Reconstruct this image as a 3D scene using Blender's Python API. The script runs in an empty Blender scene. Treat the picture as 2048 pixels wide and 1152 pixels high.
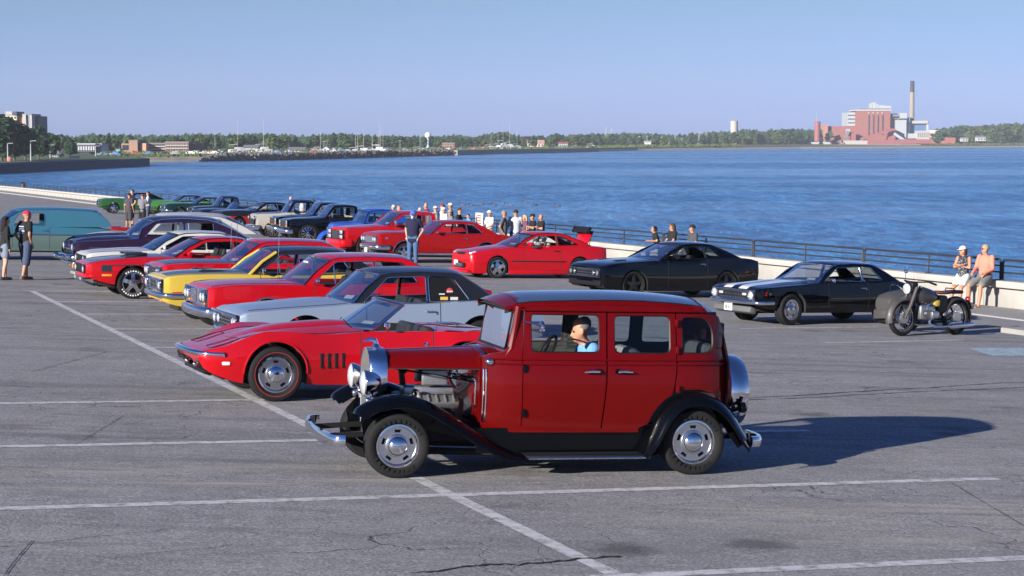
import bpy, bmesh, math, random
from math import sin, cos, pi, radians, sqrt, atan2
from mathutils import Vector, Matrix, Euler, noise
from mathutils.geometry import tessellate_polygon
random.seed(7)
SC = bpy.context.scene
COL = SC.collection
# ------------------------------------------------------------------ camera, sky, sun, exposure
CAM_H = 2.77
FPX = 4000.0            # focal length in pixels of the 2048 px wide photograph
HZ = 280.0              # pixel row of the horizon
PITCH = math.atan((576 - HZ) / FPX)
cam = bpy.data.cameras.new("camera")
cam_o = bpy.data.objects.new("camera", cam); COL.objects.link(cam_o)
cam.sensor_width = 36.0
cam.lens = 36.0 * FPX / 2048.0
cam.clip_start = 0.5; cam.clip_end = 90000.0
cam_o.location = (0, 0, CAM_H)
cam_o.rotation_euler = (pi / 2 - PITCH, 0, 0)
SC.camera = cam_o
SUN_EL = radians(17.4)
SUN_TRAVEL = radians(47.5)        # direction in which the light travels over the ground, from +X towards +Y
to_sun = Vector((-cos(SUN_TRAVEL) * cos(SUN_EL), -sin(SUN_TRAVEL) * cos(SUN_EL), sin(SUN_EL)))
world = bpy.data.worlds.new("World"); SC.world = world; world.use_nodes = True
wn = world.node_tree.nodes; wl = world.node_tree.links
bg = wn["Background"]
sky = wn.new("ShaderNodeTexSky"); sky.sky_type = 'NISHITA'; sky.sun_disc = False
sky.sun_elevation = SUN_EL
sky.sun_rotation = atan2(to_sun.x, to_sun.y)
sky.altitude = 0; sky.air_density = 1.0; sky.dust_density = 0.25; sky.ozone_density = 5.0
# the air near the horizon is hazy and pale, the sky above it a deeper blue: one even tint by height, all round
geo = wn.new("ShaderNodeTexCoord"); sepz = wn.new("ShaderNodeSeparateXYZ"); wl.new(geo.outputs["Generated"], sepz.inputs[0])
ramp = wn.new("ShaderNodeValToRGB"); wl.new(sepz.outputs[2], ramp.inputs[0])
el = ramp.color_ramp.elements; el[0].position = 0.0; el[0].color = (.345, .425, .98, 1); el[1].position = .07; el[1].color = (.41, .425, .57, 1)
for pz, cz in ((.22, (.40, .42, .60)), (.55, (.30, .37, .57))):
    e_ = el.new(pz); e_.color = (*cz, 1)
tint = wn.new("ShaderNodeMix"); tint.data_type = 'RGBA'; tint.blend_type = 'MULTIPLY'; tint.inputs[0].default_value = 1.0
wl.new(ramp.outputs[0], tint.inputs[7])
wl.new(sky.outputs[0], tint.inputs[6]); wl.new(tint.outputs[2], bg.inputs["Color"])
bg.inputs["Strength"].default_value = 0.10
sun = bpy.data.lights.new("sun", 'SUN'); sun.energy = 5.0; sun.angle = radians(0.53); sun.color = (1.0, 0.93, 0.83)
sun_o = bpy.data.objects.new("sun", sun); COL.objects.link(sun_o)
sun_o.rotation_euler = to_sun.to_track_quat('Z', 'Y').to_euler()
sun_o.location = (-30, -30, 40)
SC.view_settings.view_transform = 'Standard'
SC.view_settings.look = 'None'
SC.view_settings.gamma = 1.0
SC.view_settings.exposure = 1.0
SC.view_settings.use_curve_mapping = False
SC.render.engine = 'CYCLES'
SC.cycles.max_bounces = 8; SC.cycles.transparent_max_bounces = 24
SC.cycles.diffuse_bounces = 2; SC.cycles.glossy_bounces = 4; SC.cycles.transmission_bounces = 4
SC.cycles.caustics_reflective = False; SC.cycles.caustics_refractive = False
SC.cycles.sample_clamp_indirect = 4.0
SC.cycles.use_denoising = True

# ------------------------------------------------------------------ the car park's plane and frames
GA, GB = 0.0214, 0.0259          # the lot falls gently away from the camera and to the right, towards the lake
TH = 0.35477                     # heading of the parking row
STALL = 3.775
P9 = Vector((0.76086, 14.00395))
DR = Vector((-sin(TH), cos(TH))); DP = Vector((cos(TH), sin(TH)))
GN = Vector((GB, GA, 1)).normalized()
def gz(x, y): return -GA * y - GB * x
def ray(px, py):
    u = (px - 1024) / FPX; v = (576 - py) / FPX
    return Vector((u, cos(PITCH) + v * sin(PITCH), -sin(PITCH) + v * cos(PITCH)))
def at(px, py, h=0.0):
    """point of the lot (or of the plane h above it) seen at a pixel of the photograph"""
    d = ray(px, py); t = -(CAM_H - h) / (d.z + GA * d.y + GB * d.x)
    return Vector((0, 0, CAM_H)) + d * t
def far(px, py, depth):
    d = ray(px, py); return Vector((0, 0, CAM_H)) + d * (depth / d.y)
def st(s, t, h=0.0):
    """s metres along the row (away), t metres across it (towards the lake)"""
    c = P9 + DR * s + DP * t
    return Vector((c.x, c.y, gz(c.x, c.y) + h))
def to_st(p):
    d = Vector((p[0], p[1])) - P9
    return d.dot(DR), d.dot(DP)
def lot_matrix(p, yaw):
    """frame standing on the lot: z along the lot's normal, x along yaw"""
    x = Vector((cos(yaw), sin(yaw), 0)); x = (x - GN * x.dot(GN)).normalized()
    y = GN.cross(x)
    m = Matrix((x, y, GN)).transposed().to_4x4(); m.translation = p
    return m

# ------------------------------------------------------------------ object helpers
def tag(o, label=None, cat=None, group=None, kind=None):
    if label: o["label"] = label
    if cat: o["category"] = cat
    if group: o["group"] = group
    if kind: o["kind"] = kind
    return o
def empty(name, label=None, cat=None, group=None, parent=None):
    o = bpy.data.objects.new(name, None); COL.objects.link(o)
    o.empty_display_size = 0.2
    if parent: o.parent = parent
    return tag(o, label, cat, group)
def link_mesh(name, me, parent=None, loc=None):
    o = bpy.data.objects.new(name, me); COL.objects.link(o)
    if parent: o.parent = parent
    if loc is not None: o.location = loc
    return o
def kids(o): return [c for c in bpy.data.objects if c.parent == o]
CHILD = {}
def copy_tree(o, parent=None, index=None):
    c = o.copy(); COL.objects.link(c)
    if parent: c.parent = parent
    for ch in o.children: copy_tree(ch, c)
    return c

class MB:
    """collects shapes and links them as one mesh object"""
    def __init__(s): s.v = []; s.f = []; s.m = []; s.cur = 0
    def add(s, vs, fs, mi=None):
        b = len(s.v); s.v += [tuple(v) for v in vs]
        s.f += [tuple(i + b for i in f) for f in fs]; s.m += [s.cur if mi is None else mi] * len(fs)
    def xf(s, M, start=0):
        for i in range(start, len(s.v)): s.v[i] = tuple(M @ Vector(s.v[i]))
        return s
    def box(s, c, d, rot=None, mi=None, taper=1.0):
        x, y, z = d[0] / 2, d[1] / 2, d[2] / 2
        vs = [Vector((sx * x * (taper if sz > 0 else 1), sy * y * (taper if sz > 0 else 1), sz * z)) for sz in (-1, 1) for sy in (-1, 1) for sx in (-1, 1)]
        if rot: R = Euler(rot).to_matrix(); vs = [R @ v for v in vs]
        s.add([v + Vector(c) for v in vs], [(0, 2, 3, 1), (4, 5, 7, 6), (0, 1, 5, 4), (2, 6, 7, 3), (0, 4, 6, 2), (1, 3, 7, 5)], mi)
        return s
    def rbox(s, c, d, r=0.02, rot=None, mi=None):
        """box with rounded (chamfered twice) edges"""
        bm = bmesh.new(); bmesh.ops.create_cube(bm, size=1.0)
        for v in bm.verts: v.co = Vector((v.co.x * d[0], v.co.y * d[1], v.co.z * d[2]))
        bmesh.ops.bevel(bm, geom=list(bm.edges), offset=min(r, min(d) * .45), segments=2, affect='EDGES', profile=0.5)
        R = Euler(rot).to_matrix() if rot else Matrix.Identity(3)
        bm.verts.index_update()
        s.add([R @ v.co + Vector(c) for v in bm.verts], [[v.index for v in f.verts] for f in bm.faces], mi); bm.free()
        return s
    def grid(s, rows, mi=None, closed=False, flip=False):
        n = len(rows[0]); vs = [p for r in rows for p in r]; fs = []
        for i in range(len(rows) - 1):
            for j in range(n if closed else n - 1):
                k = (j + 1) % n
                q = (i * n + j, i * n + k, (i + 1) * n + k, (i + 1) * n + j)
                fs.append(q[::-1] if flip else q)
        s.add(vs, fs, mi); return s
    def tube(s, pts, r, seg=6, mi=None, closed=False, caps=True):
        pts = [Vector(p) for p in pts]; n = len(pts)
        rs = r if isinstance(r, (list, tuple)) else [r] * n
        rows = []; up = None
        for i, p in enumerate(pts):
            a = pts[i - 1] if (i > 0 or closed) else p; b = pts[(i + 1) % n] if (i < n - 1 or closed) else p
            t = (b - a); t = t.normalized() if t.length > 1e-9 else Vector((0, 0, 1))
            if up is None:
                up = Vector((0, 0, 1)) if abs(t.z) < .9 else Vector((1, 0, 0))
            x = t.cross(up); x = x.normalized() if x.length > 1e-6 else t.orthogonal().normalized()
            up = x.cross(t).normalized()
            rows.append([p + (x * cos(2 * pi * k / seg) + up * sin(2 * pi * k / seg)) * rs[i] for k in range(seg)])
        if closed: rows.append(rows[0])
        b = len(s.v); s.grid(rows, mi, closed=True, flip=True)
        if caps and not closed:
            s.f += [tuple(b + k for k in range(seg)), tuple(b + (n - 1) * seg + k for k in range(seg))[::-1]]; s.m += [s.cur if mi is None else mi] * 2
        return s
    def bar(s, a, b, w, h=None, mi=None):
        """rectangular bar from a to b"""
        a, b = Vector(a), Vector(b); t = (b - a).normalized(); h = h or w
        up = Vector((0, 0, 1)) if abs(t.z) < .95 else Vector((0, 1, 0))
        x = t.cross(up).normalized(); u = x.cross(t)
        vs = [p + x * (sx * w / 2) + u * (sy * h / 2) for p in (a, b) for sx, sy in ((-1, -1), (1, -1), (1, 1), (-1, 1))]
        s.add(vs, [(3, 2, 1, 0), (4, 5, 6, 7), (0, 1, 5, 4), (1, 2, 6, 5), (2, 3, 7, 6), (3, 0, 4, 7)], mi); return s
    def lathe(s, prof, c=(0, 0, 0), axis='Y', seg=24, mi=None, closed=False):
        """prof: (radius, along axis)"""
        rows = []
        for r, a in prof:
            row = []
            for k in range(seg):
                x, z = r * cos(2 * pi * k / seg), r * sin(2 * pi * k / seg)
                p = {'Y': (x, a, z), 'Z': (x, -z, a), 'X': (a, x, z)}[axis]
                row.append(Vector(p) + Vector(c))
            rows.append(row)
        if closed: rows.append(rows[0])
        s.grid(rows, mi, closed=True, flip=(axis == 'X')); return s
    def ball(s, c, r, seg=12, rings=8, mi=None):
        r = r if isinstance(r, (tuple, list)) else (r, r, r)
        rows = []
        for i in range(rings + 1):
            th = pi * i / rings
            rows.append([Vector((c[0] + r[0] * sin(th) * cos(2 * pi * k / seg), c[1] + r[1] * sin(th) * sin(2 * pi * k / seg), c[2] + r[2] * cos(th))) for k in range(seg)])
        s.grid(rows, mi, closed=True, flip=True); return s
    def poly(s, outer, holes, fn, th, mi=None, mi_rim=None, cut=0):
        """plate with holes: 2-D loops, fn maps (a, b, depth) to 3-D; thickness th"""
        loops = [list(outer)] + [list(h) for h in holes]
        flat = [p for l in loops for p in l]
        tris = tessellate_polygon([[Vector((p[0], p[1], 0)) for p in l] for l in loops])
        n = len(flat); vs = [fn(p[0], p[1], 0) for p in flat]
        # orient
        fs = []
        for t in tris:
            a, b, c = (Vector((flat[i][0], flat[i][1])) for i in t)
            cr = (b - a).x * (c - a).y - (b - a).y * (c - a).x
            if abs(cr) < 1e-10: continue
            fs.append(tuple(t) if cr > 0 else tuple(t[::-1]))
        if cut:      # cut the sheet into small cells so that it can follow a curved surface
            bm = bmesh.new(); bv = [bm.verts.new((p[0], p[1], 0)) for p in flat]
            for f in fs:
                try: bm.faces.new([bv[i] for i in f])
                except ValueError: pass
            for ax in (0, 1):
                lo, hi = min(p[ax] for p in flat), max(p[ax] for p in flat); k = lo + cut
                while k < hi:
                    co = (k, 0, 0) if ax == 0 else (0, k, 0); no = (1, 0, 0) if ax == 0 else (0, 1, 0)
                    bmesh.ops.bisect_plane(bm, geom=list(bm.verts) + list(bm.edges) + list(bm.faces), plane_co=co, plane_no=no, dist=1e-5); k += cut
            bm.verts.index_update(); cv = [(v.co.x, v.co.y) for v in bm.verts]; cf = [tuple(v.index for v in f.verts) for f in bm.faces]; bm.free()
            s.add([fn(p[0], p[1], 0) for p in cv], cf, mi)
            if th:
                s.add([fn(p[0], p[1], th) for p in cv], [f[::-1] for f in cf], mi)
                for l in loops:
                    m = len(l); s.add([fn(p[0], p[1], 0) for p in l] + [fn(p[0], p[1], th) for p in l], [(i, m + i, m + (i + 1) % m, (i + 1) % m) for i in range(m)], mi_rim if mi_rim is not None else mi)
            return s
        s.add(vs, fs, mi)
        if th:
            b0 = len(s.v) - n
            s.v += [tuple(fn(p[0], p[1], th)) for p in flat]
            for f in fs: s.f.append(tuple(i + b0 + n for i in f[::-1])); s.m.append(s.cur if mi is None else mi)
            o = 0
            for l in loops:
                for i in range(len(l)):
                    j = (i + 1) % len(l)
                    s.f.append((b0 + o + i, b0 + n + o + i, b0 + n + o + j, b0 + o + j)); s.m.append(mi_rim if mi_rim is not None else (s.cur if mi is None else mi))
                o += len(l)
        return s
    def mesh(s, name, mats, smooth=35):
        me = bpy.data.meshes.new(name)
        me.from_pydata(s.v, [], s.f)
        for m in (mats if isinstance(mats, (list, tuple)) else [mats]): me.materials.append(m)
        if any(s.m): me.polygons.foreach_set("material_index", s.m)
        if smooth:
            me.polygons.foreach_set("use_smooth", [True] * len(me.polygons))
            me.set_sharp_from_angle(angle=radians(smooth))
        me.update(); return me
    def build(s, name, mats, parent=None, smooth=35, loc=None):
        return link_mesh(name, s.mesh(name, mats, smooth), parent, loc)
def fixnormals(o):
    bm = bmesh.new(); bm.from_mesh(o.data); bmesh.ops.recalc_face_normals(bm, faces=bm.faces); bm.to_mesh(o.data); bm.free(); return o

# ------------------------------------------------------------------ materials
MATS = {}
class NT:
    def __init__(s, name):
        s.m = bpy.data.materials.new(name); s.m.use_nodes = True
        s.t = s.m.node_tree; s.b = s.t.nodes["Principled BSDF"]; s.out = s.t.nodes["Material Output"]
    def n(s, typ, **kw):
        nd = s.t.nodes.new(typ)
        for k, v in kw.items(): setattr(nd, k, v)
        return nd
    def l(s, a, b): s.t.links.new(a, b)
    def val(s, x, sock):
        if hasattr(x, 'is_output'): s.l(x, sock)
        else: sock.default_value = x
    def math(s, op, a, b=None, c=None, clamp=False):
        nd = s.n("ShaderNodeMath", operation=op, use_clamp=clamp); s.val(a, nd.inputs[0])
        if b is not None: s.val(b, nd.inputs[1])
        if c is not None: s.val(c, nd.inputs[2])
        return nd.outputs[0]
    def mix(s, f, a, b, mode='MIX'):
        nd = s.n("ShaderNodeMix", data_type='RGBA', blend_type=mode); s.val(f, nd.inputs[0])
        for x, i in ((a, 6), (b, 7)):
            if hasattr(x, 'is_output'): s.l(x, nd.inputs[i])
            else: nd.inputs[i].default_value = (*x[:3], 1)
        return nd.outputs[2]
    def ramp(s, x, pts):
        nd = s.n("ShaderNodeValToRGB"); s.l(x, nd.inputs[0]); e = nd.color_ramp.elements
        while len(e) < len(pts): e.new(0.5)
        for el, (p, c) in zip(e, pts):
            el.position = p; el.color = (*c[:3], 1) if isinstance(c, (tuple, list)) else (c, c, c, 1)
        return nd.outputs[0]
    def coords(s, kind='Object', scale=(1, 1, 1), rot=(0, 0, 0), loc=(0, 0, 0)):
        tc = s.n("ShaderNodeTexCoord"); mp = s.n("ShaderNodeMapping")
        mp.inputs["Scale"].default_value = scale; mp.inputs["Rotation"].default_value = rot; mp.inputs["Location"].default_value = loc
        s.l(tc.outputs[kind], mp.inputs[0]); return mp.outputs[0]
    def noise(s, co, scale, detail=4, rough=0.55, dist=0.0, out=0):
        nd = s.n("ShaderNodeTexNoise"); s.l(co, nd.inputs["Vector"]); nd.inputs["Scale"].default_value = scale
        nd.inputs["Detail"].default_value = detail; nd.inputs["Roughness"].default_value = rough; nd.inputs["Distortion"].default_value = dist
        return nd.outputs[out]
    def step(s, x, lo, hi):
        nd = s.n("ShaderNodeMapRange"); s.val(x, nd.inputs[0]); nd.inputs[1].default_value = lo; nd.inputs[2].default_value = hi
        return nd.outputs[0]
    def bump(s, h, strength, dist=0.01):
        nd = s.n("ShaderNodeBump"); nd.inputs["Strength"].default_value = strength; nd.inputs["Distance"].default_value = dist
        s.l(h, nd.inputs["Height"]); s.l(nd.outputs[0], s.b.inputs["Normal"]); return nd.outputs[0]
    def sep(s, co):
        nd = s.n("ShaderNodeSeparateXYZ"); s.l(co, nd.inputs[0]); return nd.outputs
    def base(s, c):
        if hasattr(c, 'is_output'): s.l(c, s.b.inputs["Base Color"])
        else: s.b.inputs["Base Color"].default_value = (*c[:3], 1)
    def set(s, **kw):
        for k, v in kw.items(): s.val(v, s.b.inputs[k.replace('_', ' ')])
        return s
def mat(name, color, rough=0.5, metal=0.0, coat=0.0, var=0.0, vscale=8.0, emit=None, spec=0.5, bump=0.0):
    if name in MATS: return MATS[name]
    t = NT(name); t.set(Roughness=rough, Metallic=metal, Coat_Weight=coat, Specular_IOR_Level=spec)
    t.b.inputs["Coat Roughness"].default_value = 0.03
    if var or bump:
        n = t.noise(t.coords(), vscale, 5)
        t.base(t.mix(n, [c * (1 - var) for c in color], [min(1, c * (1 + var)) for c in color]))
        if bump: t.bump(n, bump, 0.02)
    else: t.base(color)
    MATS[name] = t.m; return t.m
def paint(name, color, metal=0.0, rough=0.35, areas=(), coat=.85, ior=1.33):
    """car paint: gloss coat over colour with faint flake and dust; areas = [(colour, [(axis, lo, hi) ...])]: painted stripes in the car's own frame"""
    if name in MATS: return MATS[name]
    t = NT(name); t.set(Metallic=metal, Coat_Weight=coat)
    t.b.inputs["Coat Roughness"].default_value = 0.02; t.b.inputs["Specular IOR Level"].default_value = .06; t.b.inputs["Coat IOR"].default_value = ior
    co = t.coords()
    n = t.noise(co, 3.0, 4); c = t.mix(n, [x * .93 for x in color], [min(1, x * 1.05) for x in color])
    if areas:
        x, y, z = t.sep(co); ay = t.math('ABSOLUTE', y)
        ax = {'x': x, 'y': y, 'z': z, 'ay': ay}
        for col, conds in areas:
            m = None
            for a, lo, hi in conds:
                k = t.math('MULTIPLY', t.math('GREATER_THAN', ax[a], lo), t.math('LESS_THAN', ax[a], hi))
                m = k if m is None else t.math('MULTIPLY', m, k)
            c = t.mix(m, c, col)
    d = t.noise(co, 14.0, 6, .7)
    t.set(Roughness=t.math('MULTIPLY_ADD', d, .12, rough - .06))
    t.base(c); MATS[name] = t.m; return t.m
def glass(name, tintc=(0.75, 0.82, 0.85), refl=1.0):
    if name in MATS: return MATS[name]
    t = NT(name)
    tr = t.n("ShaderNodeBsdfTransparent"); tr.inputs[0].default_value = (*tintc, 1)
    gl = t.n("ShaderNodeBsdfGlossy"); gl.inputs[0].default_value = (1, 1, 1, 1); gl.inputs["Roughness"].default_value = 0.02
    fr = t.n("ShaderNodeFresnel"); fr.inputs[0].default_value = 1.45
    mx = t.n("ShaderNodeMixShader"); t.l(t.math('MULTIPLY', fr.outputs[0], refl, clamp=True), mx.inputs[0])
    t.l(tr.outputs[0], mx.inputs[1]); t.l(gl.outputs[0], mx.inputs[2]); t.l(mx.outputs[0], t.out.inputs[0])
    MATS[name] = t.m; return t.m
CHROME = mat("chrome", (0.78, 0.78, 0.8), 0.07, 1.0)
STEEL = mat("brushed_steel", (0.66, 0.67, 0.69), 0.24, 1.0)
RUBBER = mat("tyre_rubber", (0.011, 0.011, 0.012), 0.8, spec=.25, var=.25, vscale=20)
BLACK = mat("black_trim", (0.008, 0.008, 0.009), 0.5, spec=.3)
DARK = mat("dark_underside", (0.012, 0.012, 0.013), 0.85)
VINYL = mat("black_vinyl", (0.010, 0.011, 0.014), 0.35, coat=.35, var=.2, vscale=60, bump=.15)
SEATM = mat("black_seat_vinyl", (0.022, 0.022, 0.024), 0.5)
WHITE = mat("white_paint", (0.58, 0.58, 0.57), 0.4, coat=.4)
LENS = mat("headlight_lens", (0.75, 0.77, 0.8), 0.08, 0.55, coat=1)
AMBER = mat("amber_lens", (0.75, 0.28, 0.03), 0.2, coat=1)
REDLENS = mat("red_lens", (0.45, 0.02, 0.02), 0.2, coat=1)
GLASS = glass("car_glass", refl=.7); GLASSDK = glass("dark_car_glass", (0.25, 0.29, 0.31), .7)
PAPER = mat("paper", (0.56, 0.57, 0.56), 0.7)
# ------------------------------------------------------------------ asphalt, painted lines, wall, railing, water
WATER_Z = -6.0
def asphalt():
    t = NT("asphalt"); co = t.coords(rot=(0, 0, -TH))
    fine = t.noise(co, 34, 4, .8); mid = t.noise(co, 5.0, 6, .65); big = t.noise(co, .22, 5, .6)
    streak = t.noise(t.coords(rot=(0, 0, -TH), scale=(.16, 1.5, 1)), 1.0, 6, .62, .6)
    c = t.ramp(fine, [(.28, (.095, .094, .1)), (.5, (.285, .282, .292)), (.70, (.60, .595, .61))])
    c = t.mix(t.step(mid, .3, .7), t.mix(.42, c, (.11, .11, .115)), c); lump = t.noise(t.coords(rot=(0, 0, -TH), scale=(.6, 1, 1)), 1.3, 7, .7); c = t.mix(t.math('MULTIPLY', t.step(lump, .50, .70), .45), c, (.14, .138, .145)); c = t.mix(t.math('MULTIPLY', t.step(lump, .50, .30), .30), c, (.36, .35, .345))
    c = t.mix(t.math('MULTIPLY', t.step(big, .42, .72), .35), c, (.16, .158, .166))
    c = t.mix(t.math('MULTIPLY', t.step(streak, .52, .74), .6), c, (.075, .075, .085))
    # tan dust that settles in long drifts
    dust = t.noise(t.coords(rot=(0, 0, -TH - .06), scale=(.25, 2.6, 1), loc=(3, 1, 0)), .8, 8, .7, .8)
    dm = t.math('MULTIPLY', t.step(dust, .52, .64), t.step(t.noise(co, .12, 2), .40, .58))
    dm = t.math('MULTIPLY', dm, t.step(t.noise(co, 9, 4, .7), .38, .62))
    c = t.mix(t.math('MULTIPLY', dm, .6), c, (.37, .325, .27))
    # two long drifts of sand along the stalls, and a patch of loose gravel
    stc = t.coords(rot=(0, 0, -TH), loc=(-5.578, -12.867, 0)); X, Y, _z = t.sep(stc)
    sand = t.noise(t.coords(rot=(0, 0, -TH - .05), scale=(.55, 6, 1)), 1.0, 8, .75, .5)
    for s_, wd, k_, t0_, t1_ in ((4.75, .30, .85, -9, 1.5), (5.7, .55, .5, -7, 1.0), (2.1, .9, .6, .6, 6.5), (.9, .7, .5, 1.2, 7), (10.2, .5, .35, -6, 6), (9.0, .35, .5, -4.2, -1.5)):
        band = t.math('SUBTRACT', 1.0, t.math('DIVIDE', t.math('ABSOLUTE', t.math('SUBTRACT', Y, s_)), wd), clamp=True)
        lim = t.math('MULTIPLY', t.step(X, t0_, t0_ + 1.5), t.step(X, t1_, t1_ - 1.5))
        c = t.mix(t.math('MULTIPLY', t.math('MULTIPLY', t.math('MULTIPLY', band, lim), t.step(sand, .44, .60)), k_), c, (.42, .375, .315))
    px_ = t.math('SUBTRACT', X, -4.35); py_ = t.math('SUBTRACT', Y, 7.95)
    gr = t.math('ADD', t.math('POWER', t.math('DIVIDE', px_, .85), 2.0), t.math('POWER', t.math('DIVIDE', py_, .30), 2.0))
    c = t.mix(t.math('MULTIPLY', t.step(t.math('ADD', gr, t.math('MULTIPLY', mid, .9)), 1.5, 1.2), .6), c, t.mix(fine, (.05, .046, .042), (.30, .27, .23)))
    # cracks
    wob = t.n("ShaderNodeVectorMath", operation='MULTIPLY_ADD'); nz = t.n("ShaderNodeTexNoise"); t.l(co, nz.inputs[0]); nz.inputs["Scale"].default_value = 1.6; nz.inputs["Detail"].default_value = 6
    t.l(nz.outputs[1], wob.inputs[0]); wob.inputs[1].default_value = (.9, .9, 0); t.l(co, wob.inputs[2])
    def cracks(scale, w, lo, hi, seed):
        v = t.n("ShaderNodeTexVoronoi", feature='DISTANCE_TO_EDGE'); t.l(wob.outputs[0], v.inputs["Vector"]); v.inputs["Scale"].default_value = scale
        line = t.math('SUBTRACT', 1.0, t.step(v.outputs[0], w * .35, w))
        return t.math('MULTIPLY', line, t.step(t.noise(t.coords(loc=(seed, seed, 0)), .16, 3), lo, hi))
    cr = t.math('MAXIMUM', t.math('MULTIPLY', cracks(.33, .0045, .50, .60, 3), .7), t.math('MULTIPLY', cracks(1.5, .014, .54, .64, 11), .8))
    c = t.mix(t.math('MULTIPLY', cr, .85), c, (.018, .018, .02))
    # oil drips and worn spots
    sp = t.n("ShaderNodeTexVoronoi"); t.l(co, sp.inputs["Vector"]); sp.inputs["Scale"].default_value = .75
    spot = t.math('MULTIPLY', t.math('SUBTRACT', 1, t.step(t.math('ADD', sp.outputs[0], t.math('MULTIPLY', mid, .25)), .22, .38)), .6)
    c = t.mix(t.math('MULTIPLY', spot, t.step(big, .40, .58)), c, (.05, .05, .055))
    t.base(c); t.set(Roughness=.92, Specular_IOR_Level=.25)
    t.bump(t.math('SUBTRACT', t.math('ADD', fine, t.math('MULTIPLY', mid, .6)), t.math('MULTIPLY', cr, 1.5)), .55, .015)
    return t.m
ASPH = asphalt()
def worn_paint(name, col, wear=.46):
    t = NT(name); co = t.coords(); n = t.noise(co, 7, 7, .72); f = t.noise(co, 60, 2, .8)
    m = t.math('MULTIPLY', t.step(t.math('ADD', n, t.math('MULTIPLY', f, .28)), wear, wear + .22), .92)
    c = t.mix(m, (.17, .17, .18), t.mix(t.noise(co, 2, 4), [x * .85 for x in col], col)); t.base(c); t.set(Roughness=.8); return t.m
LINEM = worn_paint("worn_white_line_paint", (.62, .62, .64))
BLUEM = worn_paint("worn_blue_paint", (.36, .50, .58), .47)
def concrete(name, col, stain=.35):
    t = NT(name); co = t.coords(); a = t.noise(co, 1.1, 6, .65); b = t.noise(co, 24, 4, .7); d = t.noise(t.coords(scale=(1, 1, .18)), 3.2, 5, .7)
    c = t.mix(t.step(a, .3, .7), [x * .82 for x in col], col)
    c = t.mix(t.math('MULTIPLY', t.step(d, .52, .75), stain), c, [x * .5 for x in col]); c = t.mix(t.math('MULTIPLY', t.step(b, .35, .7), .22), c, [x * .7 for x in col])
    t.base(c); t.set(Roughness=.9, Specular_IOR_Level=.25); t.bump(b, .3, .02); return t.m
CONC = concrete("pale_concrete", (.38, .37, .345)); CONC2 = concrete("cap_concrete", (.43, .415, .385), .25); WALKM = concrete("sidewalk_concrete", (.33, .325, .315), .2)

WALL_T = 22.75
b = MB()                                    # the lot: one sheet, denser near the camera
ss = [-60, -20, 0, 10, 20, 30, 45, 60, 90, 130, 200, 280, 340]; tt = [-150, -60, -20, -5, 5, 12, 20, WALL_T + .3]
b.grid([[st(s, t) for t in tt] for s in ss], flip=False)
g = b.build("car_park_asphalt", ASPH); fixnormals(g); tag(g, kind="structure")
if g.data.polygons[0].normal.z < 0: g.data.flip_normals()
b = MB()
def strip(b, pts, w, h=.004, jit=0.0, rnd=random):
    """flat ribbon on the lot through (s, t) points"""
    L, R = [], []
    for i, (s, t) in enumerate(pts):
        a = Vector(pts[max(i - 1, 0)]); c = Vector(pts[min(i + 1, len(pts) - 1)]); d = (c - a).normalized(); nrm = Vector((-d.y, d.x))
        ww = w * (1 + rnd.uniform(-jit, jit)) / 2
        L.append(st(s + nrm.x * ww, t + nrm.y * ww, h)); R.append(st(s - nrm.x * ww, t - nrm.y * ww, h))
    b.grid([L, R])
def seg(a, c, n): return [(a[0] + (c[0] - a[0]) * i / n, a[1] + (c[1] - a[1]) * i / n) for i in range(n + 1)]
strip(b, seg((-6, 0), (34.1, 0), 20), .14, .002)
spans = {9: (-.2, 8), 8: (-7.5, 5.62), 7: (-7.5, 5.6), 6: (-7.5, 5), 5: (.07, 5.2), 4: (.07, 5.4), 3: (.07, 5.4), 2: (.07, 5.4), 1: (.07, 5.4), 0: (-.2, 5.4)}
for k, (t0, t1) in spans.items():
    s = (9 - k) * STALL
    strip(b, seg((s, t0), (s - (.1 if k > 6 else 0), t1), 14), .17, .004)
for p, q in (((1480, 657), (1755, 654)), ((1650, 686), (1930, 680)), ((1170, 560), (1260, 556)), ((1500, 620), (1560, 618))):
    strip(b, seg(to_st(at(*p)), to_st(at(*q)), 8), .12)
for s0 in (52, 57.5, 63, 70, 78, 86, 95, 104, 114, 124): strip(b, seg((s0, 12.5), (s0 + .2, 18), 4), .12)
o = b.build("parking_line_marking", LINEM, smooth=0); fixnormals(o); tag(o, kind="structure")
b = MB(); pz = [at(1935, 697), at(2075, 695), at(2100, 712), at(1985, 712)]
b.add([p + Vector((0, 0, .004)) for p in pz], [(0, 1, 2, 3)])
o = b.build("blue_marking", BLUEM, smooth=0); fixnormals(o); tag(o, kind="structure")
b = MB(); rr = random.Random(3)               # tar-filled cracks
for p, q, w in (((1490, 797), (2060, 764), .028), ((1490, 801), (2060, 774), .03), ((1240, 1113), (820, 1146), .035), ((1900, 965), (2060, 1060), .008), ((-10, 1096), (330, 1060), .008), ((10, 1150), (60, 1085), .009), ((150, 890), (250, 830), .007), ((220, 1118), (480, 1085), .007), ((60, 745), (210, 705), .012)):
    a, c = to_st(at(*p)), to_st(at(*q)); pts = []
    x = 0
    for i in range(41):
        x = x * .8 + rr.uniform(-.035, .035); pts.append((a[0] + (c[0] - a[0]) * i / 40 + x, a[1] + (c[1] - a[1]) * i / 40 + x * .4))
    strip(b, pts, w, .006, .6, rr)
o = b.build("crack_surface", mat("crack_tar", (.02, .02, .023), .7), smooth=0); fixnormals(o); tag(o, kind="structure")
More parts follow.
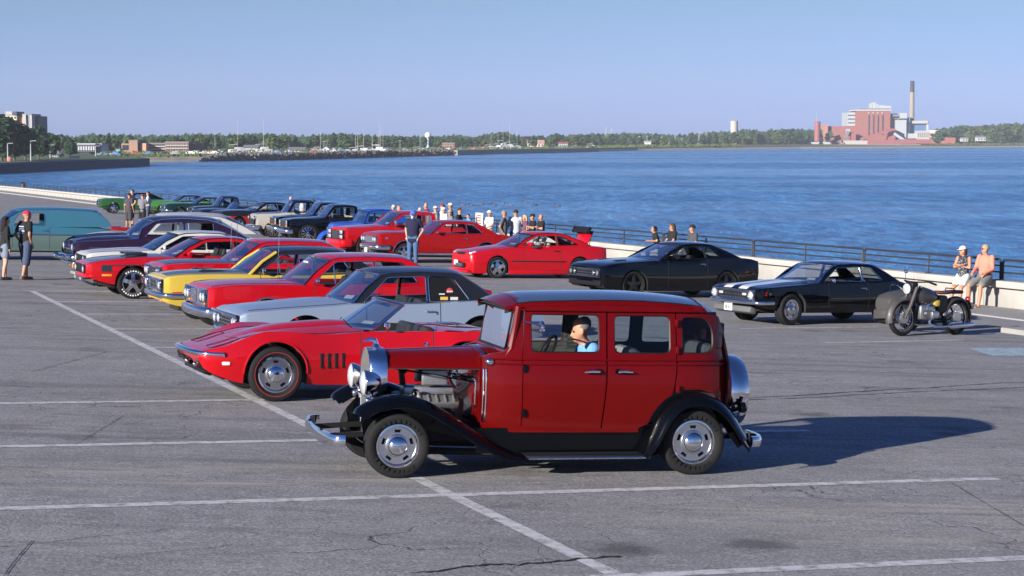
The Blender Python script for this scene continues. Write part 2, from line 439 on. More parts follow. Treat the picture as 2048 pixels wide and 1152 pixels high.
# sidewalk beside the wall, with its kerb
for (s0, s1, t0, t1) in ((100, 335, 20.9, 19.6), (-30, 21.6, 17.75, 17.75), (21.6, 62, 20.4, 20.8)):
    b = MB(); n = max(2, int((s1 - s0) / 3)); k = .03 if s0 == 21.6 else .1
    rows = []
    for i in range(n + 1):
        s = s0 + (s1 - s0) * i / n; tA = t0 + (t1 - t0) * i / n
        rows.append([st(s, tA, -.05), st(s, tA, k - .02), st(s, tA + .02, k), st(s, tA + .15, k), st(s, WALL_T + .1, k)])
    b.grid(rows)
    for r in (rows[0], rows[-1]): b.add([*r, Vector(r[4]) - Vector((0, 0, .2))], [(0, 1, 2, 3, 4, 5)])
    o = b.build("sidewalk", WALKM, smooth=0); fixnormals(o); tag(o, kind="structure")

# the sea wall: blocks and overhanging cap stones
wall = empty("sea_wall", "low pale concrete sea wall with overhanging cap running the length of the car park", "wall")
wall.matrix_world = lot_matrix(st(0, WALL_T), TH + pi / 2)
bx = []
def frame(s): return (s, 0, 0)
LB = 3.05
blk = MB(); blk.rbox((LB / 2, -.20, .20), (LB - .03, .36, .62), .012); blk_me = blk.mesh("wall_block", CONC)
cp = MB(); cp.rbox((LB / 2, -.18, .60), (LB - .012, .62, .17), .025); cp_me = cp.mesh("cap_stone", CONC2)
bk = MB()
i = 0; s = -16.0
while s < 330:
    if s < 290:
        for nm, me in (("wall_block", blk_me), ("cap_stone", cp_me)):
            o = link_mesh(nm, me, wall, (s, 0, random.uniform(-.004, .004)))
            if nm == "cap_stone": o.location.y = random.uniform(-.008, .008)
    s += LB
bk = MB(); bk.box((140, -.24, -2.2), (330, .34, 4.1)); o = bk.build("wall_core", CONC, wall, smooth=0)

# railing panels on the wall
RAILM = mat("dark_rail_paint", (.022, .026, .032), .5, var=.2)
RL = 6.68
rp = empty("railing", "dark steel three-bar railing panel on the sea wall", "railing", "railing panels along the sea wall")
def rail_parts(par):
    h0, h1 = .68, 1.19
    top = MB(); R = .09
    pts = [(.05, 0, h0), (.05, 0, h1 - R)] + [(.05 + R - R * cos(a), 0, h1 - R + R * sin(a)) for a in (pi / 6, pi / 3, pi / 2)]
    pts += [(RL - .05 - R + R * sin(a), 0, h1 - R + R * cos(a)) for a in (0, pi / 6, pi / 3)] + [(RL - .05, 0, h1 - R), (RL - .05, 0, h0)]
    top.tube(pts, .032, 6); top.build("top_rail", RAILM, par)
    for z in (h0 + .36, h0 + .20):
        m = MB(); m.tube([(.05, 0, z), (RL - .05, 0, z)], .024, 6); m.build("rail", RAILM, par)
    m = MB(); m.tube([(RL / 2, 0, h0), (RL / 2, 0, h1)], .026, 6); m.build("post", RAILM, par)
    m = MB(); m.rbox((0, 0, h0 + .012), (.14, .12, .02), .005); me = m.mesh("base_plate", RAILM)
    for x in (.05, RL / 2, RL - .05): link_mesh("base_plate", me, par, (x, 0, 0))
rail_parts(rp)
NEARRAIL = {6: "railing panel behind the seated couple at the right", 7: "railing panel right behind the black striped coupe's rear window", 8: "railing panel between the two black coupes", 9: "railing panel behind the three people in black on the wall", 10: "railing panel behind the raised trunk lid of the red compact coupe"}
n_rail = 0
s = -10.86; first = True
while s < 300:
    o = rp if first else copy_tree(rp); first = False
    o.matrix_world = lot_matrix(st(s, WALL_T + .16), TH + pi / 2)
    o["label"] = NEARRAIL.get(n_rail, "dark steel three-bar railing panel on the sea wall"); n_rail += 1
    s += RL
for s0 in (17, 21.2, 13):    # a second, lower railing that guards the steps behind the wall
    if s0 == 17: low = empty("stair_railing", "low dark railing of two bars behind the sea wall near the seated couple", "railing", "low railings behind the wall"); o = low; 
    else: continue
    m = MB(); m.tube([(0, 0, .2), (0, 0, .62), (4.4, 0, .62), (4.4, 0, .2)], .03, 6); m.build("top_rail", RAILM, low)
    m = MB(); m.tube([(0, 0, .42), (4.4, 0, .42)], .022, 6); m.build("rail", RAILM, low)
    for x in (1.4, 3.0): m = MB(); m.tube([(x, 0, .2), (x, 0, .62)], .024, 6); m.build("post", RAILM, low)
    low.matrix_world = lot_matrix(st(22.6, WALL_T + .75, .32), TH + pi / 2)

def water_mat():
    t = NT("lake_water")
    co = t.coords()
    rip = t.noise(t.coords(scale=(1, .30, 1), rot=(0, 0, .10)), .55, 4, .62, .5)      # wavelets
    sw = t.noise(t.coords(scale=(.5, .16, 1), rot=(0, 0, -.06)), .16, 9, .68, .3)      # longer swell with its own ripples
    gust = t.noise(t.coords(scale=(.10, 1, 1), rot=(0, 0, .04)), .010, 6, .62, .4)     # cat's paws: bands of rougher water
    h = t.math('ADD', t.math('MULTIPLY', rip, 1.0), t.math('MULTIPLY', sw, 1.6))
    g = t.step(gust, .38, .62); w = t.step(t.math('ADD', t.math('MULTIPLY', rip, .55), t.math('MULTIPLY', sw, .45)), .42, .58)
    c = t.mix(w, (.009, .075, .22), (.075, .275, .56)); c = t.mix(t.math('MULTIPLY', g, .25), c, (.014, .115, .32))  # light and dark reflections of ripples and gusts are painted into the colour
    t.base(c); t.set(Roughness=t.math('MULTIPLY_ADD', g, .14, .16), Specular_IOR_Level=.22); t.b.inputs["IOR"].default_value = 1.33
    t.bump(h, 1.0, 1.3)
    return t.m
b = MB()
b.grid([[Vector((x, y, WATER_Z)) for x in (-40000, -3000, -600, -200, 0, 300, 1000, 4000, 40000)] for y in (-3000, 0, 100, 300, 800, 2000, 5000, 60000)])
o = b.build("lake_water", water_mat(), smooth=0); tag(o, kind="structure")
if o.data.polygons[0].normal.z < 0: o.data.flip_normals()
# ------------------------------------------------------------------ the far shore
WREL = CAM_H - WATER_Z
def dshore(py): return WREL * FPX / (py - HZ)
SHORE = [(-260, 331), (60, 329), (200, 327), (400, 322.5), (540, 320.5), (640, 318), (780, 314), (880, 311), (980, 308), (1090, 306), (1186, 303.2), (1275, 300.9), (1420, 299), (1600, 297), (1820, 295.6), (2048, 294.2), (2400, 293)]
def shore_py(px):
    for (a, b), (c, d) in zip(SHORE, SHORE[1:]):
        if a <= px <= c: return b + (d - b) * (px - a) / (c - a)
    return SHORE[-1][1]
def ground_at(px, d, z): 
    """point over the pixel column px at distance d with height z"""
    r = ray(px, HZ); return Vector((r.x / r.y * d, d, z))
LAND_Z = WATER_Z + 2.6
GRASS = mat("shore_grass", (.085, .092, .055), .95, var=.4, vscale=.05)
SAND = mat("beach_sand", (.40, .34, .24), .95, var=.15, vscale=.1)
b = MB(); rows = [[], [], [], [], []]
for px, py in SHORE:
    d = dshore(py); sand = px < 470
    for r, (dd, z) in zip(rows, ((0, WATER_Z - .3), (14 if not sand else 60, WATER_Z + 1.6), (22 if not sand else 75, LAND_Z), (300, LAND_Z + .6), (2600, LAND_Z + 6))): r.append(ground_at(px, d + dd, z))
b.grid(rows[1:]); o = b.build("far_shore_ground", GRASS, smooth=0); tag(o, kind="structure"); fixnormals(o)
b = MB(); b.grid([rows[0], rows[1]]); o = b.build("beach", SAND, smooth=0); tag(o, kind="structure"); fixnormals(o)
def blk(b, px0, px1, t, bot, d, dep=20, mi=None, ang=0.0):
    """a box whose front spans these pixels at distance d"""
    A, C = far(px0, bot, d), far(px1, t, d); w = C.x - A.x; h = C.z - A.z
    s0 = len(b.v); b.box((0, dep / 2, h / 2), (w, dep, h), mi=mi)
    b.xf(Matrix.Translation(((A.x + C.x) / 2, d, A.z)) @ Matrix.Rotation(ang, 4, 'Z'), s0)
    return w, h
def building(name, label, px0, px1, top, bot, d, dep, wall, rows_=0, cols=0, wm=None, roof=None, roofm=None, ang=0.0, cat="building", group=None, bands=None):
    A, C = far(px0, bot, d), far(px1, top, d); w = C.x - A.x; h = C.z - A.z
    e = empty(name, label, cat, group)
    m = MB(); m.box((0, dep / 2, h / 2), (w, dep, h)); m.build("wall", wall, e, smooth=0)
    wm = wm or mat("far_window", (.05, .065, .09), .15)
    if rows_ and cols:
        q = MB(); q.box((0, 0, 0), (w / cols * .55, .24, h / rows_ * .5)); me = q.mesh("window", wm, 0)
        for i in range(rows_):
            for j in range(cols):
                link_mesh("window", me, e, (-w / 2 + w * (j + .5) / cols, -.02, h * (i + .5) / rows_))
    if bands:
        for i in range(rows_): m = MB(); m.box((0, -.3, h * (i + .06) / rows_), (w, .6, h / rows_ * .22)); m.build("balcony_band", bands, e, smooth=0)
    rm = roofm or mat("far_flat_roof", (.2, .2, .21), .8)
    if roof == 'gable':
        q = MB(); rh = w * .22; q.add([(-w / 2 - .5, -.5, h), (w / 2 + .5, -.5, h), (w / 2 + .5, dep + .5, h), (-w / 2 - .5, dep + .5, h), (-w / 2 - .5, dep / 2, h + rh), (w / 2 + .5, dep / 2, h + rh)], [(0, 1, 5, 4), (2, 3, 4, 5), (1, 2, 5), (3, 0, 4), (0, 3, 2, 1)]); q.build("roof", rm, e, smooth=0)
    elif roof == 'front_gable':
        q = MB(); rh = w * .45; q.add([(-w / 2 - .4, -.5, h), (w / 2 + .4, -.5, h), (w / 2 + .4, dep, h), (-w / 2 - .4, dep, h), (0, -.5, h + rh), (0, dep, h + rh)], [(0, 4, 5, 3), (1, 2, 5, 4), (0, 1, 4), (2, 3, 5), (0, 3, 2, 1)]); q.build("roof", rm, e, smooth=0)
    elif roof == 'hip':
        q = MB(); rh = h * .5; q.add([(-w / 2 - .6, -.6, h), (w / 2 + .6, -.6, h), (w / 2 + .6, dep + .6, h), (-w / 2 - .6, dep + .6, h), (-w * .12, dep / 2, h + rh), (w * .12, dep / 2, h + rh)], [(0, 1, 5, 4), (1, 2, 5), (2, 3, 4, 5), (3, 0, 4), (0, 3, 2, 1)]); q.build("roof", rm, e, smooth=0)
    else:
        q = MB(); q.box((0, dep / 2, h + .2), (w + .4, dep + .4, .4)); q.build("roof", rm, e, smooth=0)
    e.location = (0, 0, 0); e.matrix_world = Matrix.Translation(((A.x + C.x) / 2, d, A.z)) @ Matrix.Rotation(ang, 4, 'Z')
    return e, w, h
def subblock(e, px0, px1, top, bot, d, dep, m, name="block", off=0.0):
    """a further block of the same building"""
    A, C = far(px0, bot, d), far(px1, top, d); q = MB()
    q.box(((A.x + C.x) / 2, d + off + dep / 2, (A.z + C.z) / 2), (C.x - A.x, dep, C.z - A.z)); o = q.build(name, m, e, smooth=0); o.matrix_parent_inverse = e.matrix_world.inverted(); return o
BRICK = mat("far_red_brick", (.28, .12, .09), .9, var=.1, vscale=.3); BRICKL = mat("far_tan_brick", (.30, .18, .13), .9, var=.1, vscale=.3); PALE = mat("far_pale_wall", (.38, .37, .35), .85); WHITEW = mat("far_white_wall", (.46, .46, .46), .8)
GREYR = mat("far_grey_roof", (.17, .18, .2), .8); REDR = mat("far_red_roof", (.32, .085, .09), .8); ORANGER = mat("far_orange_roof", (.34, .15, .09), .8); DARKW = mat("far_dark_wall", (.05, .06, .09), .7); PLANT = mat("plant_red_brick", (.27, .105, .095), .9, var=.08, vscale=.05); PLANTR = mat("plant_red_metal", (.26, .085, .095), .7); METW = mat("plant_white_cladding", (.36, .39, .42), .6); METB = mat("plant_blue_cladding", (.19, .27, .38), .6); BLUEBOX = mat("plant_blue_box", (.07, .15, .30), .6)

# ---- trees
def leafmat(name, c):
    t = NT(name); oi = t.n("ShaderNodeObjectInfo"); n = t.noise(t.coords(), .9, 2)
    col = t.mix(oi.outputs["Random"], [x * .75 for x in c], [min(1, x * 1.25) for x in c]); col = t.mix(t.step(n, .3, .7), col, [c[0] * 1.35, c[1] * 1.2, c[2] * .9])
    t.base(col); t.set(Roughness=.85, Specular_IOR_Level=.2); return t.m
LEAF = [leafmat("leaf_green_dark", (.021, .047, .026)), leafmat("leaf_green_mid", (.034, .064, .032)), leafmat("leaf_green_light", (.055, .086, .034))]
BARK = mat("bark", (.09, .07, .055), .95, var=.3, vscale=2)
def crown_mesh(seed, n, size, h0, wide, lm, lobes=9, conical=False):
    r = random.Random(seed); b = MB(); L = []
    for k in range(lobes):
        t = k / (lobes - 1) if lobes > 1 else .5; z = h0 + (1 - h0) * (t * .82 + .09)
        rad = wide * (1 - t) * .9 + .05 if conical else wide * (sin(pi * min(1, .22 + t * .72)) * .75 + .1)
        a = k * 2.4 + r.uniform(-.4, .4); off = rad * r.uniform(.25, .6)
        L.append((off * cos(a), off * sin(a), z, rad * r.uniform(.5, .72)))
    for i in range(n):
        x, y, z, R = L[i % lobes]
        d = Vector((r.gauss(0, 1), r.gauss(0, 1), r.gauss(0, 1))).normalized(); rr = R * (r.random() ** .35)
        p = Vector((x, y, z)) + Vector((d.x * rr, d.y * rr, d.z * rr * .72)); nrm = (d + Vector((r.uniform(-.6, .6), r.uniform(-.6, .6), r.uniform(-.2, .8)))).normalized()
        u = nrm.orthogonal().normalized(); v = nrm.cross(u); s = size * r.uniform(.6, 1.3); a = r.uniform(0, pi)
        u, v = u * cos(a) + v * sin(a), v * cos(a) - u * sin(a)
        b.add([p - u * s - v * s * .6, p + u * s - v * s * .7, p + u * s * .8 + v * s * .7, p - u * s * .7 + v * s * .6], [(0, 1, 2, 3)])
    return b.mesh("crown", lm, 0)
def trunk_mesh(seed, h0, wide):
    r = random.Random(seed); b = MB(); b.tube([(0, 0, -.03), (.01, 0, h0 * .6), (.0, .01, h0 + .2)], [.03, .022, .012], 7)
    for k in range(5):
        a = k * 1.3; z = h0 * (.7 + .12 * k); b.tube([(0, 0, z), (wide * .35 * cos(a), wide * .35 * sin(a), z + .16), (wide * .6 * cos(a), wide * .6 * sin(a), z + .26)], [.012, .008, .003], 5)
    return b.mesh("trunk", BARK)
VAR = []
for k in range(7):
    con = k == 6; VAR.append((crown_mesh(k + 5, 520, .062 if not con else .05, .14 if not con else .08, .46 if not con else .24, LEAF[k % 3 if not con else 0], 10, con), trunk_mesh(k, .22, .4)))
NEARV = [(crown_mesh(k + 50, 2600, .034, .16, .45, LEAF[k % 2], 16), trunk_mesh(k + 50, .24, .4)) for k in range(3)]
def tree(px, d, top_py, base_z, var, name="tree", label="leafy green tree in the wooded shoreline across the lake", group="trees along the far shore", wide=1.0):
    e = empty(name, label, "tree", group); P = ground_at(px, d, base_z); top = far(px, top_py, d).z; h = max(3.0, top - base_z)
    cr, tr = var; link_mesh("crown", cr, e); link_mesh("trunk", tr, e)
    e.matrix_world = Matrix.Translation(P) @ Matrix.Rotation(random.uniform(0, 6.28), 4, 'Z') @ Matrix.Diagonal((h * wide, h * wide, h, 1))
    return e
TOPS = [(-60, 262), (100, 274), (118, 270), (150, 275), (200, 268), (250, 270), (300, 272), (360, 271), (400, 268), (450, 270), (500, 269), (560, 269), (600, 273), (650, 271), (680, 267), (740, 272), (800, 273), (850, 276), (900, 272), (950, 275), (985, 266), (1012, 266), (1040, 275), (1062, 271), (1090, 275), (1100, 271), (1130, 271), (1160, 269), (1200, 270), (1260, 268), (1310, 269), (1350, 271), (1400, 268), (1440, 264), (1480, 258), (1520, 262), (1560, 261), (1600, 259), (1640, 258), (1700, 258), (1860, 262), (1890, 256), (1930, 251), (1960, 252), (2000, 249), (2060, 246), (2120, 245)]
def top_py(px):
    for (a, b), (c, d) in zip(TOPS, TOPS[1:]):
        if a <= px <= c: return b + (d - b) * (px - a) / (c - a)
    return 250
rt = random.Random(21)
px = -20.0
while px < 2080:
    if not (1600 < px < 1870):
        d = dshore(shore_py(px)) + rt.uniform(170, 420)
        tree(px, d, top_py(px) + rt.choice((rt.uniform(-4.5, 2), rt.uniform(-1, 9))), LAND_Z + .5, VAR[rt.randrange(6)] if rt.random() > .08 else VAR[6], wide=rt.uniform(.8, 1.75))
    px += rt.uniform(7, 19)
px = 95.0
while px < 1500:          # a lower, nearer belt, with gaps where the buildings stand
    if not any(a < px < c for a, c in ((240, 395), (490, 545), (570, 700), (880, 912), (955, 1030), (1110, 1140))) and rt.random() > .3:
        d = dshore(shore_py(px)) + rt.uniform(50, 120); tree(px, d, shore_py(px) - rt.uniform(14, 28), LAND_Z, VAR[rt.randrange(6)], wide=rt.uniform(.9, 1.3), label="smaller leafy tree close to the water across the lake", group="low trees near the far waterline")
    px += rt.uniform(14, 34)
b = MB()       # the wood behind, one mass
rw = random.Random(5)
for i in range(9000):
    px = rw.uniform(-60, 2110)
    if 1640 < px < 1860 and rw.random() < .8: continue
    d = dshore(shore_py(px)) + rw.uniform(430, 760); base = far(px, 0, d); hi = far(px, top_py(px) + 4 + rw.random() * 6, d).z
    z = LAND_Z + (hi - LAND_Z) * rw.random() ** .6; p = ground_at(px, d, z); s = d * .0016 * rw.uniform(.7, 1.6)
    n = Vector((rw.uniform(-.7, .7), -1, rw.uniform(-.3, .9))).normalized(); u = n.orthogonal().normalized(); v = n.cross(u)
    b.add([p - u * s - v * s * .6, p + u * s - v * s * .7, p + u * s * .8 + v * s * .7, p - u * s * .7 + v * s * .6], [(0, 1, 2, 3)])
o = b.build("far_woods", LEAF[0], smooth=0); tag(o, "dense green woods filling the far shore behind the single trees", "woods", None, "stuff")
b = MB()       # shrubs and rough ground along the waterline
for i in range(5200):
    px = rw.uniform(1180, 2080) if i % 3 else rw.uniform(200, 1180)
    if 1480 < px < 1860: continue
    d = dshore(shore_py(px)) + rw.uniform(18, 60); z = LAND_Z - .6 + rw.random() ** 2 * 2.4
    p = ground_at(px, d, z); s = rw.uniform(.4, 1.1) * d / 1500; n = Vector((rw.uniform(-.7, .7), -1, rw.uniform(0, .9))).normalized(); u = n.orthogonal().normalized(); v = n.cross(u)
    b.add([p - u * s - v * s * .6, p + u * s - v * s * .7, p + u * s * .8 + v * s * .7, p - u * s * .7 + v * s * .6], [(0, 1, 2, 3)])
o = b.build("shore_undergrowth", LEAF[2], smooth=0); tag(o, "green undergrowth along the far waterline", "undergrowth", None, "stuff")

# ---- the stone breakwater in front of the marina
b = MB(); rk = random.Random(9)
for i in range(2600):
    px = 395 + (905 - 395) * rk.random(); d = dshore(shore_py(px)) - 6 + rk.uniform(-2, 9); z = WATER_Z + rk.random() ** 1.2 * 3.2 * min(1, (px - 380) / 60); p = ground_at(px, d, z); s = rk.uniform(.5, 1.3)
    k = len(b.v); b.box((0, 0, 0), (s * 1.4, s, s * .9), rot=(rk.uniform(-.6, .6), rk.uniform(-.6, .6), rk.uniform(0, 3)), taper=.7); b.xf(Matrix.Translation(p), k)
o = b.build("breakwater_rocks", mat("breakwater_stone", (.11, .10, .098), .95, var=.45, vscale=.4), smooth=0); tag(o, "long bank of dark breakwater rocks in front of the marina", "rocks", None, "stuff")
b = MB(); P = [ground_at(px, dshore(shore_py(px)) + q, LAND_Z - 1.2) for px, q in ((905, 4), (980, 4), (1090, 4), (1190, 2))]
for i in range(3): b.bar(P[i], P[i + 1], 6, 3)
o = b.build("harbour_mole", mat("mole_stone", (.28, .25, .23), .95, var=.3, vscale=.2), smooth=0); tag(o, "low dark stone mole right of the breakwater", "breakwater")

# ---- the promontory on the left with its sea wall, lawn, big trees and poles
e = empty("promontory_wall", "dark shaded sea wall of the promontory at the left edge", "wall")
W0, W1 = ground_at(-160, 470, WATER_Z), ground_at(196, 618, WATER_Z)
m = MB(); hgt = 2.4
m.add([W0, W1, W1 + Vector((0, 0, hgt + .2)), W0 + Vector((0, 0, hgt - .2)), W1 + Vector((5, 60, 0)), W1 + Vector((5, 60, hgt + .2))], [(0, 1, 2, 3), (1, 4, 5, 2)]); m.build("wall_face", concrete("shade_tinted_concrete", (.095, .12, .165), .4), e, smooth=0)  # the wall's bluish shade is painted into its concrete colour
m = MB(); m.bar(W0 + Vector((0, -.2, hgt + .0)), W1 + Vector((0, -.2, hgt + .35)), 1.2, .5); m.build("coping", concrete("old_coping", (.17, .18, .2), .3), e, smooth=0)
b = MB(); b.add([W0 + Vector((0, 0, hgt)), W1 + Vector((0, 0, hgt)), W1 + Vector((5, 60, hgt + .2)), ground_at(150, 860, LAND_Z + .2), ground_at(-300, 860, LAND_Z + 1.5), ground_at(-320, 470, LAND_Z)], [(0, 1, 2, 3, 4, 5)]); o = b.build("promontory_lawn_ground", mat("lawn", (.05, .085, .025), .95, var=.3, vscale=.1), smooth=0); tag(o, kind="structure"); fixnormals(o)
names = ["tall dark tree at the left edge of the picture", "broad dark tree second from the left edge below the pale tower", "dark tree under the twin residential towers", "rounded dark tree right of the residential towers", "lighter green tree at the right end of the promontory group", "small spreading tree near the tip of the promontory"]
for k, (px, d, tp, wd) in enumerate(((2, 600, 226, 1.3), (28, 610, 236, 1.2), (50, 625, 250, 1.25), (76, 640, 250, 1.15), (102, 660, 264, 1.1), (140, 690, 277, 1.1))):
    tree(px, d, tp, LAND_Z + .3, NEARV[k % 3], "broadleaf_tree", names[k], "big trees on the promontory", wd)
for px, d, tp in ((8, 600, 288), (30, 615, 284), (58, 632, 292), (84, 650, 288)): tree(px, d, tp, LAND_Z + .3, NEARV[1], "broadleaf_tree", "low dark tree filling the gap under the big promontory trees", "low trees on the promontory", 1.5)
POLE = mat("pale_pole", (.34, .36, .39), .5)
for px, d, tp in ((15, 590, 287), (61, 600, 282), (100, 640, 290), (191, 760, 292), (116, 800, 283)):
    q = MB(); A = ground_at(px, d, LAND_Z); T = far(px, tp, d); q.tube([A, T], [.22, .12], 6); q.bar(T, T + Vector((1.6, 0, .1)), .15); o = q.build("light_pole", POLE); tag(o, "slim pale light pole on the promontory", "lamp post", "light poles on the promontory")
b = MB(); A = ground_at(18, 585, LAND_Z + .0); b.rbox(A + Vector((0, 0, .6)), (.9, .9, 1.4), .1); o = b.build("red_box", mat("box_red", (.5, .12, .09), .6)); tag(o, "small red box standing on the promontory wall", "box")
q = MB(); q.rbox((0, 0, .45), (1.5, .45, .06), .02); q.rbox((0, .22, .75), (1.5, .06, .5), .02); q.box((-.6, 0, .22), (.08, .4, .44)); q.box((.6, 0, .22), (.08, .4, .44)); bn = q.mesh("park_bench", mat("pale_bench", (.45, .42, .38), .7))
for k in range(4):
    o = link_mesh("park_bench", bn, None, ground_at(142 + k * 4, 622 + k * 3, LAND_Z + .2)); tag(o, "pale bench near the tip of the promontory", "bench", "benches on the promontory")
# ---- towers and brick blocks on the left
e, w, h = building("apartment_tower", "pale apartment tower with a dark rooftop box rising over the left trees", 10, 33, 231, 300, 900, 18, mat("tower_cream", (.6, .55, .44), .85), 8, 4)
subblock(e, 11, 24, 223, 231, 900, 14, PALE, "roof_block"); subblock(e, 24, 33, 223, 229.5, 899, 14, DARKW, "plant_room"); subblock(e, 38, 45, 232, 300, 902, 15, mat("tower_orange_brick", (.5, .2, .12), .85), "brick_stair")
e, w, h = building("twin_apartment_tower", "apartment tower of pale fins and a dark slab right of the cream tower", 46, 62.5, 229.5, 300, 900, 18, mat("tower_grey", (.22, .23, .28), .85), 0, 0)
subblock(e, 46, 51.5, 229, 300, 899, 18, PALE, "fin"); subblock(e, 61.5, 63.5, 230, 300, 899, 18, PALE, "fin"); o = subblock(e, 63.5, 78, 232, 300, 905, 16, mat("tower_dark_grey", (.12, .14, .19), .85), "slab")  # slab in a darker bluish grey than the rest of the tower
for k in range(12):
    for j in range(3): subblock(e, 65.5 + j * 4, 68 + j * 4, 235 + k * 4.6, 237.5 + k * 4.6, 904.7, .5, mat("far_window", (.05, .065, .09), .15), "window")
e, w, h = building("brick_office", "red brick block with a taller stair tower across the bay", 258, 275, 281.5, 309, 905, 22, BRICKL, 0, 0)
subblock(e, 243, 258, 287, 309, 908, 20, BRICKL, "wing"); subblock(e, 280, 292, 286.5, 309, 907, 20, mat("far_orange_brick", (.5, .27, .17), .9), "wing"); subblock(e, 275, 280, 285, 309, 912, 16, BRICK, "link")
for k in range(6): subblock(e, 244.5 + k * 2.2, 245.5 + k * 2.2, 290, 300, 907.6, .5, mat("far_window", (.05, .065, .09), .15), "window")
e, w, h = building("balcony_hotel", "dark hotel front with pale balcony bands beside the brick block", 292, 332, 287.5, 309, 915, 20, mat("hotel_brown", (.13, .085, .085), .9), 4, 9, bands=mat("balcony_white", (.55, .55, .55), .8))
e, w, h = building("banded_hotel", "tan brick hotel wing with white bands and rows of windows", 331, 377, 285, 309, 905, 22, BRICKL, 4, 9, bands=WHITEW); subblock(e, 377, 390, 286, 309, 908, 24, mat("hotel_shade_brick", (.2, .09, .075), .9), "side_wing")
building("boathouse", "dark blue-roofed hall with white gables behind the promontory", 155, 190, 289, 304, 800, 22, DARKW, 1, 7, wm=WHITEW, roofm=WHITEW)
building("white_hall", "small white windowless hall left of the brick block", 191, 203, 288.5, 305, 805, 14, WHITEW)
building("teal_kiosk", "small teal kiosk beside the parked cars across the bay", 232, 240, 299.5, 305, 860, 6, mat("kiosk_teal", (.1, .35, .42), .7))
# ---- marina houses
for args in (("marina_house", "white marina house with a grey roof left of the orange roofed pavilion", 486, 514, 296, 311, 960, 16, WHITEW, 1, 5, None, 'gable', GREYR), ("pavilion", "small pavilion with an orange hipped roof at the marina", 517, 537, 299, 305, 960, 14, ORANGER, 0, 0, None, 'hip', ORANGER),
             ("boat_shed", "long white boat shed with a grey roof behind the breakwater", 576, 607, 301, 310, 980, 18, mat("shed_cream", (.55, .5, .45), .8), 1, 6, None, 'gable', GREYR), ("boat_shed", "low cream boat shed right of the long shed", 609, 630, 302, 309, 985, 14, PALE, 1, 3, None, 'gable', WHITEW),
             ("gabled_house", "leftmost of three white gabled marina houses", 645, 660, 300, 309, 1000, 14, WHITEW, 2, 3, None, 'front_gable', mat("pale_roof", (.42, .45, .5), .7)), ("gabled_house", "middle one of three white gabled marina houses", 661, 673, 301, 309, 1005, 14, WHITEW, 2, 2, None, 'front_gable', mat("pale_roof", (.42, .45, .5), .7)), ("gabled_house", "rightmost of three white gabled marina houses, pale green roof", 674, 688, 301, 309, 1005, 14, WHITEW, 2, 3, None, 'front_gable', mat("green_roof", (.35, .5, .42), .7)),
             ("brick_flats", "orange brick flats right of the water tower", 884, 909, 286.5, 304, 1380, 22, BRICKL, 4, 5, None, None, None), ("marquee", "low building with a bright red roof right of the brick flats", 961, 983, 294, 300, 1420, 14, WHITEW, 0, 0, None, 'hip', REDR),
             ("storage_dome", "long pale quonset hall at the water right of the red roof", 1003, 1020, 297, 302, 1430, 12, PALE, 0, 0, None, 'gable', PALE), ("store_building", "long pink and cream store building among the trees", 1055, 1088, 287, 293.5, 1650, 20, mat("far_pink_wall", (.58, .42, .36), .85), 1, 5, None, 'gable', mat("pink_roof", (.5, .3, .26), .8)),
             ("red_roof_house", "white waterside house with a red roof in the middle of the shore", 1118, 1136, 287.5, 294, 1560, 14, WHITEW, 1, 4, None, 'gable', REDR), ("waterside_hall", "blue and white hall below the red roofed house", 1105, 1140, 293.5, 299, 1540, 12, METB, 1, 6, None, None, None),
             ("white_house", "white house alone in front of the pylons", 1290, 1302, 284, 289, 1900, 12, WHITEW, 0, 0, None, 'gable', WHITEW), ("small_store", "small cream store on the flat shore left of the silo", 1366, 1380, 290, 295, 1960, 10, PALE, 1, 3, None, None, None),
             ("white_house", "white house right of the power station among dark trees", 1924, 1936, 277, 283, 2500, 12, WHITEW, 1, 2, None, 'gable', GREYR), ("white_house", "bigger white house at the far right shore below the woods", 1955, 1972, 275, 282, 2520, 14, WHITEW, 1, 3, None, 'gable', GREYR),
             ("beach_house", "small white building with a red door near the promontory tip", 105, 117, 309, 314, 700, 8, WHITEW, 1, 3, None, 'gable', GREYR)):
    nm, lb, a, c_, t, bo, d, dep, wl_, rr_, cc_, wm_, rf, rfm = args
    building(nm, lb, a, c_, t, bo, d, dep, wl_, rr_, cc_, wm_, rf, rfm, cat="house" if "house" in nm else "building")
# parked cars and boats at the marina, a few pixels each
CM = [WHITEW, mat("far_car_grey", (.3, .31, .33), .4), mat("far_car_dark", (.04, .045, .06), .4), mat("far_car_red", (.4, .06, .05), .4), mat("far_car_blue", (.1, .2, .38), .4)]
q = MB(); q.rbox((0, 0, .55), (4.3, 1.8, .7), .15); q.rbox((.2, 0, 1.1), (2.3, 1.6, .6), .2); cme = [q.mesh("far_car", m_) for m_ in CM]
rc = random.Random(14)
for k in range(46):
    px = rc.choice((rc.uniform(205, 480), rc.uniform(545, 950), rc.uniform(640, 880))); d = dshore(shore_py(px)) + rc.uniform(26, 60); i = rc.randrange(5)
    o = link_mesh("parked_car", cme[i], None, ground_at(px, d, LAND_Z + .1)); o.rotation_euler = (0, 0, rc.uniform(-.3, .3)); tag(o, ["tiny white car", "tiny grey car", "tiny dark car", "tiny red car", "tiny blue car"][i] + " parked along the far shore road", "car", "cars parked on the far shore")
q = MB(); q.rbox((0, 0, .9), (9, 2.6, 1.6), .5); q.rbox((.5, 0, 1.9), (4, 2, .8), .3); q.tube([(0, 0, 1.5), (0, 0, 11)], [.085, .05], 6); q.tube([(0, 0, 3.2), (-4, 0, 3.0)], .09, 6); bme = q.mesh("sailboat", mat("boat_white", (.42, .43, .45), .5))
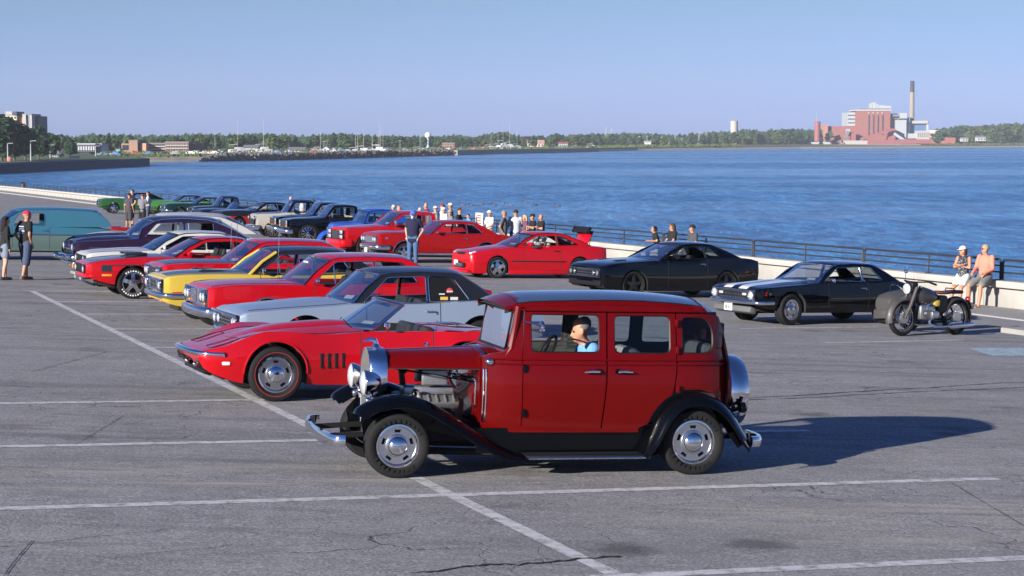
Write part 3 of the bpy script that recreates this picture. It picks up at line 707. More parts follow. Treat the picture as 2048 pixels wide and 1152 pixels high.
for px, d, s in ((430, 930, 1.0), (475, 940, 1.5), (527, 950, 1.55), (641, 985, 1.05), (711, 1010, .95), (715, 1015, 1.0), (727, 1015, 1.2), (745, 1020, .9), (758, 1030, 1.4), (761, 1032, 1.3), (766, 1032, 1.2), (840, 1150, .9), (982, 1380, 1.2), (996, 1385, 1.3), (1006, 1390, 2.0), (1019, 1400, 1.7), (1034, 1400, 1.3), (1184, 1600, 1.2)):
    o = link_mesh("sailboat", bme, None, ground_at(px, d, LAND_Z - .6)); o.scale = (1, 1, s); o.rotation_euler = (0, 0, rc.uniform(-.5, .5)); tag(o, "white sailboat with a bare mast in the far marina", "sailboat", "sailboats in the marina")
# water tower
e = empty("water_tower", "white ball-shaped water tower on a slim blue stem above the marina trees", "water tower"); d = 1420; C = far(856, 270.5, d); G = ground_at(856, d, LAND_Z); R = 6.3 * d / FPX
m = MB(); m.ball(C, (R, R, R * .98), 20, 14); m.build("tank", mat("tower_white", (.66, .7, .76), .5), e)
m = MB(); m.lathe([(R * .30, C.z - R * .9), (R * .26, C.z - R * 1.5), (R * .24, G.z + 3), (R * .8, G.z)], (C.x, C.y, 0), 'Z', 14); m.build("stem", mat("tower_blue", (.35, .5, .66), .5), e)
m = MB(); m.ball(C + Vector((0, -.25, 0)), (R * .45, R * .93, R * .34), 14, 8); m.build("painted_emblem", mat("tower_emblem_blue", (.12, .25, .45), .5), e)

# ---- the power station
DP_ = 2560
ps = empty("power_station", "red brick power station with tall striped chimney across the lake", "power station")
def pb(px0, px1, t, bo, m, nm="block", dd=0, dep=45):
    return subblock(ps, px0, px1, t, bo, DP_ + dd, dep, m, nm)
pb(1712, 1781, 221, 291, PLANT, "boiler_house"); pb(1647, 1713, 252.5, 291, PLANT, "turbine_hall", 6); pb(1647, 1656, 248.5, 291, mat("plant_light_brick", (.36, .18, .15), .9), "end_wall", 0)
pb(1695, 1713, 225, 252, METW, "louvre_block", 10)
for k in range(3): pb(1696, 1713, 229.5 + k * 7.5, 231.5 + k * 7.5, DARKW, "louvre", 9.4, 1)
for k in range(4): pb(1736.5 + k * 9.2, 1738.8 + k * 9.2, 230, 270, DARKW, "window", -1, 2)
for k in range(4): pb(1736 + k * 9.2, 1739 + k * 9.2, 224.5, 227, PALE, "roof_vent", -1, 2)
pb(1710, 1783, 219.5, 221.5, WHITEW, "parapet", -1, 46); pb(1728, 1780, 216.5, 219.5, GREYR, "roof_deck", 5, 30)
for a, c_, t in ((1741, 1744.5, 207), (1745, 1752, 205), (1752.5, 1757, 208), (1757.5, 1768, 210.5), (1768, 1782, 211.5)): pb(a, c_, t, 217, METW, "dust_collector", 8, 14)
pb(1783, 1813, 227, 291, METB, "precipitator", 12, 30); pb(1791, 1813, 240, 291, METW, "duct_tower", 0, 20); pb(1800, 1814, 226, 246, METW, "duct_top", 2, 18); pb(1783, 1802, 229, 233, GREYR, "gantry", 4, 8); pb(1790, 1811, 236, 238, GREYR, "gantry", -1, 8)
pb(1813, 1820, 235, 291, METB, "flue", 6, 20); pb(1820, 1856, 241.5, 247, PALE, "cross_duct", 10, 16); pb(1820, 1856, 246, 268, BLUEBOX, "filter_house", 14, 24); pb(1853, 1857, 243, 268, METW, "filter_edge", 12, 10)
pb(1816, 1834, 267, 277, METW, "annex", 0, 14); pb(1834, 1876, 261.5, 279, PALE, "annex", -2, 20); pb(1862, 1879, 260.5, 278, mat("annex_cream", (.62, .56, .45), .8), "annex", -4, 16)
for k in range(6): pb(1836 + k * 4.2, 1837.5 + k * 4.2, 265, 274, GREYR, "window", -2.6, 1)
for a, c_, t, bo, m in ((1570, 1605, 282, 292, PLANTR), (1612, 1660, 284, 292, METW), (1735, 1800, 280, 289, PLANTR), (1800, 1832, 278.5, 288, PLANTR), (1832, 1864, 278.5, 287, PLANTR), (1864, 1911, 275, 288, mat("plant_orange_red", (.30, .10, .085), .8)), (1660, 1690, 285, 291, GREYR), (1494, 1520, 282, 291, PLANTR), (1688, 1735, 281, 289, PALE), (1523, 1570, 285, 292, PALE)): pb(a, c_, t, bo, m, "low_building", -30, 18)
for (a, ta), (c_, tc), m in (((1721, 279), (1782, 259), PLANTR), ((1655, 280), (1680, 274.5), PLANTR), ((1788, 267), (1811, 283), METW), ((1690, 277), (1697, 262), GREYR)):
    q = MB(); A, C = far(a, ta, DP_ - 24), far(c_, tc, DP_ - 24); q.bar(A, C, 3.2, 3.4); o = q.build("conveyor", m, ps, smooth=0)
q = MB(); A = far(1787, 291, DP_ - 20); subblock(ps, 1776, 1791, 257, 290, DP_ - 16, 12, PLANTR, "conveyor_tower"); subblock(ps, 1702, 1708, 264, 280, DP_ - 22, 8, PLANTR, "crusher_house"); subblock(ps, 1693, 1700, 258, 272, DP_ - 22, 6, METW, "hopper")
# chimney
q = MB(); G = ground_at(1823, DP_ + 40, LAND_Z); T = far(1823, 162, DP_ + 40).z; k_ = (DP_ + 40) / FPX; zb_ = far(1823, 184, DP_ + 40).z
q.lathe([(6.2 * k_, G.z), (5.0 * k_, G.z + (zb_ - G.z) * .5), (4.3 * k_, zb_)], (G.x, G.y, 0), 'Z', 20); q.build("chimney_shaft", mat("chimney_buff", (.27, .235, .205), .9), ps)
q = MB(); q.lathe([(4.6 * k_, zb_), (4.8 * k_, zb_ + 1), (4.3 * k_, zb_ + 1.2), (4.2 * k_, T - 1), (4.7 * k_, T), (3.6 * k_, T)], (G.x, G.y, 0), 'Z', 20); q.build("chimney_head", mat("chimney_dark", (.045, .045, .055), .8), ps)
# two silos, pier on piles
def silo(name, label, px, t, bo, d, rpx, m, tm):
    e = empty(name, label, "silo"); A = far(px, bo, d); T = far(px, t, d).z; r = rpx * d / FPX; q = MB(); q.lathe([(r, A.z), (r, T - 1)], (A.x, A.y, 0), 'Z', 20); q.build("shell", m, e); q = MB(); q.lathe([(r * 1.06, T - 1.2), (r * 1.06, T), (.1, T + .8)], (A.x, A.y, 0), 'Z', 20); q.build("cap", tm, e); return e
silo("white_silo", "tall white concrete silo standing alone left of the power station", 1468, 242, 291, 2250, 7.3, mat("silo_cream", (.40, .375, .345), .85), PALE)
silo("red_silo", "dark red round silo at the left end of the power station", 1634.5, 243.5, 283, 2500, 6, PLANTR, PLANT)
q = MB(); A = far(1633, 243, 2505); q.tube([A, A + Vector((0, 0, 15))], [.3, .1], 5); o = q.build("aerial_mast", POLE); tag(o, "thin aerial mast on the red silo", "mast")
e = empty("coal_pier", "long dark pier on piles in front of the power station", "pier")
dq = 2330
q = MB(); A, C = far(1540, 291.5, dq), far(1840, 290, dq); q.bar(A, C, 10, 1.4); q.build("deck", mat("pier_grey", (.25, .25, .27), .9), e, smooth=0)
for k in range(46):
    x = 1542 + 6.5 * k; q = MB(); A = far(x, 291, dq); q.bar(A, (A.x, A.y, WATER_Z - .3), 1.4); q.build("pile", mat("pier_pile", (.07, .07, .08), .9), e, smooth=0)
for x in (1634, 1680, 1812): q = MB(); A = far(x, 294, dq - 8); q.rbox(A, (3.6, 3, 3), .2); q.build("mooring_block", PALE, e)
# pylons and poles
def pylon(px, tp, bo, d, label="grey lattice pylon on the far shore", r=3.0):
    q = MB(); A, T = far(px, bo, d), far(px, tp, d); h = T.z - A.z; w = h * .11; t = d / 9000
    lv = [0, .25, .5, .7, .85, 1.0]; wd = [w, w * .72, w * .48, w * .32, w * .25, w * .05]
    for i in range(5):
        for sx in (-1, 1):
            for sy in (-1, 1):
                a = A + Vector((sx * wd[i], sy * wd[i], h * lv[i])); c_ = A + Vector((sx * wd[i + 1], sy * wd[i + 1], h * lv[i + 1])); q.bar(a, c_, t)
        q.bar(A + Vector((-wd[i], -wd[i], h * lv[i])), A + Vector((wd[i + 1], -wd[i + 1], h * lv[i + 1])), t * .7); q.bar(A + Vector((wd[i], -wd[i], h * lv[i])), A + Vector((-wd[i + 1], -wd[i + 1], h * lv[i + 1])), t * .7)
    for z in (.72, .86): q.bar(A + Vector((-w * 1.4, 0, h * z)), A + Vector((w * 1.4, 0, h * z)), t)
    o = q.build("pylon", mat("galvanised_grey", (.33, .35, .38), .6, .3), smooth=0); tag(o, label, "pylon", "pylons on the far shore")
for px, tp, bo, d in ((1212, 253, 285, 2100), (1223, 256, 285, 2150), (1398, 262, 292, 2050), (1412, 261, 292, 2060), (1418, 266, 292, 2300), (1452, 265, 292, 2350), (1322, 272, 290, 1980), (1512, 263, 290, 2450), (1553, 264, 290, 2450), (1567, 266, 290, 2450), (1569, 262, 290, 2500)): pylon(px, tp, bo, d)
for px, tp, bo, d in ((1279, 272, 293, 1900), (1294, 271, 291, 1900), (1304, 271, 291, 1950), (1312, 275, 291, 1950), (1338, 279, 293, 1950), (1350, 272, 293, 2000), (1364, 276, 293, 2000), (1536, 270, 291, 2400), (1486, 268, 291, 2400), (1488, 272, 291, 2400), (1514, 268, 291, 2400), (648, 281, 309, 1000), (800, 280, 304, 1300), (1150, 290, 301, 1600)):
    q = MB(); q.tube([far(px, bo, d), far(px, tp, d)], [d / 8500, d / 11000], 5); T = far(px, tp + 1.5, d); q.bar(T - Vector((1.3, 0, 0)), T + Vector((1.3, 0, 0)), d / 9000); o = q.build("utility_pole", POLE); tag(o, "slim utility pole on the far shore", "pole", "utility poles on the far shore")
# geese on the lake
q = MB(); q.ball((0, 0, .12), (.42, .19, .17), 12, 8, mi=0); q.tube([(-.30, 0, .18), (-.40, 0, .38), (-.42, 0, .50)], [.07, .045, .045], 8, mi=1); q.ball((-.46, 0, .53), (.10, .055, .06), 8, 6, mi=1); q.ball((.40, 0, .18), (.14, .08, .05), 8, 6, mi=1)
gm = q.mesh("goose", [mat("goose_brown", (.13, .10, .075), .9), mat("goose_black", (.015, .015, .015), .8)])
for k, (px, py) in enumerate(((925, 410), (943, 411), (962, 409), (988, 410), (1005, 408), (1021, 411), (1051, 406), (1071, 410), (1116, 412))):
    d = WREL * FPX / (py - HZ); o = link_mesh("goose", gm, None, ground_at(px, d, WATER_Z)); o.rotation_euler = (0, 0, [0, .3, pi, .1, 2.6, -.4, 0, .9, .2][k]); o.scale = (.85, .85, .68); o.location.z -= .06; tag(o, "brown goose swimming in the loose line beyond the railing", "goose", "geese on the lake")
# ------------------------------------------------------------------ vehicles: a lofted body, a pierced greenhouse, wheels and trim
def pchip(xs, ys, x):
    n = len(xs)
    if x <= xs[0]: return ys[0]
    if x >= xs[-1]: return ys[-1]
    h = [xs[i + 1] - xs[i] for i in range(n - 1)]; d = [(ys[i + 1] - ys[i]) / h[i] for i in range(n - 1)]
    def slope(i):
        if i == 0: return d[0]
        if i == n - 1: return d[-1]
        if d[i - 1] * d[i] <= 0: return 0.0
        w1 = 2 * h[i] + h[i - 1]; w2 = h[i] + 2 * h[i - 1]
        return (w1 + w2) / (w1 / d[i - 1] + w2 / d[i])
    i = max(k for k in range(n - 1) if xs[k] <= x)
    t = (x - xs[i]) / h[i]; m0, m1 = slope(i) * h[i], slope(i + 1) * h[i]
    return (2 * t**3 - 3 * t**2 + 1) * ys[i] + (t**3 - 2 * t**2 + t) * m0 + (-2 * t**3 + 3 * t**2) * ys[i + 1] + (t**3 - t**2) * m1
def smoothline(pts, n=6, closed=False):
    """Catmull-Rom through 2-D or 3-D points"""
    P = [Vector(p) for p in pts]; out = []
    m = len(P)
    for i in range(m if closed else m - 1):
        g = lambda k: P[k % m] if closed else P[min(max(k, 0), m - 1)]
        p0, p1, p2, p3 = g(i - 1), g(i), g(i + 1), g(i + 2)
        for k in range(n):
            t = k / n
            out.append(.5 * (2 * p1 + (p2 - p0) * t + (2 * p0 - 5 * p1 + 4 * p2 - p3) * t * t + (3 * p1 - p0 - 3 * p2 + p3) * t**3))
    if not closed: out.append(P[-1])
    return out
def roundpoly(pts, r=.04, n=3):
    """round the corners of a 2-D polygon; a point may carry its own radius as third value"""
    out = []; m = len(pts)
    for i in range(m):
        p = Vector(pts[i][:2]); a = Vector(pts[i - 1][:2]); b = Vector(pts[(i + 1) % m][:2]); rr = pts[i][2] if len(pts[i]) > 2 else r
        if rr <= 0: out.append(p); continue
        da, db = (a - p), (b - p); k = min(rr, da.length * .45, db.length * .45)
        q0 = p + da.normalized() * k; q1 = p + db.normalized() * k
        for j in range(n + 1):
            t = j / n; out.append(q0 * (1 - t)**2 + p * 2 * t * (1 - t) + q1 * t * t)
    return [(v.x, v.y) for v in out]
def shrink(poly, d):
    c = [sum(p[i] for p in poly) / len(poly) for i in (0, 1)]
    return [(p[0] + (c[0] - p[0]) * d, p[1] + (c[1] - p[1]) * d) for p in poly]
def sweep(b, path, prof, mi=None, caps=True):
    """path: 3-D points; prof: (outward, up); outward is to the left of travel seen from above"""
    P = [Vector(p) for p in path]; rows = []
    for i, p in enumerate(P):
        t = P[min(i + 1, len(P) - 1)] - P[max(i - 1, 0)]; t.z = 0; t.normalize(); n = Vector((-t.y, t.x, 0))
        rows.append([p + n * o + Vector((0, 0, u)) for o, u in prof])
    s0 = len(b.v); b.grid(rows, mi, closed=True); k = len(prof)
    if caps:
        b.f += [tuple(s0 + j for j in range(k))[::-1], tuple(s0 + (len(P) - 1) * k + j for j in range(k))]; b.m += [b.cur if mi is None else mi] * 2

# ---- wheels
WCACHE = {}
def wheel_meshes(r, w, style, line):
    key = (round(r, 3), round(w, 3), style, line)
    if key in WCACHE: return WCACHE[key]
    rr = r * {'rally': .655, 'five': .66, 'mesh': .72, 'black5': .76, 'cap': .62, 'wide5': .70, 'spoke10': .74, 'slot': .64}.get(style, .62)
    t = MB()
    pr = [(rr, w * .30), (rr + .01, w * .42), (r * .90, w * .5), (r * .965, w * .45), (r, w * .34), (r, 0), (r, -w * .34), (r * .965, -w * .45), (r * .90, -w * .5), (rr + (r - rr) * .45, -w * .49), (rr + .012, -w * .43), (rr, -w * .36), (rr - .012, -w * .2)]
    t.lathe(pr, seg=36, mi=0)
    for gy in (-.2, -.07, .07, .2):          # tread grooves stand as raised ribs
        t.lathe([(r - .004, w * (gy - .045)), (r + .003, w * (gy - .035)), (r + .003, w * (gy + .035)), (r - .004, w * (gy + .045))], seg=36, mi=0)
    if line in ('red', 'white', 'wide'):
        a, c = {'red': (.80, .814), 'white': (.8, .84), 'wide': (.74, .88)}[line]
        yy = lambda q: -w * (.49 + .01 * (q - .7) / .2) - .0035
        t.lathe([(r * a, yy(a)), (r * c, yy(c))], seg=36, mi=1)
    elif line in ('letters', 'blackletters'):
        mi = 1 if line == 'letters' else 0
        for a0 in (30, 210):
            for q in range(9):
                a = radians(a0 + q * 12); R = (rr + r * .90) / 2
                t.box((R * cos(a), -w * .497 - .003, R * sin(a)), (r * .10, .006, .030 if q % 3 else .02), rot=(0, -a, 0), mi=mi)
    lm = {'red': mat("tyre_red_line", (.5, .03, .04), .6), 'letters': mat("tyre_white_letters", (.7, .7, .68), .7)}.get(line, mat("tyre_whitewall", (.72, .71, .68), .7))
    tm = t.mesh("tyre", [RUBBER, lm])
    RM = mat("dark_alloy", (.03, .03, .033), .3, .6) if style == 'black5' else (CHROME if style in ('mesh', 'cap', 'rally', 'wide5') else STEEL)
    b = MB(); f = -w * .36
    # barrel and lip
    b.lathe([(rr + .004, f), (rr + .006, f - .012), (rr - .010, f - .014), (rr - .018, f + .005), (rr - .03, f + .03), (rr - .035, w * .3)], seg=36, mi=0)
    b.lathe([(rr - .03, f + .07), (.02, f + .075)], seg=36, mi=1)
    N = 24
    circ = lambda R, n=N, o=0: [(R * cos(2 * pi * k / n + o), R * sin(2 * pi * k / n + o)) for k in range(n)]
    pos = lambda yo, dome=0, R0=1: (lambda x, z, d: Vector((x, f + yo + d - dome * (1 - min(1, (x * x + z * z) / R0**2)), z)))
    if style in ('rally', 'slot', 'cap'):
        R1 = rr - .022
        holes = []
        if style != 'cap':
            for k in range(5):
                a = 2 * pi * k / 5 + pi / 2; ri, ro, da = R1 * .72, R1 * .88, .20
                holes.append([(ri * cos(a - da), ri * sin(a - da)), (ri * cos(a + da), ri * sin(a + da)), (ro * cos(a + da), ro * sin(a + da)), (ro * cos(a - da), ro * sin(a - da))][::-1])
        b.poly(circ(R1, 40), holes, pos(.02), .03, 2)
        b.lathe([(R1 * .64, f + .022), (R1 * .60, f - .008), (R1 * .52, f - .012), (R1 * .48, f + .0)], seg=30, mi=2)
        cr = R1 * .50
        b.lathe([(cr, f + .01), (cr * .97, f - .02), (cr * .8, f - .036), (cr * .45, f - .047), (.004, f - .05)], seg=24, mi=0)
    elif style in ('five', 'black5', 'wide5', 'spoke10', 'mesh'):
        n = {'five': 5, 'black5': 5, 'wide5': 5, 'spoke10': 10, 'mesh': 12}[style]
        wi, wo = {'five': (.055, .045), 'black5': (.06, .04), 'wide5': (.07, .055), 'spoke10': (.03, .022), 'mesh': (.024, .018)}[style]
        for k in range(n):
            a = 2 * pi * k / n + pi / 2; ca, sa = cos(a), sin(a)
            R0, R2 = .05, rr - .018; vs = []
            for R, hw, y0 in ((R0, wi, -.012), ((R0 + R2) / 2, (wi + wo) / 2 * .8, -.004), (R2, wo, .012)):
                for sg in (-1, 1):
                    for dy in (0, .03): vs.append((R * ca - sg * hw * sa, f + y0 + dy, R * sa + sg * hw * ca))
            for q in (0, 4):
                b.add(vs, [(q + 0, q + 2, q + 6, q + 4), (q + 0, q + 4, q + 5, q + 1), (q + 2, q + 3, q + 7, q + 6)], 2)
        b.lathe([(.085, f + .02), (.08, f - .018), (.03, f - .026), (.003, f - .028)], seg=18, mi=2)
        if style != 'mesh':
            for k in range(5):
                a = 2 * pi * k / 5; b.ball((.055 * cos(a), f - .02, .055 * sin(a)), .009, 6, 4, 0)
    rm = b.mesh("rim", [RM, BLACK, STEEL if style in ('rally', 'five', 'slot', 'spoke10') else RM])
    WCACHE[key] = (tm, rm); return tm, rm
def add_wheel(par, x, y, r, w, style, line=None, steer=0.0):
    tm, rm = wheel_meshes(r, w, style, line)
    e = empty("wheel", parent=par); e.location = (x, y, r)
    e.rotation_euler = (0, 0, (pi if y > 0 else 0) + steer)
    link_mesh("tyre", tm, e); link_mesh("rim", rm, e)
    return e

def seat_mesh(w, highback, m, key):
    if key in WCACHE: return WCACHE[key]
    b = MB(); b.rbox((0, 0, .12), (.52, w, .16), .05); b.rbox((.28, 0, .36), (.15, w, .56), .05, rot=(0, .22, 0))
    if highback: b.rbox((.36, 0, .68), (.10, min(w * .6, .3), .2), .04, rot=(0, .2, 0))
    for k in range(4): b.rbox((.205 + .0, (k - 1.5) * w * .2, .36), (.03, w * .13, .44), .012, rot=(0, .22, 0))
    WCACHE[key] = b.mesh("seat", m); return WCACHE[key]

class Car:
    def __init__(s, name, label, cat="car", group="classic cars parked at the lake"):
        s.o = empty(name, label, cat, group); s.name = name
    def body(s, rows, arches, mats, cowl, deck, doors=(), hood0=None, step=.075, handle=True, belt_seam=True, lip=None, open_cab=True, nS=8, cabin=DARK, hood_mat=None, trunk_mat=None, split=True):
        R = list(zip(*rows)); X = R[0]; s.rows = rows
        s.P = lambda x: [pchip(X, R[c], x) for c in range(1, 10)]
        xs = set(); x = X[0]
        while x < X[-1]: xs.add(round(x, 4)); x += step
        xs |= {round(v, 4) for v in X} | {round(v, 4) for v in (cowl, deck)}
        for xc, zc, ra in arches:
            for k in range(0, 17):
                xs.add(round(xc - ra * cos(pi * k / 16), 4))
            xs.add(round(xc - ra - .004, 4)); xs.add(round(xc + ra + .004, 4))
        seams = []
        for d0, d1 in doors: seams += [d0, d1]
        for q in seams:
            for v in list(xs):
                if abs(v - q) < .02: xs.discard(v)
            xs |= {round(q - .007, 4), round(q + .007, 4)}
        xs = sorted(v for v in xs if X[0] <= v <= X[-1])
        xs = [v for i, v in enumerate(xs) if i == 0 or v - xs[i - 1] > .0015]
        def arch(x):
            z = -1
            for xc, zc, ra in arches:
                if abs(x - xc) <= ra + 1e-6: z = max(z, zc + sqrt(max(0, ra * ra - (x - xc)**2)))
            return z
        s.arch = arch
        def ring(x):
            zlo, wlo, zmid, wmid, zsh, wsh, zed, wed, ztop = s.P(x)
            z0 = min(max(zlo, arch(x)), zsh - .02); pts = []
            for k in range(nS + 1):
                z = z0 + (zsh - z0) * k / nS
                pts.append((pchip((zlo, zmid, zsh), (wlo, wmid, wsh), z), z))
            for k in (1, 2, 3):
                t = k / 3; cx, cz = wsh, zed if zed > zsh else zsh
                pts.append(((1 - t)**2 * wsh + 2 * t * (1 - t) * cx + t * t * wed, (1 - t)**2 * zsh + 2 * t * (1 - t) * cz + t * t * zed))
            for k in range(1, 5):
                y = wed * (1 - k / 4); pts.append((y, zed + (ztop - zed) * (1 - (y / wed)**2 if wed else 1)))
            return pts
        rings = [ring(x) for x in xs]; s.xs = xs; s.rings = rings
        nt = nS + 3; nr = len(rings[0])
        main, door, hood, trunk, dark = MB(), [MB() for _ in doors], MB(), MB(), MB()
        def quad(b, i, j, sg, mi=0):
            p = [(xs[a], sg * rings[a][c][0], rings[a][c][1]) for a, c in ((i, j), (i + 1, j), (i + 1, j + 1), (i, j + 1))]
            b.add(p if sg < 0 else p[::-1], [(0, 1, 2, 3)], mi)
        for i in range(len(xs) - 1):
            xm = (xs[i] + xs[i + 1]) / 2
            isseam = any(abs(xm - q) < .005 for q in seams)
            for j in range(nr - 1):
                top = j >= nt
                if top and open_cab and cowl < xm < deck: continue
                for sg in (-1, 1):
                    if top and split and hood0 is not None and hood0 < xm < cowl: quad(hood, i, j, sg)
                    elif top and split and xm > deck: quad(trunk, i, j, sg)
                    elif isseam and 1 <= j < nS + 2: quad(main, i, j, sg, 1)
                    else:
                        dn = [q for q, (a, c) in enumerate(doors) if a < xm < c]
                        if dn and 1 <= j < nS + 2: quad(door[dn[0]], i, j, sg)
                        else: quad(main, i, j, sg)
            for sg in (-1, 1):     # floor and wheel-well lining
                a, c = rings[i][0], rings[i + 1][0]; iy = .42
                p = [(xs[i], sg * a[0], a[1]), (xs[i + 1], sg * c[0], c[1]), (xs[i + 1], sg * iy, c[1]), (xs[i], sg * iy, a[1])]
                main.add(p, [(0, 1, 2, 3)], 1)
                if open_cab and cowl < xm < deck:
                    a, c = rings[i][nt], rings[i + 1][nt]
                    p = [(xs[i], sg * a[0], a[1]), (xs[i + 1], sg * c[0], c[1]), (xs[i + 1], sg * (c[0] - .03), .42), (xs[i], sg * (a[0] - .03), .42)]
                    dark.add(p, [(0, 1, 2, 3)])
        for i in (0, len(xs) - 1):  # close both ends
            rg = rings[i]; x = xs[i]
            for j in range(nr - 1):
                p = [(x, -rg[j][0], rg[j][1]), (x, rg[j][0], rg[j][1]), (x, rg[j + 1][0], rg[j + 1][1]), (x, -rg[j + 1][0], rg[j + 1][1])]
                main.add(p if i else p[::-1], [(0, 1, 2, 3)], 0)
        x0, x1 = X[0] + .35, X[-1] - .35
        main.box(((x0 + x1) / 2, 0, .34), (x1 - x0, .86, .2), mi=1)
        if open_cab:
            dark.add([(cowl, -.8, .42), (deck, -.8, .42), (deck, .8, .42), (cowl, .8, .42)], [(0, 1, 2, 3)])
            for xx in (cowl, deck):
                q = s.P(xx); dark.add([(xx, -q[7], q[6] - .004), (xx, q[7], q[6] - .004), (xx, q[7], .42), (xx, -q[7], .42)], [(0, 1, 2, 3)])
        def fin(b, nm, ms):
            if not b.f: return None
            bm = bmesh.new(); me = b.mesh(nm, ms, 0); bm.from_mesh(me); bmesh.ops.remove_doubles(bm, verts=bm.verts, dist=.0006)
            bmesh.ops.dissolve_degenerate(bm, edges=bm.edges, dist=.0004)
            bm.to_mesh(me); bm.free(); me.polygons.foreach_set("use_smooth", [True] * len(me.polygons)); me.set_sharp_from_angle(angle=radians(32))
            return link_mesh(nm, me, s.o)
        fin(main, "body", [mats, DARK]); fin(dark, "cabin_lining", cabin)
        for d in door: fin(d, "door", mats)
        fin(hood, "hood", hood_mat or mats); fin(trunk, "trunk_lid", trunk_mat or mats)
        if hood0 is not None:       # shut line of the hood
            b = MB()
            for sg in (-1, 1):
                pts = []
                for x in xs:
                    if hood0 <= x <= cowl - .05: q = s.P(x); pts.append((x, sg * q[7], q[6] + .001))
                if len(pts) > 1: b.tube(pts, .0055, 5)
            b.build("hood_seam", BLACK, s.o)
        if lip:
            for xc, zc, ra in arches:
                b = MB()
                for sg in (-1, 1):
                    pts = []
                    for k in range(25):
                        a = pi * k / 24; x = xc - ra * cos(a); z = zc + ra * sin(a); q = s.P(x)
                        w = pchip((q[0], q[2], q[4]), (q[1], q[3], q[5]), z); pts.append((x, sg * (w + .002), z))
                    b.tube(pts, .014, 6)
                b.build("arch_trim", lip, s.o)
        for d0, d1 in doors:
            if handle:
                b = MB(); q = s.P(d1 - .16); z = q[4] - .10; w = pchip((q[0], q[2], q[4]), (q[1], q[3], q[5]), z)
                for sg in (-1, 1):
                    b.rbox((d1 - .16, sg * (w + .018), z), (.16, .03, .024), .01); b.ball((d1 - .07, sg * (w + .012), z - .03), .016, 8, 6)
                b.build("door_handle", handle if handle is not True else CHROME, s.o)
        return s
    def side_w(s, x, z):
        q = s.P(x); return pchip((q[0], q[2], q[4]), (q[1], q[3], q[5]), z)
    def greenhouse(s, out, ia, ic, wins, wb, wr, zb, zr, crown=.05, bb=.22, bt=.12, roof=None, pillar=None, trim=CHROME, gl=None, rear_glass=True, nopane=(), rb=.12, drip=True, taper=0.0, vinyl_rear=False, front_glass=True, roofname="roof", vent=False):
        gl = gl or GLASS
        xr = [p[0] for p in out]; xm0, xm1 = min(xr), max(xr)
        def W(x, z):
            u = max(0, (x - xm0) / (xm1 - xm0) - .45) / .55
            return (wb + (wr - wb) * min(1.1, max(-.3, (z - zb) / (zr - zb)))) * (1 - taper * u * u)
        s.W = W
        for nm, polys in (("pillar_panel", None),):
            b = MB()
            for sg in (-1, 1):
                b.poly(out[::1], wins, lambda x, z, d, sg=sg: Vector((x, sg * (W(x, z) - d), z)), .04)
            fixnormals(b.build("pillar_panel", pillar or roof, s.o, smooth=30))
        for k, wn_ in enumerate(wins):
            if k in nopane: continue
            for sg in (-1, 1):
                b = MB(); b.poly(wn_, [], lambda x, z, d, sg=sg: Vector((x, sg * (W(x, z) - .018), z)), 0)
                b.build("window", gl, s.o, smooth=0)
        if trim:
            b = MB()
            for wn_ in wins:
                for sg in (-1, 1): b.tube([(x, sg * (W(x, z) + .004), z) for x, z in wn_], .009, 5, closed=True)
            b.build("window_trim", trim, s.o)
        if trim is CHROME and vent:
            f = wins[0]; x0 = min(p[0] for p in f) + .40; zs = sorted(z for x, z in f); zt_ = min(zs[-1], zs[0] + (zs[-1] - zs[0]) * .97)
            for sg in (-1, 1): b = MB(); b.tube([(x0, sg * (W(x0, zs[0]) - .008), zs[0]), (x0 - .015, sg * (W(x0, zt_) - .008), zt_)], .011, 5); b.build("vent_window_bar", CHROME, s.o)
        # roof sheet with its headlining
        edge = out[ia:ic + 1]; e3 = smoothline([Vector((p[0], p[1])) for p in edge], 3)
        b = MB(); rowsA, rowsB = [], []
        n = len(e3); U = [-1, -.96, -.88, -.7, -.45, 0, .45, .7, .88, .96, 1]
        for i, p in enumerate(e3):
            w = W(p.x, p.y) + .004; fr = 1 - i / max(1, n - 1); ra, rc = [], []
            for u in U:
                bulge = (-bt * fr**3 + rb * (1 - fr)**3) * (1 - u * u)
                ra.append(Vector((p.x + bulge, u * w, p.y + crown * (1 - abs(u)**2.6) * min(1, .55 + 2.5 * min(fr, 1 - fr)))))
                rc.append(ra[-1] - Vector((0, 0, .025)))
            rowsA.append(ra); rowsB.append([Vector((v.x, v.y * .96, v.z)) for v in rc])
        b.grid(rowsA, 0); b.grid(rowsB, 1, flip=True)
        o = b.build(roofname, [roof, DARK], s.o); s.roofrows = rowsA
        # windscreens
        def screen(base, top, bul_b, bul_t, name, sgn, cz):
            b = MB(); N = 10; M = 5; rws = []
            for i in range(M + 1):
                t = i / M; x = base[0] + (top[0] - base[0]) * t; z = base[1] + (top[1] - base[1]) * t; w = W(x, z) - .02; bu = bul_b + (bul_t - bul_b) * t
                rws.append([Vector((x + sgn * bu * (1 - (2 * j / N - 1)**2), w * (2 * j / N - 1), z + (cz * t) * (1 - (2 * j / N - 1)**2))) for j in range(N + 1)])
            b.grid(rws); o = b.build(name, gl, s.o, smooth=60)
            c = MB(); loop = rws[0] + [r[-1] for r in rws[1:]] + rws[-1][::-1][1:] + [r[0] for r in rws[::-1][1:-1]]
            c.tube([v + Vector((sgn * .006, 0, .006)) for v in loop], .013, 6, closed=True); c.build(name + "_frame", trim or BLACK, s.o)
            return rws
        if front_glass: s.ws = screen(out[0], out[ia], bb, bt, "windscreen", -1, crown * .5)
        if rear_glass: s.rw = screen(out[-1], out[ic], rb * .8, rb, "rear_window", 1, crown * .5)
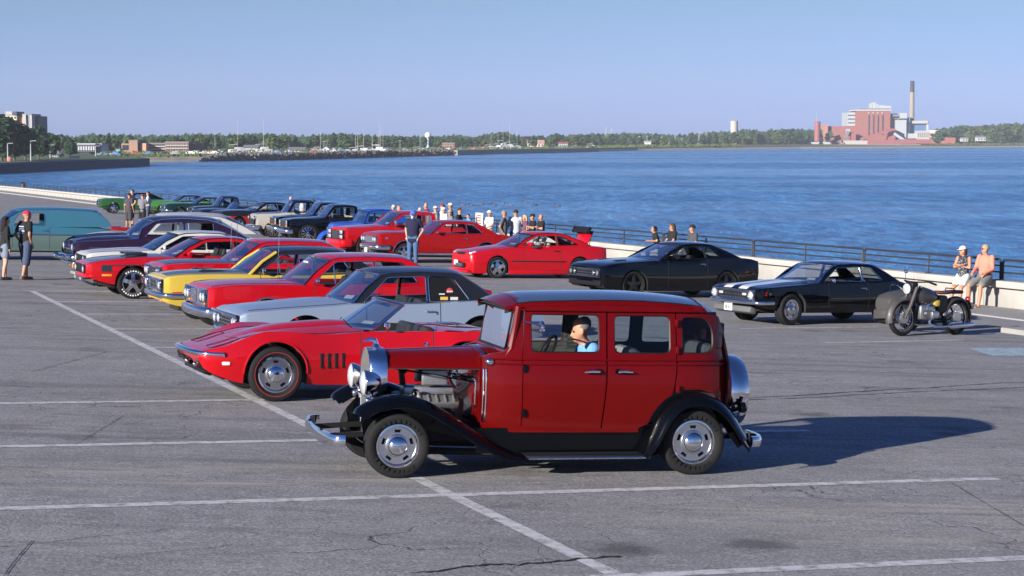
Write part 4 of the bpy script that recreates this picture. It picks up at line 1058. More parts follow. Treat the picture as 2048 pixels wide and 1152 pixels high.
        if drip:
            b = MB()
            for sg in (-1, 1): b.tube([(p[0], sg * (W(p[0], p[1]) + .010), p[1]) for p in [Vector(o_) for o_ in out]], .010, 5)
            b.build("drip_rail", trim or (pillar or roof), s.o)
        return s
    def cabin(s, xf, zf, xr=None, bench=False, high=False, m=None, wheel=True, yw=-.36, dash=None, w=.5):
        m = m or SEATM
        if bench:
            o = link_mesh("seat", seat_mesh(1.2, False, m, ('bench', m.name)), s.o, (xf, 0, zf))
        else:
            for y in (-.34, .34): link_mesh("seat", seat_mesh(w, high, m, ('bucket', high, w, m.name)), s.o, (xf, y, zf))
        if xr: link_mesh("seat", seat_mesh(1.15, False, m, ('rear', m.name)), s.o, (xr, 0, zf))
        if wheel:
            b = MB(); n = 20; T = Matrix.Translation((xf - .46, yw, zf + .40)) @ Matrix.Rotation(-1.1, 4, 'Y')
            b.tube([(.19 * cos(2 * pi * k / n), .19 * sin(2 * pi * k / n), 0) for k in range(n)], .014, 6, closed=True)
            for a in (0, 2.1, 4.2): b.bar((0, 0, 0), (.19 * cos(a), .19 * sin(a), 0), .025, .012)
            b.xf(T); b.tube([(xf - .46, yw, zf + .4), (xf - .75, yw, zf + .25)], .02, 6); b.build("steering_wheel", BLACK, s.o)
        b = MB(); b.rbox((xf - .78, 0, zf + .34), (.24, 1.36, .2), .05); b.build("dashboard", dash or SEATM, s.o)
        return s
    def wheels(s, wb, yf, yr, r, w, style, line=None, rr=None, wr=None, rstyle=None, steer=0.0):
        for x, y, q, ww, stl in ((0, yf, r, w, style), (wb, yr, rr or r, wr or w, rstyle or style)):
            for sg in (-1, 1): add_wheel(s.o, x, sg * (y - ww / 2), q, ww, stl, line, steer if x == 0 else 0)
        s.yf = yf; return s
    def bumper(s, x0, hw, z, h, d, wrap=.35, bow=.06, m=None, sgn=-1, name="bumper", corner=.1, drop=0):
        """x0: foremost point; wraps round the corner by wrap"""
        b = MB(); path = []
        N = 14
        pts = [(x0 - sgn * (wrap + bow), -hw), (x0 - sgn * (.16 + bow), -hw), (x0 - sgn * (.05 + bow), -hw + corner * .35), (x0 - sgn * bow, -hw + corner * 1.2)]
        pts += [(x0 - sgn * bow * (y / hw)**2, y) for y in [-hw * .7 + hw * 1.4 * k / 8 for k in range(9)]]
        pts += [(p[0], -p[1]) for p in pts[:4][::-1]]
        P3 = [Vector((p[0], p[1], z + drop * abs(p[1] / hw)**2)) for p in pts]
        if sgn > 0: P3 = P3[::-1]
        pr = [(-d * .3, -h * .5), (d * .25, -h * .5), (d * .62, -h * .36), (d * .75, 0), (d * .62, h * .36), (d * .25, h * .5), (-d * .3, h * .5)]
        sweep(b, smoothline(P3, 2), pr); o = b.build(name, m or CHROME, s.o, smooth=50); fixnormals(o); return s
    def lamps(s, lst, sgn=-1, bez=CHROME, lens=None, name="headlight"):
        """lst: (x, y, z, r): round lamps on both sides"""
        for x, y, z, r in lst:
            for sy in ((-1, 1) if y else (1,)):
                b = MB(); b.lathe([(r * 1.16, .03), (r * 1.18, -.012), (r * 1.06, -.022), (r, -.006)], axis='X', seg=20, mi=0, c=(0, 0, 0))
                b.lathe([(r, -.004), (r * .75, -.022), (r * .4, -.032), (.002, -.036)], axis='X', seg=20, mi=1)
                if sgn > 0: b.xf(Matrix.Rotation(pi, 4, 'Z'))
                b.xf(Matrix.Translation((x, sy * y, z))); b.build(name, [bez, lens or LENS], s.o)
        return s
    def rect(s, x, y, z, dy, dz, m, name, d=.03, both=True, r=.01, rot=None, frame=None):
        for sy in ((-1, 1) if both and y else (1,)):
            b = MB(); b.rbox((x, sy * y, z), (d, dy, dz), r, rot=(rot[0], rot[1], rot[2] * sy) if rot else None)
            if frame:
                b.cur = 1; b.rbox((x + .008, sy * y, z), (d, dy + .03, dz + .03), r)
            b.build(name, [m, frame or m], s.o)
        return s
    def grille(s, x, hw, z0, z1, nbar=5, vbar=0, back=BLACK, barm=CHROME, frame=CHROME, rake=0.0, fr=.014):
        zc = (z0 + z1) / 2; b = MB()
        b.box((x + .01, 0, zc), (.02, hw * 2, z1 - z0)); o = b.build("grille", back, s.o, smooth=0)
        for k in range(nbar):
            z = z0 + (z1 - z0) * (k + .5) / nbar; b = MB(); b.rbox((x - .006, 0, z), (.012, hw * 1.98, min(.012, (z1 - z0) / nbar * .4)), .003)
            q = b.build("bar", barm, o)
        if vbar:
            b = MB()
            for k in range(1, vbar): b.box((x - .008, -hw + 2 * hw * k / vbar, zc), (.010, .008, z1 - z0))
            q = b.build("upright_bars", barm, o, smooth=0); q["kind"] = "stuff"
        if frame:
            b = MB(); b.tube([(x - .008, -hw, z0), (x - .008, hw, z0), (x - .008, hw, z1), (x - .008, -hw, z1)], fr, 6, closed=True); b.build("grille_frame", frame, s.o)
        if rake: pass
        return s
    def mirror(s, x, y, z, m=CHROME, size=(.05, .13, .085), sides=(-1, 1), arm=.12):
        for sy in sides:
            b = MB(); b.rbox((x, sy * (y + arm), z + .07), size, .03, rot=(0, 0, -.15 * sy)); b.tube([(x + .03, sy * y, z - .01), (x + .01, sy * (y + arm * .7), z + .05)], .012, 6)
            b.build("wing_mirror", m, s.o)
        return s
    def wipers(s):
        r = s.ws; b = MB()
        for j0, j1 in ((2, 5), (5, 8)):
            a = r[0][j0] + Vector((-.03, 0, .012)); c = r[1][j1] + Vector((-.03, 0, .015)); b.tube([a, c], .006, 5); b.tube([r[0][j0] + Vector((-.06, 0, -.02)), (a + c) / 2], .008, 5)
        b.build("wiper", BLACK, s.o); return s
    def card(s, u=.2, v=.2):
        """a paper entry card behind the windscreen"""
        r = s.ws; j = max(1, min(8, int(u * 10))); p = r[1][j]; q = r[1][j + 1]; up = (r[2][j] - r[1][j]) * .55
        off = Vector((.035, 0, -.004)); k = (q - p) * 1.3
        b = MB(); b.add([p + off, p + off + k, p + off + k + up, p + off + up], [(0, 1, 2, 3)])
        b.build("entry_card", PAPER, s.o, smooth=0); return s
    def plate(s, x, y, z, m=None, sgn=-1, frame=True):
        b = MB(); b.rbox((x, y, z), (.012, .305, .155), .008); o = b.build("number_plate", m or PAPER, s.o)
        return o
    def place(s, p, yaw, scale=1.0, yoff=None):
        """p: where the near front tyre stands"""
        s.o.matrix_world = lot_matrix(p, yaw) @ Matrix.Scale(scale, 4) @ Matrix.Translation((0, s.yf if yoff is None else yoff, 0))
        return s
def text_mesh(name, body, size, m, parent, M, extrude=.004, shear=0):
    cu = bpy.data.curves.new(name, 'FONT'); cu.body = body; cu.size = size; cu.extrude = extrude; cu.align_x = 'CENTER'; cu.align_y = 'CENTER'; cu.shear = shear; cu.resolution_u = 2
    tmp = bpy.data.objects.new(name, cu); COL.objects.link(tmp)
    me = bpy.data.meshes.new_from_object(tmp.evaluated_get(bpy.context.evaluated_depsgraph_get())); bpy.data.objects.remove(tmp)
    me.materials.clear(); me.materials.append(m); o = link_mesh(name, me, parent); o.matrix_local = M; return o
SIDE_TXT = Matrix(((1, 0, 0, 0), (0, 0, -1, 0), (0, 1, 0, 0), (0, 0, 0, 1)))      # text on the near flank, read from -y
FRONT_TXT = Matrix(((0, 0, -1, 0), (-1, 0, 0, 0), (0, 1, 0, 0), (0, 0, 0, 1)))    # text on the nose, read from -x
# ------------------------------------------------------------------ the dark red 1930s sedan in front
MAROON = paint("maroon_paint", (.100, .0010, .0010), rough=.3, coat=.8)
BLACKP = paint("black_fender_paint", (.0015, .002, .003), rough=.2, coat=.9)
def sedan():
    c = Car("vintage_sedan", "dark red 1930s hot rod sedan with black fenders and open engine bay, nearest the camera", "car", None); o = c.o
    WB = 2.90
    zb, zt = .43, 1.60
    # plan: half width of the body side along x (narrow cowl, full at doors, rounded tail)
    def HW(x):
        return pchip((.80, 1.15, 1.6, 2.4, 2.9, 3.15, 3.27, 3.33), (.50, .625, .665, .675, .655, .60, .50, .38), x)
    def YS(x, z):
        t = max(0, (z - 1.14) / .46); bow = .045 * sin(max(0, min(1, (z - zb) / .75)) * pi)
        return HW(x) + bow - .075 * t ** 1.2
    # side wall with window openings, as stations so that it curves; doors are separate pieces
    W1 = roundpoly([(1.285, 1.17), (1.285, 1.50), (1.30, 1.535), (1.955, 1.535), (1.955, 1.17)], .05)
    W2 = roundpoly([(2.10, 1.165), (2.10, 1.53), (2.67, 1.53), (2.67, 1.165)], .06)
    W3 = roundpoly([(2.79, 1.165), (2.79, 1.52, .05), (3.04, 1.515, .14), (3.125, 1.40, .1), (3.125, 1.165, .1)], .05)
    def dense(poly, m=.10):
        r = []
        for i, p in enumerate(poly):
            q = poly[(i + 1) % len(poly)]; L = sqrt((q[0] - p[0])**2 + (q[1] - p[1])**2); n = max(1, int(L / m))
            r += [(p[0] + (q[0] - p[0]) * k / n, p[1] + (q[1] - p[1]) * k / n) for k in range(n)]
        return r
    def plate(name, poly, holes, m, off=0.0, th=.035, par=None):
        b = MB()
        for sg in (-1, 1):
            # cut into vertical slices so that the sheet can bend
            b.poly(dense(poly), [dense(h) for h in holes], lambda x, z, d, sg=sg: Vector((x, sg * (YS(x, z) + off - d), z)), th, cut=.12)
        q = b.build(name, m, par or o, smooth=30); fixnormals(q); return q
    g = .006
    def zroof(x): return pchip((1.15, 1.3, 2.2, 3.0, 3.2), (1.575, 1.60, 1.615, 1.59, 1.57), x)
    # door skins
    plate("door", [(1.21, zb + .01), (1.965 + .012, zb + .01), (2.012, .9), (2.025, 1.57), (1.235, 1.57), (1.205, 1.1)], [W1], MAROON, .006)
    ra = .47; xr = WB; zc = .36
    arc = [(xr + ra * cos(a), zc + ra * sin(a)) for a in [radians(v) for v in (118, 128, 140, 152, 163, 172)]]
    plate("door", [(1.992, zb + .01), (xr - .56, zb + .01)] + arc[::-1][1:] + [(2.70, .86), (2.722, 1.0), (2.722, 1.57), (2.04, 1.57), (2.027, .9)], [W2], MAROON, .006)
    # rear quarter
    arc2 = [(xr + ra * cos(a), zc + ra * sin(a)) for a in [radians(v) for v in (20, 40, 60, 80, 100, 112)]]
    plate("quarter_panel", [(3.30, .56)] + arc2 + [(2.712, .86), (2.735, 1.0), (2.735, 1.575), (3.0, 1.58), (3.20, 1.52), (3.285, 1.36), (3.31, 1.1), (3.325, .8)], [W3], MAROON, 0)
    # cowl side and A-pillar
    plate("cowl", [(.84, zb + .05), (1.20, zb + .01), (1.198, 1.1), (1.225, 1.57), (1.17, 1.585), (1.135, 1.45), (1.105, 1.25), (1.03, 1.17), (.92, 1.15), (.84, 1.12)], [], MAROON, 0)
    plate("sill", [(.84, zb - .02), (2.36, zb - .02), (2.36, zb + .012), (.84, zb + .05)], [], MAROON, .004)
    plate("roof_rail", [(1.14, 1.578), (3.02, 1.578), (3.02, 1.62), (2.2, 1.655), (1.3, 1.63), (1.12, 1.60)], [], MAROON, .008)
    b = MB()                                       # belt mouldings and drip rail
    for z, r in ((1.105, .010), (1.06, .007)):
        for sg in (-1, 1): b.tube([(x, sg * (YS(x, z) + .012), z) for x in [.9 + .1 * k for k in range(25)]], r, 6)
    b.build("belt_moulding", MAROON, o)
    b = MB()
    for sg in (-1, 1): b.tube([(x, sg * (YS(x, 1.57) + .03), 1.572) for x in [1.15 + .1 * k for k in range(20)]], .011, 6)
    b.build("drip_rail", MAROON, o)
    b = MB()                                       # rubber around the openings
    for wn_ in (W1, W2, W3):
        for sg in (-1, 1): b.tube([(x, sg * (YS(x, z) - .012), z) for x, z in dense(wn_)], .012, 5, closed=True)
    b.build("window_trim", BLACK, o)
    for wn_ in (W2, W3):
        for sg in (-1, 1):
            b = MB(); b.poly(wn_, [], lambda x, z, d, sg=sg: Vector((x, sg * (YS(x, z) - .022), z)), 0); b.build("window", GLASS, o, smooth=0)
    # rounded back
    b = MB(); rows = []
    for k in range(9):
        z = .52 + (1.60 - .52) * k / 8; t = max(0, (z - 1.3) / .3)
        xe = 3.335 + .05 * sin(min(1, (z - .5) / .8) * pi) - .13 * t * t
        row = []
        for j in range(13):
            u = j / 6 - 1; y = u * (YS(3.28, z) + .01 - .03 * t); row.append(Vector((xe - (.045 + .05 * t) * abs(u)**3.2, y, z)))
        rows.append(row)
    b.grid(rows); b.build("rear_panel", MAROON, o, smooth=60)
    b = MB(); b.rbox((3.335, 0, 1.34), (.02, .62, .2), .03); b.build("rear_window", GLASSDK, o)
    # roof: painted shell with a black fabric insert and a visor over the windscreen
    def roofz(x, u, lift=0): return pchip((.98, 1.12, 1.35, 2.2, 2.9, 3.15, 3.30), (1.575, 1.61, 1.635, 1.655, 1.615, 1.565, 1.48), x) + (.075 * (1 - abs(u)**2.4)) * min(1, (x - .9) / .3) + lift
    b = MB(); rows = []
    for x in [1.04, 1.1, 1.18, 1.3, 1.5, 1.8, 2.1, 2.4, 2.7, 2.9, 3.05, 3.15, 3.23, 3.29]:
        w = YS(max(x, 1.22), 1.59) + .012
        rows.append([Vector((x - .05 * (1 - u * u) * (1 if x < 1.2 else 0) - (.10 * abs(u)**3 if x > 3.1 else 0), u * w, roofz(x, u) - (.03 if abs(u) == 1 else 0))) for u in (-1, -.985, -.94, -.85, -.6, -.3, 0, .3, .6, .85, .94, .985, 1)])
    b.grid(rows); b.grid([[Vector((v.x, v.y * .955, v.z - .03)) for v in r] for r in rows], 1, flip=True); b.build("roof", [MAROON, DARK], o, smooth=60)
    b = MB(); rows = []
    for x in [1.16, 1.3, 1.5, 1.8, 2.1, 2.4, 2.7, 2.9, 3.02]:
        w = (YS(max(x, 1.22), 1.59)) * .955
        rows.append([Vector((x, u * w, roofz(x, u * .96, .006))) for u in (-1, -.9, -.6, -.3, 0, .3, .6, .9, 1)])
    b.grid(rows); b.build("roof_insert", mat("roof_fabric", (.04, .056, .085), .3, var=.15, vscale=90, coat=1.0), o)
    b = MB(); b.tube([rows[0][0]] + [r[0] for r in rows[1:]] + rows[-1][1:] + [r[-1] for r in rows[::-1][1:]] + rows[0][::-1][1:-1], .008, 5, closed=True); b.build("roof_insert_trim", BLACK, o)
    # windscreen frame, pane, pillars
    b = MB()
    A0, A1 = Vector((1.10, .555, 1.17)), Vector((1.16, .55, 1.585))
    for sg in (-1, 1):
        b.tube([(1.06, sg * .56, 1.13), (1.105, sg * .575, 1.2), (1.14, sg * .578, 1.4), (1.17, sg * .57, 1.6)], [.05, .04, .034, .036], 8)
    b.tube([(1.055, y, 1.165 + .0 * y) for y in (-.56, -.3, 0, .3, .56)], .022, 6)
    b.tube([(1.135, y, 1.575) for y in (-.57, 0, .57)], .03, 6)
    b.build("windscreen_pillar", MAROON, o)
    b = MB(); fr = [(1.06, -.525, 1.19), (1.06, .525, 1.19), (1.125, .525, 1.555), (1.125, -.525, 1.555)]
    b.add(fr, [(0, 1, 2, 3)]); b.build("windscreen", GLASS, o, smooth=0)
    b = MB(); b.tube(fr, .014, 6, closed=True); b.build("windscreen_frame", BLACK, o)
    # cowl top and the one-piece hood lid (its sides are off)
    def hoodsec(x, w, zt_, zl):
        pts = []
        for k in range(13):
            u = k / 6 - 1; a = abs(u); pts.append(Vector((x, u * w, zt_ - (zt_ - zl) * (a ** 2.6))))
        return pts
    b = MB(); b.grid([hoodsec(x, pchip((-.02, .86), (.255, .485), x), pchip((-.02, .86), (1.135, 1.175), x), pchip((-.02, .86), (.985, 1.0), x)) for x in (-.02, .1, .25, .4, .55, .7, .83)])
    b.grid([[v - Vector((0, 0, .012)) for v in hoodsec(x, pchip((-.02, .86), (.255, .485), x), pchip((-.02, .86), (1.135, 1.175), x), pchip((-.02, .86), (.985, 1.0), x))] for x in (-.02, .25, .55, .83)], 1, flip=True)
    b.build("hood", [MAROON, DARK], o, smooth=60)
    b = MB(); b.tube([(x, 0, pchip((-.02, .86), (1.137, 1.177), x)) for x in (-.02, .3, .6, .85)], .007, 6); b.build("hood_hinge", CHROME, o)
    b = MB(); b.grid([hoodsec(x, w, z, zl) for x, w, z, zl in ((.83, .492, 1.177, 1.0), (.93, .53, 1.19, 1.02), (1.03, .57, 1.185, 1.06), (1.10, .60, 1.17, 1.1))]); b.build("cowl_top", MAROON, o, smooth=60)
    b = MB()
    for dx in (.845, .87):
        for sg in (-1, 1): b.tube([(dx, sg * (YS(dx, z) + .008), z) for z in (.5, .7, .9, 1.0)] + [(dx + .01, sg * .40, 1.14), (dx + .01, 0, 1.186)], .007, 6)
    b.build("cowl_band", CHROME, o)
    b = MB(); b.box((.838, 0, .80), (.02, .96, .62)); b.build("firewall", MAROON, o, smooth=0)
    # radiator shell and grille
    def shell(x, k):
        out = []
        for z, w in ((.42, .20), (.6, .215), (.85, .235), (1.02, .232), (1.10, .18), (1.145, .09)): out.append((-w * k, z))
        out.append((0, 1.16 * (.5 + .5 * 1)))
        out += [(-a, z) for a, z in out[:-1][::-1]]
        return [Vector((x, y, z)) for y, z in out]
    b = MB(); b.grid([shell(-.17, .94), shell(-.19, 1.0), shell(-.17, 1.1), shell(-.02, 1.12)]); b.build("radiator_shell", CHROME, o, smooth=50)
    b = MB(); sh = shell(-.172, .94); b.add(sh, [tuple(range(len(sh)))]); gr = b.build("grille", mat("grille_mesh", (.42, .42, .40), .4, .7), o, smooth=0)
    for k in range(-9, 10):
        y = k * .0225; zt_ = pchip((0, .09, .18, .225), (1.14, 1.12, 1.06, .98), abs(y))
        m = MB(); m.bar((-.182, y, .44), (-.182, y, zt_), .009, .012); m.build("bar", mat("grille_bar", (.55, .54, .5), .3, .8), gr)
    b = MB(); b.lathe([(.035, 1.135), (.045, 1.16), (.03, 1.19), (.012, 1.2)], (-.09, 0, 0), 'Z', 14); b.tube([(-.08, 0, 1.18), (-.10, 0, 1.225), (-.16, 0, 1.238), (-.215, 0, 1.215)], [.02, .026, .02, .006], 8)
    b.build("radiator_cap_ornament", CHROME, o)
    # headlamps on a bar
    for sg in (-1, 1):
        b = MB(); b.lathe([(.003, .165), (.05, .15), (.095, .09), (.120, .03), (.126, 0), (.118, -.012)], axis='X', seg=24, mi=0)
        b.lathe([(.12, -.010), (.09, -.028), (.05, -.04), (.002, -.045)], axis='X', seg=24, mi=1)
        b.xf(Matrix.Translation((-.255, sg * .345, .85))); b.tube([(-.19, sg * .345, .76), (-.17, sg * .33, .64)], .018, 6, mi=0); b.ball((-.22, sg * .36, .68), (.03, .03, .04), mi=0)
        b.build("headlight", [CHROME, LENS], o)
    b = MB(); b.tube([(-.18, y, .70) for y in (-.44, -.2, 0, .2, .44)], .016, 8); b.build("headlight_bar", CHROME, o)
    # fenders
    def fender(pts, hw, name, xs_in):
        """pts: (x, z, crown half width); bowed sheet over the wheel with rolled lips"""
        for sg in (-1, 1):
            b = MB(); line = smoothline([Vector(p) for p in pts], 5); rows, rows2 = [], []
            for i, p in enumerate(line):
                t = (line[min(i + 1, len(line) - 1)] - line[max(i - 1, 0)]); n = Vector((-t.y, t.x)).normalized()
                if n.y < 0 and abs(n.x) < .9: n = -n
                row = []
                for u in (-1, -.98, -.9, -.7, -.35, 0, .4, .8, 1):
                    d = .085 * (abs(u)**2.2) * p.z; inn = hw[0] if u < 0 else hw[1]
                    row.append(Vector((p.x - n.x * d, sg * (hw[2] - u * inn) * 1.0, p.y - n.y * d - (.02 if abs(u) == 1 else 0))))
                rows.append(row); rows2.append([v + Vector((0, 0, 0)) - Vector((n.x, 0, n.y)) * .012 for v in row])
            b.grid(rows); b.grid(rows2, flip=True)
            fixnormals(b.build(name, BLACKP, o, smooth=60))
            lip = MB(); lip.tube([r[0] for r in rows], .012, 6); lip.build("fender_bead", BLACKP, o)
    fender([(-.41, .60, .7), (-.37, .66, 1), (-.20, .745, 1), (.05, .775, 1), (.28, .72, 1), (.52, .585, 1), (.78, .42, 1), (1.02, .275, .8), (1.25, .20, .35), (1.38, .19, .15)], (.165, .16, .655), "front_fender", 0)
    fender([(2.36, .21, .5), (2.44, .36, .9), (2.56, .60, 1), (2.72, .75, 1), (2.92, .80, 1), (3.12, .745, 1), (3.28, .62, 1), (3.42, .42, 1), (3.50, .29, .8)], (.15, .14, .695), "rear_fender", 0)
    # fender skirts towards the frame, running boards, chassis
    b = MB()
    for sg in (-1, 1):
        b.poly(roundpoly([(-.30, .52), (-.1, .74), (.1, .755), (.5, .56), (.98, .26), (.98, .42), (.84, .46), (.5, .60), (.3, .40), (.2, .3), (-.25, .3)], .02), [], lambda x, z, d, sg=sg: Vector((x, sg * (.42 - d), z)), .01)
        b.box((1.75, sg * .60, .33), (1.95, .03, .24)); 
    fixnormals(b.build("splash_apron", BLACKP, o))
    for sg in (-1, 1):
        b = MB(); b.rbox((1.84, sg * .69, .195), (1.22, .25, .035), .012, mi=0); b.tube([(1.24, sg * .815, .185), (2.44, sg * .815, .185)], .013, 6, mi=1)
        for k in range(5): b.tube([(1.28, sg * (.61 + .035 * k), .214), (2.4, sg * (.61 + .035 * k), .214)], .005, 4, mi=0)
        b.build("running_board", [BLACK, CHROME], o)
    b = MB(); b.box((1.5, 0, .36), (3.3, .8, .12)); b.box((1.9, 0, .40), (2.2, 1.2, .04))
    for x in (0, WB): b.tube([(x, -.6, .30), (x, .6, .30)], .045, 8)
    b.tube([(.3, -.3, .2), (1.4, -.35, .17), (3.2, -.4, .22)], .035, 8); b.tube([(.3, .3, .2), (1.4, .35, .17), (3.2, .4, .22)], .035, 8)
    b.build("chassis", DARK, o)
    for sg in (-1, 1):
        add_wheel(o, 0, sg * .665, .302, .205, 'rally', 'blackletters'); add_wheel(o, WB, sg * .66, .318, .225, 'rally', 'blackletters')
    # bumpers
    b = MB(); P = smoothline([Vector(p) for p in ((-.50, -.80, .36), (-.60, -.74, .36), (-.66, -.4, .36), (-.68, 0, .36), (-.66, .4, .36), (-.60, .74, .36), (-.50, .80, .36))], 4)
    sweep(b, P, [(-.012, -.055), (.02, -.055), (.034, -.02), (.034, .02), (.02, .055), (-.012, .055)]); b.build("front_bumper", CHROME, o, smooth=50)
    b = MB()
    for sg in (-1, 1): b.bar((-.63, sg * .36, .35), (-.1, sg * .36, .38), .04, .05); b.ball((-.66, sg * .36, .36), (.03, .035, .07))
    b.build("bumper_bracket", BLACK, o)
    b = MB()
    for sg in (-1, 1):
        P = smoothline([Vector((3.46, sg * .82, .33)), Vector((3.55, sg * .78, .33)), Vector((3.60, sg * .6, .33)), Vector((3.61, sg * .3, .33))], 4); P = P if sg > 0 else P[::-1]
        sweep(b, P[::-1] if False else P, [(-.012, -.05), (.02, -.05), (.034, -.02), (.034, .02), (.02, .05), (-.012, .05)]); b.bar((3.3, sg * .4, .33), (3.59, sg * .4, .33), .04, .05)
    fixnormals(b.build("rear_bumper", CHROME, o, smooth=50))
    # spare wheel in its metal cover, at the back
    b = MB(); b.lathe([(.01, .13), (.12, .125), (.20, .105), (.24, .12), (.335, .11), (.36, .06), (.365, -.06), (.34, -.10), (.05, -.10)], axis='X', seg=36, c=(3.50, -.02, .74)); b.build("spare_wheel_cover", CHROME, o, smooth=50)
    b = MB(); b.tube([(3.3, -.3, .55), (3.5, -.36, .6), (3.52, -.38, .72)], .022, 6); b.lathe([(.05, -.03), (.055, .02), (.03, .04)], axis='X', seg=14, c=(3.50, -.46, .62)); b.tube([(3.33, -.45, .56), (3.5, -.46, .62)], .018, 6); b.build("tail_lamp", [BLACKP], o)
    # door handles, hinges, lamps, mirror
    for x, d in ((1.93, -1), (2.12, 1)):
        for sg in (-1, 1):
            b = MB(); y = sg * (YS(x, 1.0) + .012); b.lathe([(.026, 0), (.026, .02), (.012, .045)], c=(x, y - .02, 1.0), axis='Y', seg=12); b.tube([(x, y + sg * .04, 1.0), (x + d * .06, y + sg * .05, 1.005), (x + d * .145, y + sg * .038, .995)], [.014, .015, .008], 8); b.build("door_handle", CHROME, o)
    for x, z, m in ((1.215, 1.02, BLACKP), (1.215, .60, BLACKP), (2.732, 1.46, MAROON), (2.732, 1.20, MAROON), (2.732, .83, MAROON)):
        for sg in (-1, 1): b = MB(); b.rbox((x, sg * (YS(x, z) + .02), z), (.035, .035, .075), .01); b.build("hinge", m, o)
    for sg in (-1, 1):
        b = MB(); b.ball((.90, sg * .575, 1.075), (.045, .035, .04)); b.tube([(.92, sg * .52, 1.05), (.90, sg * .575, 1.06)], .014, 6); b.build("cowl_lamp", CHROME, o)
    b = MB(); b.lathe([(.055, .0), (.056, .018), (.045, .03), (.006, .035)], axis='X', seg=18, c=(1.33, -.80, 1.425)); b.tube([(1.21, -.63, 1.46), (1.28, -.74, 1.45), (1.34, -.80, 1.43)], .009, 6); b.build("wing_mirror", CHROME, o)
    # engine
    EN = mat("cast_alloy", (.42, .42, .43), .38, .8, var=.15, vscale=30); EB = mat("engine_black", (.015, .015, .016), .5)
    b = MB(); b.rbox((.42, 0, .52), (.66, .42, .40), .04, mi=1); b.rbox((.42, 0, .745), (.50, .24, .10), .03, mi=0); b.tube([(.05, 0, .52), (.12, 0, .52)], .11, 12, mi=0)
    b.lathe([(.15, 0), (.16, .02), (.02, .03)], axis='X', seg=16, c=(-.03, 0, .72), mi=1); b.build("engine_block", [EN, EB], o)
    for sg in (-1, 1):
        b = MB(); b.rbox((.43, sg * .235, .655), (.50, .14, .085), .02, rot=(sg * -.5, 0, 0)); 
        for k in range(6): b.box((.22 + k * .082, sg * .262, .695), (.012, .11, .02), rot=(sg * -.5, 0, 0))
        b.build("valve_cover", EN, o)
        b = MB(); b.rbox((.46, sg * .17, .885), (.26, .035, .15), .03, mi=0); b.rbox((.46, sg * .10, .885), (.22, .12, .12), .03, mi=1)
        for k in range(9): b.box((.46, sg * .189, .825 + k * .015), (.22, .006, .006), mi=0)
        b.build("air_cleaner", [EN, EB], o)
        b = MB()
        for k in range(4): b.tube([(.22 + k * .13, sg * .24, .60), (.24 + k * .13, sg * .33, .57), (.3 + k * .12, sg * .36, .5), (.55, sg * .36, .44)], .022, 7)
        b.build("exhaust_header", EB, o)
        b = MB(); b.lathe([(.03, .0), (.036, .01), (.036, .06), (.02, .075)], axis='Z', seg=12, c=(.27, sg * .2, .70)); b.build("breather_cap", CHROME, o)
    b = MB()
    b.tube([(-.1, -.22, 1.0), (.82, -.32, .86)], .010, 6); b.tube([(-.1, .22, 1.0), (.82, .32, .86)], .010, 6); b.build("support_rod", CHROME, o)
    b = MB(); b.lathe([(.09, 0), (.10, .03), (.10, .10), (.06, .13)], axis='X', seg=16, c=(.66, -.2, .96)); b.rbox((.74, -.24, .97), (.14, .14, .1), .03); b.build("brake_booster", CHROME, o)
    b = MB(); b.tube(smoothline([Vector(p) for p in ((.60, -.3, .91), (.74, -.36, .90), (.80, -.42, .88), (.80, -.42, .66), (.82, -.40, .60))], 5), .009, 6); b.tube([(.62, -.26, .93), (.82, -.36, .90)], .009, 6); b.build("brake_line", CHROME, o)
    b = MB(); b.tube(smoothline([Vector(p) for p in ((-.02, .05, 1.0), (.1, .05, .98), (.22, 0, .93))], 5), .03, 8); b.bar((.18, .12, .98), (.24, .16, .60), .05, .05); b.build("radiator_hose", EB, o)
    # cabin
    SE = mat("grey_cloth_seat", (.17, .175, .18), .9, var=.35, vscale=60); LIN = mat("headlining", (.06, .065, .06), .9)
    b = MB(); b.rbox((2.02, 0, .66), (.52, 1.14, .18), .06); b.rbox((2.30, 0, .95), (.16, 1.14, .52), .06, rot=(0, .18, 0)); b.build("front_seat", SE, o)
    b = MB(); b.rbox((2.78, 0, .68), (.5, 1.1, .18), .06); b.rbox((3.08, 0, .98), (.16, 1.08, .55), .06, rot=(0, .2, 0)); b.build("rear_seat", SE, o)
    b = MB(); b.rbox((1.18, 0, 1.08), (.10, 1.1, .16), .03); b.build("dashboard", mat("dark_wood_dash", (.05, .02, .012), .3, coat=.6), o)
    b = MB(); n = 24; b.tube([(.20 * cos(2 * pi * k / n), .20 * sin(2 * pi * k / n), 0) for k in range(n)], .016, 8, closed=True)
    for a in (.5, 2.6, 4.7): b.bar((0, 0, 0), (.2 * cos(a), .2 * sin(a), 0), .035, .012)
    b.xf(Matrix.Translation((1.50, -.31, 1.13)) @ Matrix.Rotation(-1.0, 4, 'Y')); b.tube([(1.50, -.31, 1.13), (1.2, -.31, .95)], .022, 8); b.build("steering_wheel", BLACK, o)
    b = MB(); b.box((2.2, 0, .47), (2.0, 1.2, .02)); b.build("cabin_floor", LIN, o, smooth=0)
    b = MB()
    for sg in (-1, 1):
        b = MB(); b.poly(dense([(1.2, .5), (3.2, .5), (3.2, 1.56), (1.25, 1.56)]), [dense(h) for h in (W1, W2, W3)], lambda x, z, d, sg=sg: Vector((x, sg * (YS(x, z) - .052), z)), .004, cut=.2); b.build("door_lining", LIN, o, smooth=30)
    c.yf = .665 + .10
    c.place(at(795, 957.5), radians(14.33))
    return c
SEDAN = sedan()
